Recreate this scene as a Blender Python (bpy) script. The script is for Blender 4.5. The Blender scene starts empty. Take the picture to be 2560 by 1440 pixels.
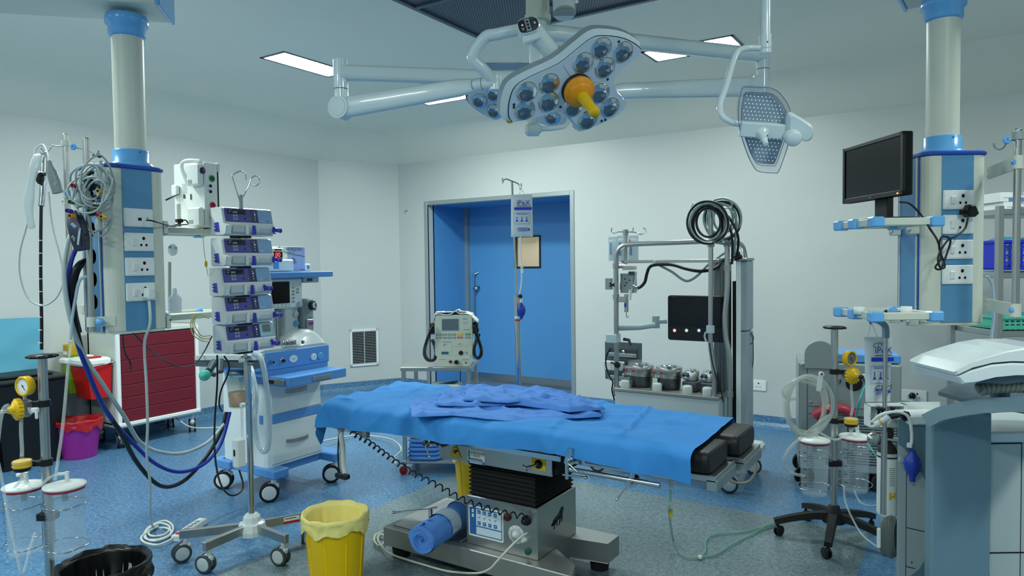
import bpy, math, random
from mathutils import Matrix, Vector, Euler
pi = math.pi
sc = bpy.context.scene
COL = sc.collection
# ---------------------------------------------------------------- camera
CAM_H = 1.55; F_PX = 1747.0; PITCH = math.radians(2.07); ROLL = 0.0125; YAW = math.radians(32.8)
def _rot(v):
    x, y, z = v; c, s = math.cos(YAW), math.sin(YAW)
    return Vector((x*c - y*s, x*s + y*c, z))
_u0 = (0, math.sin(PITCH), math.cos(PITCH))
CR = _rot((math.cos(ROLL), -math.sin(ROLL)*_u0[1], -math.sin(ROLL)*_u0[2]))
CU = _rot((math.sin(ROLL), math.cos(ROLL)*_u0[1], math.cos(ROLL)*_u0[2]))
CF = _rot((0, math.cos(PITCH), -math.sin(PITCH)))
cd = bpy.data.cameras.new('camera'); cam = bpy.data.objects.new('camera', cd); COL.objects.link(cam)
cd.sensor_width = 36.0; cd.lens = F_PX/2560*36.0; cd.clip_start = 0.05; cd.clip_end = 60
M = Matrix((CR, CU, -CF)).transposed().to_4x4(); M.translation = (0, 0, CAM_H)
cam.matrix_world = M
sc.camera = cam
def at(px, py, d):
    """point of the room seen at that place of the photograph, d metres along the view axis"""
    r = CF + CR*((px-1280)/F_PX) + CU*((720-py)/F_PX)
    return Vector((0, 0, CAM_H)) + r*d
def on(px, py, x=None, y=None, z=None):
    """point of the room at that place of the photograph, on the plane x=, y= or z="""
    r = CF + CR*((px-1280)/F_PX) + CU*((720-py)/F_PX); k = (x/r.x) if x is not None else (y/r.y) if y is not None else ((z-CAM_H)/r.z)
    return Vector((0, 0, CAM_H)) + r*k
# ---------------------------------------------------------------- world, exposure
w = bpy.data.worlds.new('world'); sc.world = w; w.use_nodes = True
w.node_tree.nodes['Background'].inputs[0].default_value = (0.55, 0.75, 0.75, 1)
w.node_tree.nodes['Background'].inputs[1].default_value = 0.0
vs = sc.view_settings
vs.view_transform = 'Standard'; vs.look = 'None'; vs.gamma = 1; vs.use_curve_mapping = False
vs.exposure = 0.0
LAMP_COL = (0.90, 1.0, 0.95); LAMP_E = 108.0      # recessed ceiling panels
FLOW_E = 0.0
# ---------------------------------------------------------------- materials
_mc = {}
def lin(h):
    h = h.lstrip('#'); o = []
    for i in (0, 2, 4):
        c = int(h[i:i+2], 16)/255
        o.append(c/12.92 if c <= 0.04045 else ((c+0.055)/1.055)**2.4)
    return (*o, 1)
def mat(name, col, rough=0.5, metal=0.0, emit=0.0, trans=0.0, alpha=1.0, ior=1.45, bump=0.0, bscale=200, coat=0.0, aniso=0, var=0.0, vscale=4):
    if name in _mc: return _mc[name]
    m = bpy.data.materials.new(name); m.use_nodes = True; nt = m.node_tree
    b = nt.nodes['Principled BSDF']; c = lin(col) if isinstance(col, str) else (*col, 1)
    b.inputs['Base Color'].default_value = c; b.inputs['Roughness'].default_value = rough
    b.inputs['Metallic'].default_value = metal; b.inputs['IOR'].default_value = ior
    b.inputs['Transmission Weight'].default_value = trans; b.inputs['Alpha'].default_value = alpha
    if coat: b.inputs['Coat Weight'].default_value = coat
    if emit:
        b.inputs['Emission Color'].default_value = c; b.inputs['Emission Strength'].default_value = emit
    if bump or var:
        tc = nt.nodes.new('ShaderNodeTexCoord'); n = nt.nodes.new('ShaderNodeTexNoise')
        nt.links.new(tc.outputs['Object'], n.inputs['Vector'])
        if bump:
            n.inputs['Scale'].default_value = bscale; n.inputs['Detail'].default_value = 3
            bp = nt.nodes.new('ShaderNodeBump'); bp.inputs['Strength'].default_value = bump; bp.inputs['Distance'].default_value = 0.002
            nt.links.new(n.outputs['Fac'], bp.inputs['Height']); nt.links.new(bp.outputs[0], b.inputs['Normal'])
        if var:
            n2 = nt.nodes.new('ShaderNodeTexNoise'); n2.inputs['Scale'].default_value = vscale; n2.inputs['Detail'].default_value = 4
            nt.links.new(tc.outputs['Object'], n2.inputs['Vector'])
            mx = nt.nodes.new('ShaderNodeMix'); mx.data_type = 'RGBA'
            mx.inputs[6].default_value = tuple(x*(1-var) for x in c[:3])+(1,); mx.inputs[7].default_value = tuple(min(1, x*(1+var)) for x in c[:3])+(1,)
            nt.links.new(n2.outputs['Fac'], mx.inputs[0]); nt.links.new(mx.outputs[2], b.inputs['Base Color'])
    _mc[name] = m; return m
WHITE = mat('white_plastic', '#dfe6e4', 0.35)
ENAMEL = mat('white_enamel', '#dfe9ea', 0.25, coat=0.3)
CREAM = mat('cream_paint', '#cfd4c6', 0.4)
GREYP = mat('grey_plastic', '#93a0a2', 0.45)
LGREY = mat('light_grey_plastic', '#bcc6c8', 0.45)
DGREY = mat('dark_grey_plastic', '#3c464a', 0.5)
BLACK = mat('black_plastic', '#0e1012', 0.4)
RUBBER = mat('black_rubber', '#141617', 0.65)
BLUEG = mat('light_blue_gloss', '#66aee8', 0.22, coat=0.4)
BLUEP = mat('steel_blue_panel', '#5790b8', 0.4)
BLUED = mat('deep_blue_trim', '#1d49a8', 0.35)
BLUEM = mat('machine_blue', '#5b97d9', 0.35)
SS = mat('brushed_steel', '#b9bbb8', 0.32, 1.0, bump=0.05, bscale=60)
SSR = mat('satin_steel', '#a5a8a6', 0.42, 0.8)
CHROME = mat('chrome', '#c6cacb', 0.12, 1.0)
YEL = mat('yellow_plastic', '#e0b400', 0.35)
ORG = mat('orange_handle', '#e69400', 0.4)
RED = mat('red_plastic', '#c01818', 0.35)
MAROON = mat('maroon_enamel', '#680c20', 0.6)
PURP = mat('purple_plastic', '#3c36b0', 0.4)
PURPP = mat('purple_panel', '#474b96', 0.45)
PBLUE = mat('pale_blue_panel', '#7ea9cc', 0.4)
GREEN = mat('green_plastic', '#0d7a44', 0.4)
TEAL = mat('teal_plastic', '#4fc0ae', 0.35, alpha=0.9)
NAVY = mat('navy_plastic', '#1b2740', 0.45)
DBLUE = mat('dark_blue_plastic', '#1a2fc0', 0.35)
SCREEN = mat('dark_screen', '#06080b', 0.18)
LCD = mat('grey_lcd', '#6f7f7b', 0.3)
PAPER = mat('paper_white', '#e6ebea', 0.6)
INK = mat('black_ink', '#14181c', 0.6)
INKB = mat('blue_ink', '#1c44b8', 0.6)
HOLE = mat('dark_opening', '#08090a', 0.8)
CLEAR = mat('clear_tube', '#dce8e6', 0.08, alpha=0.30)
CLEARB = mat('clear_jar', '#cfe0ea', 0.05, alpha=0.13)
FROST = mat('frosted_tube', '#bcd0dc', 0.2, alpha=0.75)
PINK = mat('pink_plastic', '#d97aa0', 0.4)
# ---------------------------------------------------------------- mesh builder
def TR(x, y=0, z=0): return Matrix.Translation((x, y, z))
def RZ(a): return Matrix.Rotation(a, 4, 'Z')
def RX(a): return Matrix.Rotation(a, 4, 'X')
def RY(a): return Matrix.Rotation(a, 4, 'Y')
def frame(o, xd, yd):
    """plane frame: local x along xd, local y along yd, local z = outward normal"""
    x = Vector(xd).normalized(); y = Vector(yd); y = (y - x*y.dot(x)).normalized(); z = x.cross(y)
    m = Matrix((x, y, z)).transposed().to_4x4(); m.translation = o; return m
def FX(x, y, z): return frame((x, y, z), (0, 1, 0), (0, 0, 1))       # faces +x
def FNY(x, y, z): return frame((x, y, z), (1, 0, 0), (0, 0, 1))      # faces -y
def FZ(x, y, z): return TR(x, y, z)
def rr(w, h, r, seg=4, cx=0, cy=0):
    o = []; r = min(r, w/2-1e-5, h/2-1e-5)
    for k, (sx, sy) in enumerate(((1, 1), (-1, 1), (-1, -1), (1, -1))):
        for i in range(seg+1):
            a = k*pi/2 + i*pi/2/seg
            o.append((cx+sx*(w/2-r)+r*math.cos(a), cy+sy*(h/2-r)+r*math.sin(a)))
    return o
def circ(r, n=20, cx=0, cy=0): return [(cx+r*math.cos(2*pi*i/n), cy+r*math.sin(2*pi*i/n)) for i in range(n)]
def spline(pts, sub=6, closed=False):
    P = [Vector(p) for p in pts]; n = len(P); out = []
    if n < 3: return P
    rng = n if closed else n-1
    for i in range(rng):
        if closed: a, b, c, d = P[(i-1) % n], P[i], P[(i+1) % n], P[(i+2) % n]
        else: a, b, c, d = P[max(i-1, 0)], P[i], P[i+1], P[min(i+2, n-1)]
        for k in range(sub):
            t = k/sub
            out.append(0.5*((2*b)+(c-a)*t+(2*a-5*b+4*c-d)*t*t+(3*b-a-3*c+d)*t**3))
    if not closed: out.append(P[-1])
    return out
_fontc = {}
class B:
    def __init__(s, parent=None, T=None):
        s.v = []; s.f = []; s.fm = []; s.fs = []; s.mats = []; s.mi = 0
        s.base = parent.matrix_world.inverted() if parent is not None else Matrix()
        s.parent = parent; s.T = T or Matrix()
    def m(s, mt):
        if mt not in s.mats: s.mats.append(mt)
        s.mi = s.mats.index(mt); return s
    def add(s, vs, fs, smooth=False, M=None):
        X = s.base @ s.T @ (M or Matrix()); o = len(s.v)
        flip = X.to_3x3().determinant() < 0
        s.v += [X @ Vector(p) for p in vs]
        for f in fs:
            f = [o+i for i in f]
            s.f.append(f[::-1] if flip else f); s.fm.append(s.mi); s.fs.append(smooth)
        return s
    def box(s, c, d, b=0.0, M=None):
        hx, hy, hz = d[0]/2, d[1]/2, d[2]/2; b = min(b, hx*.9, hy*.9, hz*.9)
        if b <= 0:
            vs = [(c[0]+i*hx, c[1]+j*hy, c[2]+k*hz) for i in (-1, 1) for j in (-1, 1) for k in (-1, 1)]
            return s.add(vs, [(0, 1, 3, 2), (4, 6, 7, 5), (0, 4, 5, 1), (2, 3, 7, 6), (0, 2, 6, 4), (1, 5, 7, 3)], False, M)
        vs = []; ix = {}
        for i in (-1, 1):
            for j in (-1, 1):
                for k in (-1, 1):
                    for ax in range(3):
                        q = [i*hx, j*hy, k*hz]
                        for a in range(3):
                            if a != ax: q[a] -= (i, j, k)[a]*b
                        ix[(i, j, k, ax)] = len(vs); vs.append((c[0]+q[0], c[1]+q[1], c[2]+q[2]))
        fs = []
        def q4(l, nrm):
            p = [Vector(vs[i]) for i in l]; n = (p[1]-p[0]).cross(p[2]-p[0])
            fs.append(l if n.dot(Vector(nrm)) > 0 else l[::-1])
        for ax in range(3):
            o = [a for a in range(3) if a != ax]
            for sg in (-1, 1):
                l = []
                for (p, q) in ((-1, -1), (1, -1), (1, 1), (-1, 1)):
                    k = [0, 0, 0]; k[ax] = sg; k[o[0]] = p; k[o[1]] = q; l.append(ix[(*k, ax)])
                n = [0, 0, 0]; n[ax] = sg; q4(l, n)
            for p in (-1, 1):
                for q in (-1, 1):
                    k1 = [0, 0, 0]; k2 = [0, 0, 0]; k1[ax] = -1; k2[ax] = 1
                    for k in (k1, k2): k[o[0]] = p; k[o[1]] = q
                    n = [0, 0, 0]; n[o[0]] = p; n[o[1]] = q
                    q4([ix[(*k1, o[0])], ix[(*k2, o[0])], ix[(*k2, o[1])], ix[(*k1, o[1])]], n)
        for i in (-1, 1):
            for j in (-1, 1):
                for k in (-1, 1): q4([ix[(i, j, k, a)] for a in range(3)], (i, j, k))
        return s.add(vs, fs, False, M)
    def bx(s, x0, x1, y0, y1, z0, z1, b=0.0, M=None):
        return s.box(((x0+x1)/2, (y0+y1)/2, (z0+z1)/2), (abs(x1-x0), abs(y1-y0), abs(z1-z0)), b, M)
    def prism(s, ol, z0, z1, M=None, smooth=False, ch=0.0, caps=True):
        ol = list(ol); n = len(ol)
        A = sum(ol[i][0]*ol[(i+1) % n][1]-ol[(i+1) % n][0]*ol[i][1] for i in range(n))
        if A < 0: ol = ol[::-1]
        rings = []
        if ch:
            cx = sum(p[0] for p in ol)/n; cy = sum(p[1] for p in ol)/n
            w = max(abs(p[0]-cx) for p in ol); h = max(abs(p[1]-cy) for p in ol)
            sm = [(cx+(p[0]-cx)*(1-ch/w), cy+(p[1]-cy)*(1-ch/h)) for p in ol]
            rings = [(sm, z0), (ol, z0+ch), (ol, z1-ch), (sm, z1)]
        else: rings = [(ol, z0), (ol, z1)]
        for k in range(len(rings)-1):
            (a, za), (b, zb) = rings[k], rings[k+1]
            s.add([(*p, za) for p in a]+[(*p, zb) for p in b], [(i, (i+1) % n, n+(i+1) % n, n+i) for i in range(n)], smooth, M)
        if caps:
            s.add([(*p, rings[-1][1]) for p in rings[-1][0]], [list(range(n))], False, M)
            s.add([(*p, rings[0][1]) for p in rings[0][0]], [list(range(n))[::-1]], False, M)
        return s
    def cyl(s, p0, p1, r, r1=None, n=18, caps=True, smooth=True, M=None):
        p0 = Vector(p0); p1 = Vector(p1); r1 = r if r1 is None else r1; d = (p1-p0)
        if d.length < 1e-7: return s
        q = d.to_track_quat('Z', 'Y').to_matrix().to_4x4(); q.translation = p0; L = d.length
        vs = [(r*math.cos(2*pi*i/n), r*math.sin(2*pi*i/n), 0) for i in range(n)]+[(r1*math.cos(2*pi*i/n), r1*math.sin(2*pi*i/n), L) for i in range(n)]
        X = (M @ q) if M else q
        s.add(vs, [(i, (i+1) % n, n+(i+1) % n, n+i) for i in range(n)], smooth, X)
        if caps:
            s.add(vs[:n], [list(range(n))[::-1]], False, X); s.add(vs[n:], [list(range(n))], False, X)
        return s
    def lathe(s, prof, M=None, n=24, smooth=True):
        """prof: (r, z) list, from bottom to top on the outside"""
        vs = []; fs = []
        for r, z in prof: vs += [(r*math.cos(2*pi*i/n), r*math.sin(2*pi*i/n), z) for i in range(n)]
        for k in range(len(prof)-1):
            if abs(prof[k][0]) < 1e-6 and abs(prof[k+1][0]) < 1e-6: continue
            for i in range(n): fs.append((k*n+i, k*n+(i+1) % n, (k+1)*n+(i+1) % n, (k+1)*n+i))
        s.add(vs, fs, smooth, M)
        if prof[0][0] > 1e-5: s.add(vs[:n], [list(range(n))[::-1]], False, M)
        if prof[-1][0] > 1e-5: s.add(vs[-n:], [list(range(n))], False, M)
        return s
    def sweep(s, pts, prof, closed=False, up=None, M=None, smooth=True, caps=True, scale=None):
        P = [Vector(p) for p in pts]; n = len(P); m = len(prof); vs = []
        T = []
        for i in range(n):
            a = P[(i-1) % n] if (closed or i > 0) else P[i]; b = P[(i+1) % n] if (closed or i < n-1) else P[i]
            t = (b-a); T.append(t.normalized() if t.length > 1e-9 else Vector((0, 0, 1)))
        u = Vector(up) if up else (Vector((0, 0, 1)) if abs(T[0].z) < .9 else Vector((1, 0, 0)))
        for i in range(n):
            if up: u = Vector(up)
            u = u - T[i]*u.dot(T[i])
            if u.length < 1e-6: u = Vector((1, 0, 0)) - T[i]*T[i].x
            u.normalize(); x = T[i].cross(u) * -1
            k = scale[i] if scale else 1
            vs += [P[i] + x*(a*k) + u*(b*k) for a, b in prof]
        fs = []
        for i in range(n if closed else n-1):
            j = (i+1) % n
            for k in range(m): fs.append((i*m+k, j*m+k, j*m+(k+1) % m, i*m+(k+1) % m))
        s.add(vs, fs, smooth, M)
        if caps and not closed:
            s.add(vs[:m], [list(range(m))], False, M); s.add(vs[-m:], [list(range(m))[::-1]], False, M)
        return s
    def tube(s, pts, r, n=8, sub=6, closed=False, M=None, sp=True):
        P = spline(pts, sub, closed) if sp else [Vector(p) for p in pts]
        return s.sweep(P, circ(r, n), closed, None, M)
    def strap(s, pts, w, t, up=None, M=None, sub=6, sp=True, closed=False):
        P = spline(pts, sub, closed) if sp else pts
        return s.sweep(P, [(-w/2, -t/2), (w/2, -t/2), (w/2, t/2), (-w/2, t/2)], closed, up, M, smooth=False)
    def helix(s, pts, R, turns, r, n=6, M=None, per=10):
        P = spline(pts, 12); L = [0]
        for a, b in zip(P, P[1:]): L.append(L[-1]+(b-a).length)
        out = []; N = int(turns*per); up = Vector((0, 0, 1)); j = 0
        for i in range(N+1):
            d = L[-1]*i/N
            while j < len(L)-2 and L[j+1] < d: j += 1
            t = (d-L[j])/max(L[j+1]-L[j], 1e-9); p = P[j].lerp(P[j+1], t); tg = (P[j+1]-P[j]).normalized()
            up = (up-tg*up.dot(tg)); up = up.normalized() if up.length > 1e-5 else Vector((1, 0, 0)); x = tg.cross(up); a = 2*pi*i/per
            out.append(p+x*R*math.cos(a)+up*R*math.sin(a))
        return s.sweep(out, circ(r, n), False, None, M)
    def ball(s, c, r, sc=(1, 1, 1), n=16, M=None):
        k = n//2; prof = [(max(r*math.sin(pi*i/k), 0), -r*math.cos(pi*i/k)) for i in range(k+1)]
        X = TR(*c) @ Matrix.Diagonal((*sc, 1)); return s.lathe([(max(a, 1e-7), z) for a, z in prof], (M @ X) if M else X, n)
    def surf(s, fn, nu, nv, M=None, smooth=True, cu=False):
        vs = [fn(i/nu, j/nv) for j in range(nv+1) for i in range(nu+1)]
        fs = [(j*(nu+1)+i, j*(nu+1)+i+1, (j+1)*(nu+1)+i+1, (j+1)*(nu+1)+i) for j in range(nv) for i in range(nu)]
        return s.add(vs, fs, smooth, M)
    def text(s, txt, size, M, ext=0.0004, al='CENTER', shear=0.0, sx=1.0):
        key = (txt, al, shear)
        if key not in _fontc:
            c = bpy.data.curves.new('t', 'FONT'); c.body = txt; c.size = 1; c.align_x = al; c.align_y = 'CENTER'; c.shear = shear; c.resolution_u = 2
            o = bpy.data.objects.new('t', c); COL.objects.link(o)
            dg = bpy.context.evaluated_depsgraph_get(); me = bpy.data.meshes.new_from_object(o.evaluated_get(dg))
            _fontc[key] = ([tuple(v.co) for v in me.vertices], [tuple(p.vertices) for p in me.polygons])
            bpy.data.objects.remove(o); bpy.data.curves.remove(c); bpy.data.meshes.remove(me)
        vs, fs = _fontc[key]
        return s.add([(x*size*sx, y*size, ext) for x, y, z in vs], fs, False, M)
    def rect(s, w, h, M, z=0.0006, cx=0, cy=0):
        return s.add([(cx-w/2, cy-h/2, z), (cx+w/2, cy-h/2, z), (cx+w/2, cy+h/2, z), (cx-w/2, cy+h/2, z)], [(0, 1, 2, 3)], False, M)
    def disc(s, r, M, z=0.0006, cx=0, cy=0, n=20, sy=1):
        return s.add([(cx+r*math.cos(2*pi*i/n), cy+sy*r*math.sin(2*pi*i/n), z) for i in range(n)], [list(range(n))], False, M)
    def obj(s, name, label=None, parent='same'):
        me = bpy.data.meshes.new(name); me.from_pydata([tuple(v) for v in s.v], [], s.f)
        for m_ in s.mats: me.materials.append(m_)
        me.polygons.foreach_set('material_index', s.fm); me.polygons.foreach_set('use_smooth', s.fs)
        me.validate(); me.update()
        o = bpy.data.objects.new(name, me); COL.objects.link(o)
        p = s.parent if parent == 'same' else parent
        if p is not None: o.parent = p; o.matrix_world = root_mw(p); o.matrix_parent_inverse = Matrix(); o.matrix_basis = Matrix()
        if label: o['label'] = label
        return o
def root_mw(p): return p.matrix_world
def thing(name, label, cat, loc=(0, 0, 0), rz=0.0, group=None):
    o = bpy.data.objects.new(name, None); COL.objects.link(o); o.empty_display_size = 0.1
    o.location = loc; o.rotation_euler = (0, 0, rz)
    o.matrix_world = TR(*loc) @ RZ(rz)
    o['label'] = label; o['category'] = cat
    if group: o['group'] = group
    return o
def sub(part, b, name, label=None):
    """a sub-part: mesh data in the thing's frame, parented to a part that sits at the thing's origin"""
    o = b.obj(name, label, parent=None); o.parent = part; o.matrix_basis = Matrix(); return o
def solo(b, name, label, cat, group=None, kind=None, org=None):
    """a thing that is one mesh: origin moved to its foot"""
    if org is None:
        xs = [v[0] for v in b.v]; ys = [v[1] for v in b.v]; zs = [v[2] for v in b.v]
        org = Vector(((min(xs)+max(xs))/2, (min(ys)+max(ys))/2, min(zs)))
    b.v = [Vector(v)-Vector(org) for v in b.v]
    o = b.obj(name, None, None); o.location = org
    if label: o['label'] = label
    if cat: o['category'] = cat
    if group: o['group'] = group
    if kind: o['kind'] = kind
    return o
def struct(b, name):
    o = b.obj(name, None, None); o['kind'] = 'structure'; return o
random.seed(7)
# ================================================================ ROOM
CEIL = 3.12; WTOP = 2.81; XL = -6.52; YB = 6.70; XR = 3.4; YF = -3.2
wallm = mat('wall_paint', '#c3c9c7', 0.38, bump=0.15, bscale=90, var=0.02, vscale=1.5)
ceilm = mat('ceiling_paint', '#f1efe0', 0.6, var=0.03, vscale=1.2)
dj = mat('door_blue', '#5498d2', 0.4, var=0.03, vscale=3)
alu = mat('aluminium_frame', '#a8b4b6', 0.35, 0.6)
# floor: speckled vinyl, grey field under the table, blue around
fm = bpy.data.materials.new('speckled_vinyl'); fm.use_nodes = True; nt = fm.node_tree; L = nt.links; N = nt.nodes
bs = N['Principled BSDF']; tc = N.new('ShaderNodeTexCoord')
def nz(scale, lo, hi, det=2):
    n = N.new('ShaderNodeTexNoise'); n.inputs['Scale'].default_value = scale; n.inputs['Detail'].default_value = det; L.new(tc.outputs['Object'], n.inputs['Vector'])
    r = N.new('ShaderNodeMapRange'); r.inputs['From Min'].default_value = lo; r.inputs['From Max'].default_value = hi; L.new(n.outputs['Fac'], r.inputs['Value']); return r.outputs[0]
def mixc(f, a, b):
    m_ = N.new('ShaderNodeMix'); m_.data_type = 'RGBA'
    if f is not None: L.new(f, m_.inputs[0])
    for s_, v_ in ((6, a), (7, b)):
        if isinstance(v_, tuple): m_.inputs[s_].default_value = v_
        else: L.new(v_, m_.inputs[s_])
    return m_.outputs[2]
spk = nz(95, .60, .66); spl = nz(70, .60, .67); big = nz(7, .3, .7, 4); mid = nz(38, .35, .65)
blue = mixc(mid, mixc(big, lin('#3c6a92'), lin('#46739a')), lin('#5682a6'))
blue = mixc(spk, blue, lin('#2b4a6e')); blue = mixc(spl, blue, lin('#7c9db4'))
grey = mixc(mid, mixc(big, lin('#5d7177'), lin('#667a80')), lin('#748890'))
grey = mixc(spk, grey, lin('#2a3a40')); grey = mixc(spl, grey, lin('#849598'))
sx = N.new('ShaderNodeSeparateXYZ'); L.new(tc.outputs['Object'], sx.inputs[0])
def mth(op, a, b=None):
    m_ = N.new('ShaderNodeMath'); m_.operation = op
    for i, v_ in enumerate((a, b)):
        if v_ is None: continue
        if isinstance(v_, (int, float)): m_.inputs[i].default_value = v_
        else: L.new(v_, m_.inputs[i])
    return m_.outputs[0]
inx = mth('MULTIPLY', mth('GREATER_THAN', sx.outputs[0], -3.13), mth('LESS_THAN', sx.outputs[0], -0.42))
iny = mth('MULTIPLY', mth('GREATER_THAN', sx.outputs[1], 0.9), mth('LESS_THAN', sx.outputs[1], 4.35))
L.new(mixc(mth('MULTIPLY', inx, iny), blue, grey), bs.inputs['Base Color'])
bs.inputs['Roughness'].default_value = 0.33
b = B(); b.m(fm).bx(XL-.7, XR, YF, YB+1.2, -.1, 0); struct(b, 'floor')
# ceiling with real openings for the recessed lamps and the air-flow grille
lampsC = [(-4.33, 3.80, .27, .67), (-4.165, 5.28, .58, .30), (-1.906, 5.155, .27, .31), (-1.495, 5.135, .27, .28),
          (-4.33, 1.5, .27, .67), (-5.0, -.6, .67, .27), (1.1, 3.80, .27, .67), (1.1, 1.5, .27, .67),  # from this row on: lamps out of view, added to light the room
          (-2.6, -1.0, .67, .27), (-.4, -1.0, .67, .27)]
VX0, VX1, VY0, VY1 = -2.844, -.744, 1.95, 4.05
b = B(); b.m(ceilm)
xs = sorted({XL-.7, XR, VX0, VX1} | {round(x+s*w_/2, 4) for x, y, w_, h_ in lampsC for s in (-1, 1)})
ys = sorted({YF, YB, VY0, VY1} | {round(y+s*h_/2, 4) for x, y, w_, h_ in lampsC for s in (-1, 1)})
for i in range(len(xs)-1):
    for j in range(len(ys)-1):
        cx, cy = (xs[i]+xs[i+1])/2, (ys[j]+ys[j+1])/2
        if VX0 < cx < VX1 and VY0 < cy < VY1: continue
        if any(abs(cx-x) < w_/2 and abs(cy-y) < h_/2 for x, y, w_, h_ in lampsC): continue
        b.add([(xs[i], ys[j], CEIL), (xs[i+1], ys[j], CEIL), (xs[i+1], ys[j+1], CEIL), (xs[i], ys[j+1], CEIL)], [(3, 2, 1, 0)])
b.bx(XL-.7, XR, YF, YB+1.2, CEIL+.25, CEIL+.3)
struct(b, 'ceiling')
b = B(); b.m(wallm).bx(XL-.1, XL, YF, 5.85, 0, WTOP); struct(b, 'wall_left')
b = B(); b.m(wallm).prism([(-6.52, 5.85), (-6.01, 6.70), (-6.1, 6.8), (-6.62, 5.85)], 0, WTOP); struct(b, 'wall_corner')
DX0, DX1, DZ, DY = -5.54, -3.56, 2.27, 7.50
b = B(); b.m(wallm).bx(-6.08, DX0, YB, YB+.12, 0, WTOP); b.bx(DX1, XR, YB, YB+.12, 0, WTOP); b.bx(DX0, DX1, YB, YB+.12, DZ, WTOP)
struct(b, 'wall_back')
b = B(); b.m(wallm).bx(XR, XR+.1, YF, YB+.12, 0, WTOP); struct(b, 'wall_right')
b = B(); b.m(wallm).bx(XL, XR, YF-.1, YF, 0, WTOP); struct(b, 'wall_front')
# sloped cove between walls and ceiling
o_ = [(XL, YF), (XL, 5.85), (-6.01, YB), (XR, YB), (XR, YF)]; i_ = [(-5.97, YF+.55), (-5.97, 5.699), (-5.699, 6.15), (XR-.55, 6.15), (XR-.55, YF+.55)]
for k, nm in enumerate(('trim_3', 'trim_4', 'trim_5', 'trim_6', 'trim_7')):
    j = (k+1) % 5; b = B(); b.m(ceilm).add([(*o_[k], WTOP), (*o_[j], WTOP), (*i_[j], CEIL), (*i_[k], CEIL)], [(0, 1, 2, 3)]); b.add([(*o_[k], WTOP), (*o_[j], WTOP), (*o_[j], CEIL+.25), (*o_[k], CEIL+.25)], [(3, 2, 1, 0)]); struct(b, nm)
# coved vinyl skirting
cov = [(0, 0), (.07, 0), (.035, .014), (.012, .04), (.006, .10), (0, .10)]
def cove(name, p0, p1, nrm):
    n = Vector((*nrm, 0)).normalized(); vs = [Vector((*p, 0))+n*a+Vector((0, 0, z)) for p in (p0, p1) for a, z in cov]; k = len(cov)
    b = B(); b.m(fm).add(vs, [(i, (i+1) % k, k+(i+1) % k, k+i) for i in range(k)]); struct(b, name)
cove('baseboard_left', (XL, YF), (XL, 5.85), (1, 0))
cove('baseboard_corner', (-6.52, 5.83), (-6.0, 6.70), (.857, -.514))
cove('baseboard_back', (-6.02, YB), (DX0, YB), (0, -1)); cove('baseboard_back_right', (DX1, YB), (XR, YB), (0, -1))
# door recess
b = B(); b.m(dj)
b.bx(DX0-.05, DX0, YB+.1, DY, 0, DZ+.05); b.bx(DX1, DX1+.05, YB+.1, DY, 0, DZ+.05); b.bx(DX0, DX1, YB+.1, DY, DZ, DZ+.05)
struct(b, 'trim_1')
b = B(); b.m(alu)
for (x0, x1, z0, z1) in ((DX0-.05, DX0, 0, DZ+.05), (DX1, DX1+.05, 0, DZ+.05), (DX0, DX1, DZ, DZ+.05)): b.bx(x0, x1, YB-.012, YB+.02, z0, z1, .004)
b.bx(DX0, DX0+.05, DY-.05, DY-.002, 0, DZ)
struct(b, 'trim_2')
d = bpy.data.objects.new('door_1', None); COL.objects.link(d); d.location = (-4.5, DY, 0); d['kind'] = 'structure'; d.matrix_world = TR(-4.5, DY, 0)
WX0, WX1, WZ0, WZ1 = -4.77, -4.42, 1.50, 1.87
b = B(d); b.m(dj)
for q in ((DX0, WX0, 0.03, DZ), (WX1, DX1, .03, DZ), (WX0, WX1, .03, WZ0), (WX0, WX1, WZ1, DZ)): b.bx(q[0], q[1], DY, DY+.05, q[2], q[3])
b.obj('door_leaf')
b = B(d); b.m(BLACK)
for q in ((WX0-.02, WX0, WZ0-.02, WZ1+.02), (WX1, WX1+.02, WZ0-.02, WZ1+.02), (WX0, WX1, WZ0-.02, WZ0), (WX0, WX1, WZ1, WZ1+.02)): b.bx(q[0], q[1], DY-.012, DY+.055, q[2], q[3])
b.obj('window_frame')
b = B(d); b.m(mat('window_glass', '#ffffff', .02, alpha=.12)).bx(WX0, WX1, DY+.02, DY+.028, WZ0, WZ1); b.obj('window_pane')
b = B(d); b.m(SS).bx(DX0+.06, DX1, DY-.008, DY, .03, .11); b.obj('kick_plate')
b = B(d); b.m(CHROME)
b.cyl((-5.40, DY-.05, .62), (-5.40, DY-.05, 1.42), .013); b.cyl((-5.40, DY-.05, 1.40), (-5.36, DY, 1.43), .012); b.cyl((-5.40, DY-.05, .66), (-5.40, DY, .66), .01)
b.lathe([(.035, 0), (.035, .012), (.02, .02), (.018, .05), (.03, .055), (.03, .075), (.001, .08)], frame((-5.36, DY, 1.22), (1, 0, 0), (0, 0, 1)), 20)
b.obj('door_handle')
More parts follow.
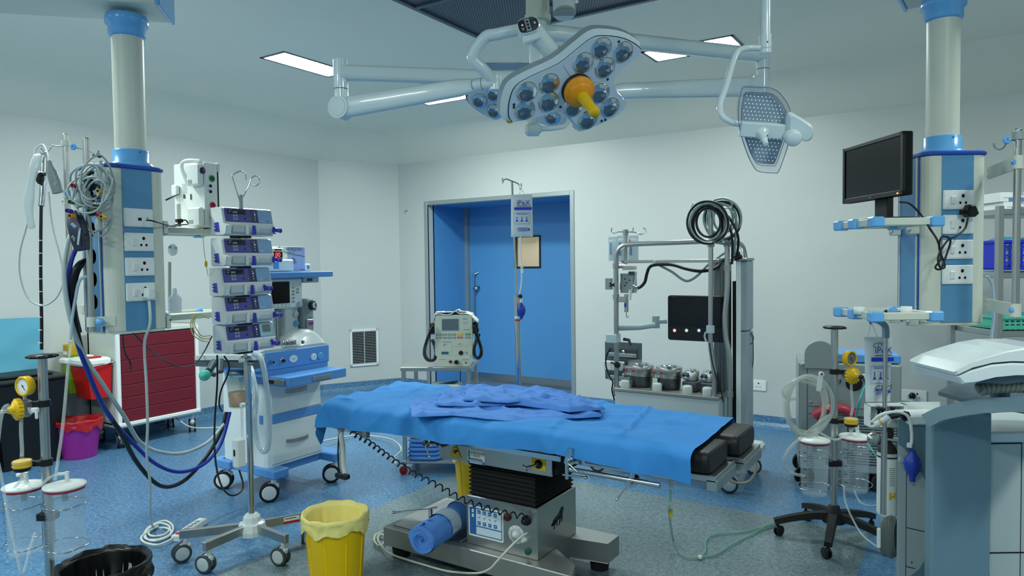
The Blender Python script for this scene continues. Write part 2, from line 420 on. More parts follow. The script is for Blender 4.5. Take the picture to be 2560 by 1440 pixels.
# corridor behind the door pane (lit room beyond)
b = B(); b.m(mat('corridor_paint', '#e8dcbc', .6)).bx(-5.6, -3.4, 8.6, 8.65, 0, CEIL); b.bx(-5.65, -5.6, DY+.06, 8.6, 0, CEIL); b.bx(-3.4, -3.35, DY+.06, 8.6, 0, CEIL)
b.bx(-5.6, -3.4, DY+.06, 8.6, CEIL, CEIL+.03); struct(b, 'wall_corridor')
b = B(); b.m(WHITE).bx(-5.30, -5.02, 8.50, 8.6, 2.02, 2.2, .01); b.m(DGREY).rect(.13, .06, FNY(-5.2, 8.499, 2.13)); solo(b, 'control_box', 'small white control box on the cream corridor wall seen through the door pane', 'box')
t = thing('corridor_lamp', 'corridor ceiling lamp beyond the blue door', 'lamp', (-4.6, 8.1, CEIL-.05))
b = B(t); b.m(mat('warm_diffuser', (1.0, .9, .7), .5, emit=70)).bx(-4.8, -4.4, 7.95, 8.25, CEIL-.04, CEIL-.02); b.obj('diffuser')
b = B(t); b.m(WHITE).bx(-4.82, -4.38, 7.93, 8.27, CEIL-.02, CEIL, .003); b.obj('lamp_frame')
# ---- wall fittings
t = thing('wall_vent', 'white louvred return-air grille low on the angled corner wall', 'vent', (-6.27, 6.27, .33), math.atan2(.857, .514))
# local x along the wall, -y into the room
u = Vector((.514, .857, 0)).normalized(); nrm = Vector((.857, -.514, 0)); c0 = Vector((-6.255, 6.29, .52))
Mv = frame(c0+nrm*.012, u, (0, 0, 1)); VW, VH = .36, .46
b = B(t); b.m(WHITE)
for q in ((-VW/2, -VW/2+.03, -VH/2, VH/2), (VW/2-.03, VW/2, -VH/2, VH/2), (-VW/2, VW/2, -VH/2, -VH/2+.03), (-VW/2, VW/2, VH/2-.03, VH/2)): b.bx(q[0], q[1], q[2], q[3], -.012, .006, .002, Mv)
b.obj('grille_frame')
b = B(t); b.m(LGREY)
for i in range(20): b.box((0, -VH/2+.04+i*.02, 0), (VW-.06, .003, .014), 0, Mv @ TR(0, 0, -.004))
b.bx(-.004, .004, -VH/2+.03, VH/2-.03, -.004, .004, 0, Mv)
b.obj('louvres')
b = B(t); b.m(HOLE).rect(VW-.05, VH-.05, Mv, -.011); b.obj('duct_opening')
def plate(t, Mp, w_=.13, h_=.08, name='socket_plate', kind='socket'):
    b = B(t); b.m(WHITE).prism(rr(w_, h_, .006), 0, .008, Mp, ch=.002); b.m(PAPER).prism(rr(w_*.93, h_*.86, .004), .008, .0095, Mp)
    p = b.obj(name)
    if kind in ('socket', 'plain', 'switch'):
        if kind != 'plain':
            b = B(t); b.m(WHITE).box((-w_*.2, -.002, .0125), (w_*.15, h_*.42, .007), .0015, Mp @ TR(0, 0, 0) @ RX(.12)); sub(p, b, 'rocker_switch')
        if kind == 'socket':
            b = B(t); b.m(HOLE); b.disc(.0065, Mp, .0103, w_*.13, h_*.20, 12, 1.3); b.disc(.0048, Mp, .0103, w_*.05, -h_*.13, 10, .9); b.disc(.0048, Mp, .0103, w_*.21, -h_*.13, 10, .9); sub(p, b, 'socket_holes')
    else:
        b = B(t); b.m(HOLE).rect(.014, .012, Mp, .0103, w_*.02, -.008); b.disc(.003, Mp, .0103, w_*.28, 0); sub(p, b, 'data_port')
    return p
for (x, z, lab) in ((-1.613, .376, 'white wall socket low on the back wall right of the heart-lung machine'), (-.33, .394, 'white wall socket behind the pressure bag with a plug in it')):
    t = thing('wall_socket', lab, 'socket', (x, YB, z)); plate(t, FNY(x, YB, z), .19, .10)
b = B(); b.m(BLACK).lathe([(.02, 0), (.026, .01), (.026, .04), (.012, .05)], FNY(-.34, YB-.012, .40), 14)
solo(b, 'wall_plug', 'round black plug in the wall socket behind the pressure bag', 'plug')
b = B(); b.m(LGREY).tube([(-.34, YB-.05, .38), (-.34, YB-.07, .3), (-.35, YB-.06, .1), (-.4, YB-.15, .01), (-.7, YB-.6, .008)], .006); solo(b, 'trailing_cord', 'grey cord hanging from the plug low on the back wall', 'cord')
b = B(); b.m(CHROME).lathe([(.014, 0), (.014, .004), (.006, .008), (.006, .03), (.011, .034), (.001, .038)], FNY(-5.877, YB, 2.219), 12); solo(b, 'wall_hook', 'tiny steel hook high on the back wall left of the door', 'hook')
b = B(); b.m(SS).lathe([(.02, 0), (.02, .004), (.001, .006)], FNY(-5.86, YB, 1.94), 14)
# lamps
diff = mat('lamp_diffuser', LAMP_COL, .5, emit=LAMP_E)
LL = ['long recessed ceiling lamp nearest the left pendant column', 'recessed ceiling lamp seen edge-on below the white lamp arm',
      'left of two recessed lamps behind the right lamp arm', 'right of two recessed lamps behind the right lamp arm']
for i, (x, y, w_, h_) in enumerate(lampsC):
    t = thing('ceiling_lamp', LL[i] if i < 4 else ('unseen recessed lamp added over the near left of the room','unseen recessed lamp added far back on the left','unseen recessed lamp added over the far right side','unseen recessed lamp added over the near right side','unseen recessed lamp added behind on the left','unseen recessed lamp added behind on the right')[i-4], 'ceiling lamp', (x, y, CEIL), 0, 'recessed ceiling lamps')
    b = B(t); b.m(mat('lamp_trim', '#55626a', .4)); k = .018
    for q in ((x-w_/2-.005, x-w_/2+k, y-h_/2-.005, y+h_/2+.005), (x+w_/2-k, x+w_/2+.005, y-h_/2-.005, y+h_/2+.005), (x-w_/2, x+w_/2, y-h_/2-.005, y-h_/2+k), (x-w_/2, x+w_/2, y+h_/2-k, y+h_/2+.005)):
        b.bx(*q, CEIL-.004, CEIL+.03)
    b.obj('lamp_trim')
    b = B(t); b.m(diff).add([(x-w_/2+k, y-h_/2+k, CEIL+.004), (x+w_/2-k, y-h_/2+k, CEIL+.004), (x+w_/2-k, y+h_/2-k, CEIL+.004), (x-w_/2+k, y+h_/2-k, CEIL+.004)], [(3, 2, 1, 0)]); b.obj('diffuser')
# perforated air-flow ceiling
pm = bpy.data.materials.new('perforated_sheet'); pm.use_nodes = True; nt = pm.node_tree; L = nt.links; N = nt.nodes; bs = N['Principled BSDF']; tc = N.new('ShaderNodeTexCoord')
sx = N.new('ShaderNodeSeparateXYZ'); L.new(tc.outputs['Object'], sx.inputs[0])
p_ = .0185
row = mth('FLOOR', mth('DIVIDE', sx.outputs[1], p_*.866))
u_ = mth('SUBTRACT', mth('FRACT', mth('ADD', mth('DIVIDE', sx.outputs[0], p_), mth('MULTIPLY', row, .5))), .5)
v_ = mth('MULTIPLY', mth('SUBTRACT', mth('FRACT', mth('DIVIDE', sx.outputs[1], p_*.866)), .5), .866)
hole = mth('LESS_THAN', mth('ADD', mth('MULTIPLY', u_, u_), mth('MULTIPLY', v_, v_)), .095)
L.new(mixc(hole, lin('#6d777c'), lin('#0e1215')), bs.inputs['Base Color']); bs.inputs['Roughness'].default_value = .5; bs.inputs['Metallic'].default_value = .3
t = thing('air_flow_grille', 'dark perforated laminar air-flow grille in the ceiling above the lamps', 'ceiling vent', ((VX0+VX1)/2, (VY0+VY1)/2, CEIL))
VL = mat('grille_bar', '#5c6674', .4, .3)
for i in range(3):
    for j in range(3):
        x0 = VX0+.7*i; y0 = VY0+.7*j; b = B(t); b.m(pm).bx(x0+.015, x0+.685, y0+.015, y0+.685, CEIL+.010, CEIL+.016); b.obj('perforated_panel')
b = B(t); b.m(VL)
for i in range(4):
    b.bx(VX0+.7*i-.016, VX0+.7*i+.016, VY0-.016, VY1+.016, CEIL-.006, CEIL+.02, .002); b.bx(VX0-.016, VX1+.016, VY0+.7*i-.016, VY0+.7*i+.016, CEIL-.0055, CEIL+.02, .002)
b.obj('grille_frame')
b = B(t); b.m(HOLE).bx(VX0, VX1, VY0, VY1, CEIL+.1, CEIL+.12); b.obj('plenum')
# ================================================================ OPERATING TABLE
from mathutils import noise
def nz3(x, y, z=0.0): return noise.noise(Vector((x, y, z)))
t = thing('operating_table', 'steel operating table on a black bellows column in the middle of the room', 'operating table', (-1.86, 2.95, 0))
b = B(t); b.m(SSR)
b.prism([(-2.57, 2.70), (-1.44, 2.69), (-1.48, 2.80), (-1.66, 2.93), (-1.65, 3.07), (-1.454, 3.10), (-1.452, 3.228), (-2.57, 3.235)], .06, .16, ch=.004)
b.obj('base_plate')
b = B(t); b.m(SS).bx(-2.53, -2.09, 2.74, 3.20, .158, .166, .003); b.m(DGREY).bx(-2.535, -2.085, 2.735, 3.205, .155, .1605); b.obj('base_cover')
for (x, y) in ((-2.5, 2.76), (-2.5, 3.17), (-1.52, 2.76), (-1.53, 3.16)):
    b = B(t); b.m(RUBBER).cyl((x, y, 0), (x, y, .045), .045, .05); b.cyl((x, y, .04), (x, y, .062), .02); b.obj('foot')
pb = B(t); pb.m(SS).bx(-2.06, -1.65, 2.75, 3.14, .16, .405, .004); ped = pb.obj('pedestal')
b = B(t); b.m(CHROME); p = on(1077, 1296, z=.166); b.cyl(p, p+Vector((0, 0, .055)), .012); b.cyl(p+Vector((0, 0, .05)), p+Vector((-.17, -.11, .035)), .006); b.ball(p+Vector((-.17, -.11, .035)), .009); b.cyl(p+Vector((0, 0, .05)), p+Vector((.03, .02, .058)), .008); b.obj('brake_lever')
# bellows
b = B(t); b.m(RUBBER); prof = []; n = 9
for i in range(n*2+1): prof.append((0.012 if i % 2 else 0.0, .405+i*(.185/(n*2))))
for k in range(len(prof)-1):
    (o0, z0), (o1, z1) = prof[k], prof[k+1]
    def ring(o): return [(-2.035-o+.0, 2.768-o), (-1.672+o, 2.768-o), (-1.672+o, 3.125+o), (-2.035-o, 3.125+o)]
    r0, r1 = ring(o0), ring(o1)
    b.add([(*q, z0) for q in r0]+[(*q, z1) for q in r1], [(i, (i+1) % 4, 4+(i+1) % 4, 4+i) for i in range(4)])
b.obj('bellows')
# control panel
Mf = FNY(0, 2.75, 0)
b = B(t); b.m(PAPER).prism(rr(.205, .150, .006, 4, -1.94, .282), 0, .003, Mf); b.m(INKB)
b.m(mat('panel_blue', '#2b66a8', .5)).prism(rr(.192, .134, .003, 2, -1.94, .283), .003, .0036, Mf); b.m(mat('panel_pale', '#cfe2ee', .5)).prism(rr(.148, .082, .002, 2, -1.922, .304), .0036, .0042, Mf); b.prism(rr(.148, .036, .002, 2, -1.922, .239), .0036, .0042, Mf)
for i in range(4):
    for zz, ch in ((.333, '^'), (.278, 'v')):
        x = -1.978+i*.032; b.m(mat('panel_blue', '#2b66a8')).prism(rr(.017, .017, .003, 2, x, zz), .0042, .006, Mf); b.m(PAPER).prism([(x-.004, zz-.003), (x+.004, zz-.003), (x, zz+.004)] if ch == '^' else [(x-.004, zz+.003), (x, zz-.004), (x+.004, zz+.003)], .006, .0064, Mf)
    b.m(INK); b.rect(.018, .0022, Mf @ TR(x, .306, 0) @ RZ((0, .35, -.3, .25)[i]), .0044); b.rect(.002, .006, Mf, .0044, x, .302)
for zz in (.333, .31): b.m(PAPER).prism(rr(.011, .016, .002, 2, -2.015, zz), .0036, .0055, Mf)
sub(ped, b, 'control_panel')
b = B(t); b.m(mat('dark_red', '#5a0d12', .3)).lathe([(.019, 0), (.019, .006), (.016, .014), (.001, .016)], Mf @ TR(-1.812, .338)); sub(ped, b, 'red_button')
b = B(t); b.m(BLACK).lathe([(.024, 0), (.024, .008), (.014, .012), (.014, .03), (.001, .034)], Mf @ TR(-1.706, .343)); sub(ped, b, 'cord_socket')
b = B(t); b.m(PAPER).lathe([(.044, 0), (.044, .002), (.001, .0022)], Mf @ TR(-1.765, .262), 28); b.m(LGREY).lathe([(.033, .002), (.033, .0026), (.001, .003)], Mf @ TR(-1.765, .262), 24); b.m(WHITE).lathe([(.018, .002), (.016, .016), (.009, .018), (.008, .022), (.001, .023)], Mf @ TR(-1.765, .262))
b.m(INKB)
for i in range(9): a = pi*(1.25-1.5*i/8); b.rect(.002, .006, Mf @ TR(-1.765+.0385*math.cos(a), .262+.0385*math.sin(a)) @ RZ(a-pi/2), .0024)
sub(ped, b, 'dial')
b = B(t); b.m(mat('green_lamp', '#0c5a38', .2)).lathe([(.016, 0), (.016, .006), (.013, .012), (.001, .014)], Mf @ TR(-1.70, .196)); sub(ped, b, 'green_lamp')
b = B(t); b.m(WHITE).lathe([(.011, 0), (.011, .01), (.006, .014), (.006, .03), (.001, .031)], Mf @ TR(-1.715, .248)); sub(ped, b, 'white_connector')
# striding lion badge
b = B(t); b.m(INK)
lion = [(-.050, -.012), (-.044, .002), (-.030, .010), (-.010, .014), (.010, .020), (.024, .032), (.040, .044), (.052, .048), (.056, .040), (.062, .030), (.056, .022), (.050, .018), (.048, .004), (.050, -.012), (.046, -.030), (.038, -.030), (.038, -.012), (.030, -.006), (.028, -.022), (.020, -.040), (.012, -.040), (.018, -.022), (.014, -.006), (0, -.008), (-.004, -.024), (-.002, -.038), (-.010, -.038), (-.014, -.022), (-.020, -.012), (-.028, -.026), (-.030, -.046), (-.038, -.046), (-.036, -.026), (-.038, -.010), (-.046, -.018), (-.056, -.022), (-.062, -.014), (-.056, -.026), (-.046, -.022)]
Ml = FX(-1.65, 2.945, .300)
b.add([(x, y*.95, .0012) for x, y in lion], [list(range(len(lion)))], False, Ml); b.m(LGREY)
for x0, y0, w_ in ((-.02, .002, .012), (0, .006, .012), (.02, .012, .012), (.04, .03, .008)): b.rect(w_, .0022, Ml, .0018, x0, y0)
sub(ped, b, 'lion_badge')
# sliding head box
b = B(t); b.m(SS).bx(-2.18, -1.54, 2.70, 2.712, .585, .70, .003); b.bx(-2.18, -1.54, 3.19, 3.20, .585, .70, .003); b.bx(-2.18, -1.54, 2.71, 3.19, .66, .70); b.m(HOLE).bx(-2.15, -1.52, 2.72, 3.18, .592, .66); hb = b.obj('tabletop_carriage')
Mh = FNY(0, 2.70, 0)
def P2(px, py, y=2.70): v = on(px, py, y=y); return v.x, v.z
tx, tz = P2(1139, 1126)
b = B(t); tri = [(0, .043), (-.036, -.030), (.036, -.030)]
def rtri(k): return [(x*k+tx, y*k+tz) for x, y in tri]
b.m(INK).prism(rtri(1.0), 0, .0015, Mh); b.m(YEL).prism(rtri(.93), .0015, .002, Mh); b.m(INK).prism(rtri(.80), .002, .0024, Mh); b.m(YEL).prism(rtri(.74), .0024, .003, Mh)
b.m(INK)
Mt = Mh @ TR(tx, tz-.008)
b.add([(x*.9, y*.9, .0034) for x, y in [(.018, .012), (.006, .016), (-.004, .010), (-.016, .009), (-.016, .006), (-.004, .006), (-.017, .001), (-.016, -.002), (-.004, .002), (-.013, -.007), (-.011, -.009), (.0, -.002), (-.004, -.012), (-.001, -.013), (.004, -.004), (.012, .002), (.020, .003)]], [list(range(17))], False, Mt)
b.rect(.018, .003, Mt, .0034, .0, .022)
sub(hb, b, 'warning_label')
b = B(t); lx, lz = P2(1190, 1143); b.m(PAPER).prism(rr(.100, .066, .002, 2, lx, lz), 0, .001, Mh); b.m(mat('label_blue', '#2a62a0')).rect(.1, .016, Mh, .0014, lx, lz-.025)
b.m(INK); b.text('SURGIQUIP', .017, Mh @ TR(lx+.010, lz+.020), .0014); b.text('INDIA', .014, Mh @ TR(lx+.006, lz+.005), .0014); b.rect(.08, .0035, Mh, .0014, lx, lz-.008); b.rect(.085, .0035, Mh, .0014, lx, lz-.0135); b.m(GREEN).rect(.008, .045, Mh, .0014, lx-.041, lz+.008); b.m(PAPER).rect(.08, .003, Mh, .0017, lx, lz-.022); b.rect(.07, .003, Mh, .0017, lx, lz-.029)
sub(hb, b, 'maker_label')
b = B(t); lx, lz = P2(1347, 1160); b.m(YEL).prism(rr(.074, .055, .002, 2, lx, lz), 0, .0015, Mh); b.m(BLACK).lathe([(.02, 0), (.02, .006), (.012, .012), (.012, .02), (.001, .021)], Mh @ TR(lx, lz)); b.m(CHROME).cyl((lx, 2.69, lz), (lx-.035, 2.64, lz-.008), .006); b.cyl((lx-.055, 2.65, lz), (lx-.02, 2.63, lz-.02), .004); b.ball((lx-.035, 2.64, lz-.008), .009)
sub(hb, b, 'wing_valve')
# mattress sections
PM = mat('black_vinyl_pad', '#141618', .5, bump=.2, bscale=150)
def pad(x0, x1, y0, y1, nm):
    b = B(t); w_, h_ = y1-y0, .088
    b.m(PM); ol = rr(w_, h_, .035, 5, 0, 0)
    M_ = frame(((x0+x1)/2, (y0+y1)/2, .760), (0, 1, 0), (0, 0, 1)); L_ = x1-x0
    def ring(k, z): return [(a*k, c_*k if c_ < 0 else c_*(k)) for a, c_ in ol], z
    rg = [ring(.86, -L_/2), ring(.96, -L_/2+.008), ring(1, -L_/2+.025), ring(1, L_/2-.025), ring(.96, L_/2-.008), ring(.86, L_/2)]
    n = len(ol)
    for k in range(5):
        b.add([(*p, rg[k][1]) for p in rg[k][0]]+[(*p, rg[k+1][1]) for p in rg[k+1][0]], [(i, (i+1) % n, n+(i+1) % n, n+i) for i in range(n)], True, M_)
    b.add([(*p, rg[0][1]) for p in rg[0][0]], [list(range(n))[::-1]], True, M_); b.add([(*p, rg[5][1]) for p in rg[5][0]], [list(range(n))], True, M_)
    return b.obj(nm)
pad(-2.87, -2.35, 2.66, 3.23, 'mattress_section'); pad(-2.34, -1.42, 2.65, 3.24, 'mattress_section')
pad(-1.41, -.815, 2.645, 2.925, 'leg_pad'); pad(-1.41, -.785, 2.955, 3.25, 'leg_pad')
b = B(t); b.m(SSR); b.bx(-2.88, -1.45, 2.68, 3.21, .694, .716, .003); b.m(SS); b.bx(-1.40, -.79, 2.66, 2.92, .690, .716, .003); b.bx(-1.40, -.76, 2.96, 3.24, .690, .716, .003)
b.bx(-.83, -.785, 2.66, 2.93, .655, .700, .003); b.bx(-.80, -.755, 2.96, 3.24, .655, .700, .003)
b.obj('top_frame')
b = B(t); b.m(CHROME)
b.bx(-2.35, -1.45, 2.615, 2.625, .688, .714, .002)
for x in (-2.25, -1.9, -1.5): b.cyl((x, 2.62, .70), (x, 2.69, .70), .008)
b.obj('side_rail')
b = B(t); b.m(CHROME).bx(-2.35, -1.45, 3.26, 3.27, .688, .714, .002); b.bx(-2.30, -2.28, 3.2, 3.262, .694, .708); b.obj('side_rail')
b = B(t); b.m(CHROME).bx(-1.40, -.95, 2.632, 2.642, .685, .712, .002); b.bx(-1.3, -1.28, 2.64, 2.68, .69, .705); b.obj('side_rail')
b = B(t); b.m(CHROME)
A = on(1428, 1174, y=2.56); C = on(1650, 1213, y=2.56)
b.cyl(A, C, .0105); b.ball(A, .0112); b.cyl(C-Vector((.02, 0, 0)), C, .0118)
b.obj('support_rod')
def clamp(px, py, y=2.57, drop=.05, lev=(-.05, 0, -.07)):
    b = B(t); b.m(CHROME); p = on(px, py, y=y); b.cyl(p+Vector((0, -.018, 0)), p+Vector((0, .035, 0)), .021, n=16); b.cyl(p+Vector((0, .0, -.0)), p+Vector((0, 0, .05)), .012); b.cyl(p+Vector((0, -.02, 0)), p+Vector((0, -.04, 0)), .011); q = p+Vector((0, -.035, 0)); b.cyl(q, q+Vector(lev), .0035); b.ball(q+Vector(lev), .006); return b.obj('rail_clamp')
clamp(1580, 1204); clamp(1427, 1150, lev=(.055, -.01, -.03)); clamp(1073, 1105, 2.60, lev=(.03, 0, -.06)); 
b = B(t); b.m(CHROME); p = on(1417, 1165, y=2.57); b.cyl(p+Vector((0, 0, .04)), p-Vector((0, 0, .055)), .008); b.cyl(p-Vector((.02, 0, .04)), p+Vector((.09, 0, -.035)), .0045); b.ball(p+Vector((.09, 0, -.035)), .008); b.obj('rail_clamp')
b = B(t); b.m(BLACK); p = on(1100, 1103, y=2.62)
for dx, dz in ((0, 0), (.03, -.004), (-.03, .006)): b.cyl(p+Vector((dx, -.02, dz)), p+Vector((dx, .03, dz)), .017, n=10)
b.obj('clamp_knobs')
b = B(t); b.m(SSR)                                      # head-end hardware
b.cyl(on(870, 1072, y=2.72), on(918, 1085, y=2.64), .016); p = on(915, 1083, y=2.64); b.box(p, (.03, .03, .05), .003); b.cyl(on(905, 1076, y=2.66), on(945, 1077, y=2.62), .004); b.cyl(on(832, 1066, y=2.7), on(880, 1076, y=2.7), .009); b.m(CHROME).box(on(870, 1074, y=2.70), (.06, .03, .02), .003)
b.obj('head_joint')
# ---- hand control
t2 = thing('hand_control', 'black hand control hanging in white tape and plastic from the head end of the table', 'remote control', tuple(on(855, 1190, y=2.62)))
b = B(t2); b.m(mat('white_tape', '#cfd6d6', .4)); pts = [on(853, 1070, y=2.64), on(852, 1090, y=2.62), on(856, 1120, y=2.62), on(857, 1160, y=2.62), on(862, 1183, y=2.62)]; b.sweep(spline(pts), [(-.017, -.006), (.014, -.008), (.016, .004), (-.004, .009)], smooth=True); b.tube([on(845, 1072, y=2.63), on(848, 1095, y=2.62), on(851, 1130, y=2.62), on(852, 1150, y=2.62)], .005); b.ball(on(853, 1074, y=2.64), .022, (1, .7, .5)); b.obj('tape_wrap')
b = B(t2); b.m(BLACK); p = on(856, 1190, y=2.62); b.box(p, (.085, .04, .026), .006, TR(*p) @ RY(.05) @ TR(*-p)); b.box(on(864, 1193, y=2.6), (.04, .02, .02), .004); b.obj('handset_body')
b = B(); b.m(BLACK); b.tube([on(848, 1183, y=2.61), on(845, 1140, y=2.6), on(846, 1105, y=2.61), on(850, 1080, y=2.62)], .004)
solo(b, 'handset_cable', 'thin black cable running up behind the taped hand control', 'cable')
b = B(); b.m(BLACK)
pts = [on(880, 1084, y=2.66), on(920, 1105, y=2.64), on(975, 1145, y=2.60), on(1030, 1182, y=2.58), on(1090, 1212, y=2.58), on(1140, 1240, y=2.60), on(1190, 1262, y=2.64), on(1262, 1283, y=2.69), on(1318, 1293, y=2.715)]
b.helix([tuple(p) for p in pts], .013, 27, .0036, 6, per=10); solo(b, 'handset_coil', 'black coiled cord strung from the head end to the control box of the operating table', 'cord')
# ---- blue drape over the table
DR = mat('blue_drape', '#3589d2', .85, bump=.35, bscale=350, var=.05, vscale=5)
DR2 = mat('washed_blue_cloth', '#4f86d2', .85, bump=.35, bscale=350, var=.05, vscale=5)
def smooth(a, b_, x): k = min(max((x-a)/(b_-a), 0), 1); return k*k*(3-2*k)
hemx = [-2.95, -2.694, -2.333, -2.057, -1.848, -1.469, -1.243, -1.035, -.85]; hemz = [.668, .698, .703, .703, .716, .730, .724, .707, .698]
def hem(x):
    for i in range(len(hemx)-1):
        if x <= hemx[i+1]: k = (x-hemx[i])/(hemx[i+1]-hemx[i]); return hemz[i]+(hemz[i+1]-hemz[i])*max(k, 0)
    return hemz[-1]
def drape(u, v):
    x = -2.955+(-.862+2.955)*u
    # across profile: v 0..1 near hem -> far hem
    zt = .822
    if x < -2.885: zt -= .11*((-2.885-x)/.07)**1.8
    hz = hem(x)
    y0, y1 = 2.605, 3.285
    if v < .26:
        k = v/.26; a = 1-k; y = y0+.045*smooth(.45, 1, k)-.03*(1-k)*(1+.5*math.sin(x*9)); z = hz+(zt-hz)*(math.sin(k*pi/2))**.75
    elif v > .86:
        k = (1-v)/.14; y = y1-.04*smooth(.3, 1, k); z = .70+(zt-.70)*(math.sin(k*pi/2))**.8
    else:
        k = (v-.26)/.60; y = y0+.045+(y1-y0-.085)*k; z = zt
    top = smooth(.18, .32, v); fe = 1-.85*smooth(.9, .99, u)
    # long soft folds fanning from the head end, creases across, vertical ripples on the hanging side
    wr = .013*nz3(x*2.2+3, (y-.5*x)*9, 1)+.010*(1-abs(nz3(x*3, y*8+x*2, 5))*3)*.6+.004*nz3(x*16, y*16, 9)+.006*(1-abs(nz3(x*7, y*5, 2))*3)*.5
    if x < -2.2: wr += .012*max(0, 1-abs(math.sin((y*7+x*3.3)))*2.2)*smooth(-2.2, -2.5, x)
    if x > -1.3: wr += .010*max(0, 1-abs(y-(2.98+.18*(x+1.15)))*22)+.010*max(0, 1-abs(x-(-1.17-.2*(y-2.6)))*45)
    cr = .008*max(0, 1-abs(x-(-2.62+.1*(v-.2)))*30)+.008*max(0, 1-abs(x+1.5+.05*v)*35)
    side = 1-top
    y -= side*(.020*nz3(x*7, z*2, 3)+.009*math.sin(x*21+nz3(x*3, 0, 1)*5)+.006*(1-abs(nz3(x*9, z*5, 6))*3)+cr*1.4)
    z += top*(wr+cr*.8)*fe+side*.003*nz3(x*9, 4)
    if u > .999: z -= .0
    x += side*.01*nz3(x*4, z*6)
    # right edge runs slightly slanted
    x += -.02*smooth(.9, 1, u)*smooth(.3, .9, v)
    if x > -2.885 and 2.64 < y < 3.26: z = max(z, .811)
    return (x, y, z)
b = B(); b.m(DR); b.surf(drape, 300, 90)
# left end flap falling below the head end
def flap(u, v):
    y = 2.60+u*.64; L_ = .03+.10*math.exp(-((u-.06)/.05)**2)+.03*math.exp(-((u-.5)/.3)**2)
    x = -2.955-.012*math.sin(v*2)+.008*nz3(u*6, v*3); z = .708-.03*(1-min(1, u*8))-L_*v
    return (x, y, z)
b.surf(flap, 40, 8)
solo(b, 'table_drape', 'bright blue cotton drape covering the whole operating table top', 'drape', org=(-1.9, 2.95, .70))
# crumpled sheet: stacked irregular layers with rolled rims
def sheet(poly, z0, seed, amp, rim, b, nu=150, nv=70):
    """poly: near edge and far edge polylines in table-top coordinates"""
    near, far = poly
    def li(l, u):
        k = u*(len(l)-1); i = min(int(k), len(l)-2); f = k-i; f = f*f*(3-2*f)*.5+f*.5; return (l[i][0]*(1-f)+l[i+1][0]*f, l[i][1]*(1-f)+l[i+1][1]*f)
    def fn(u, v):
        a = li(near, u); c = li(far, u); x = a[0]+(c[0]-a[0])*v; y = a[1]+(c[1]-a[1])*v
        e = min(u, 1-u)*8; g = min(v*7, (1-v)*7); ed = min(1, e, g); ed = math.sin(min(max(ed, 0), 1)*pi/2)
        r1 = 1-abs(nz3(x*4.0+seed, y*9+x*3, seed))*2.6; r2 = 1-abs(nz3(x*9+seed, y*17, seed+4))*2.4
        h = amp*(.75*max(r1, 0)**1.6+.38*max(r2, 0)**1.6+.38*(nz3(x*3+seed, y*5, seed+7)+.5))
        z = z0+ed*h+rim*math.exp(-((v-.05)/.035)**2)*(.5+.5*nz3(x*5, seed))
        y += .012*nz3(x*11, seed)*(1-ed); x += .015*nz3(y*14, x*6, seed+2)
        return (x, y, z)
    b.surf(fn, nu, nv)
def tp(px, py, z=.83): v = on(px, py, z=z); return (v.x, v.y)
b = B(); b.m(DR2)
sheet(([tp(1030, 1050, .815), tp(1130, 1046, .815), tp(1270, 1060, .815), tp(1390, 1056, .815), tp(1500, 1050, .815)], [tp(1022, 1008), tp(1100, 985), tp(1240, 985), tp(1400, 985), tp(1512, 1030)]), .829, 3, .022, .012, b)
sheet(([tp(1085, 1018, .84), tp(1180, 1022, .84), tp(1290, 1018, .84), tp(1420, 1036, .84), tp(1517, 1030, .84)], [tp(1100, 985, .86), tp(1175, 962, .86), tp(1300, 972, .86), tp(1420, 988, .86), tp(1500, 1012, .86)]), .850, 9, .030, .014, b)
sheet(([tp(1160, 1005, .86), tp(1270, 1012, .86), tp(1370, 1000, .86), tp(1440, 1002, .86)], [tp(1170, 962, .87), tp(1240, 966, .87), tp(1330, 972, .87), tp(1420, 985, .87)]), .868, 15, .026, .012, b, 110, 50)
o = solo(b, 'crumpled_sheet', 'rumpled spare blue sheet thrown on the middle of the table drape', 'sheet')
md = o.modifiers.new('thick', 'SOLIDIFY'); md.thickness = .003
# ---- rolled drape with tape bands lying on the base
rz_ = .245; A = on(1056, 1350, z=rz_); C = on(1168, 1272, z=rz_); ax = (C-A).normalized()
t = thing('rolled_drape', 'rolled blue drape held by white tape, lying on the table base', 'rolled cloth', (A.x, A.y, .166))
Mr = frame(A, Vector((0, 0, 1)).cross(ax)*-1, (0, 0, 1))
if (Mr.to_3x3() @ Vector((0, 0, 1))).dot(ax) < 0: Mr = frame(A, Vector((0, 0, 1)).cross(ax), (0, 0, 1))
Lr = (C-A).length+.03
b = B(t); b.m(DR2)
def rl(u, v):
    a = u*2*pi; r = .068+.004*nz3(math.cos(a)*2, math.sin(a)*2, v*6)+.002*nz3(a*3, v*20); return (r*math.cos(a), r*math.sin(a)*.98, Lr*v)
b.surf(rl, 40, 30, Mr)
b.obj('roll')
b = B(t); b.m(DR2); sp = []
for i in range(150): a = i*.24; sp.append((.064*(1-i/165)*math.cos(a)*(1+.05*math.sin(a*3)), .062*(1-i/165)*math.sin(a), -.006+.012*nz3(i*.1, 2)+.02*(i/150)**2))
b.strap(sp, .018, .004, (0, 0, 1), Mr, sp=False); b.disc(.066, Mr, .012, n=24)
b.obj('spiral_end')
b = B(t); b.m(DR2); b.surf(lambda u, v: (.055-.09*u+.01*math.sin(v*9), -.045-.025*u-.012*math.sin(u*3), .0+.085*v*(1-.3*u)), 12, 12, Mr @ RZ(2.2)); 
b.obj('loose_corner')
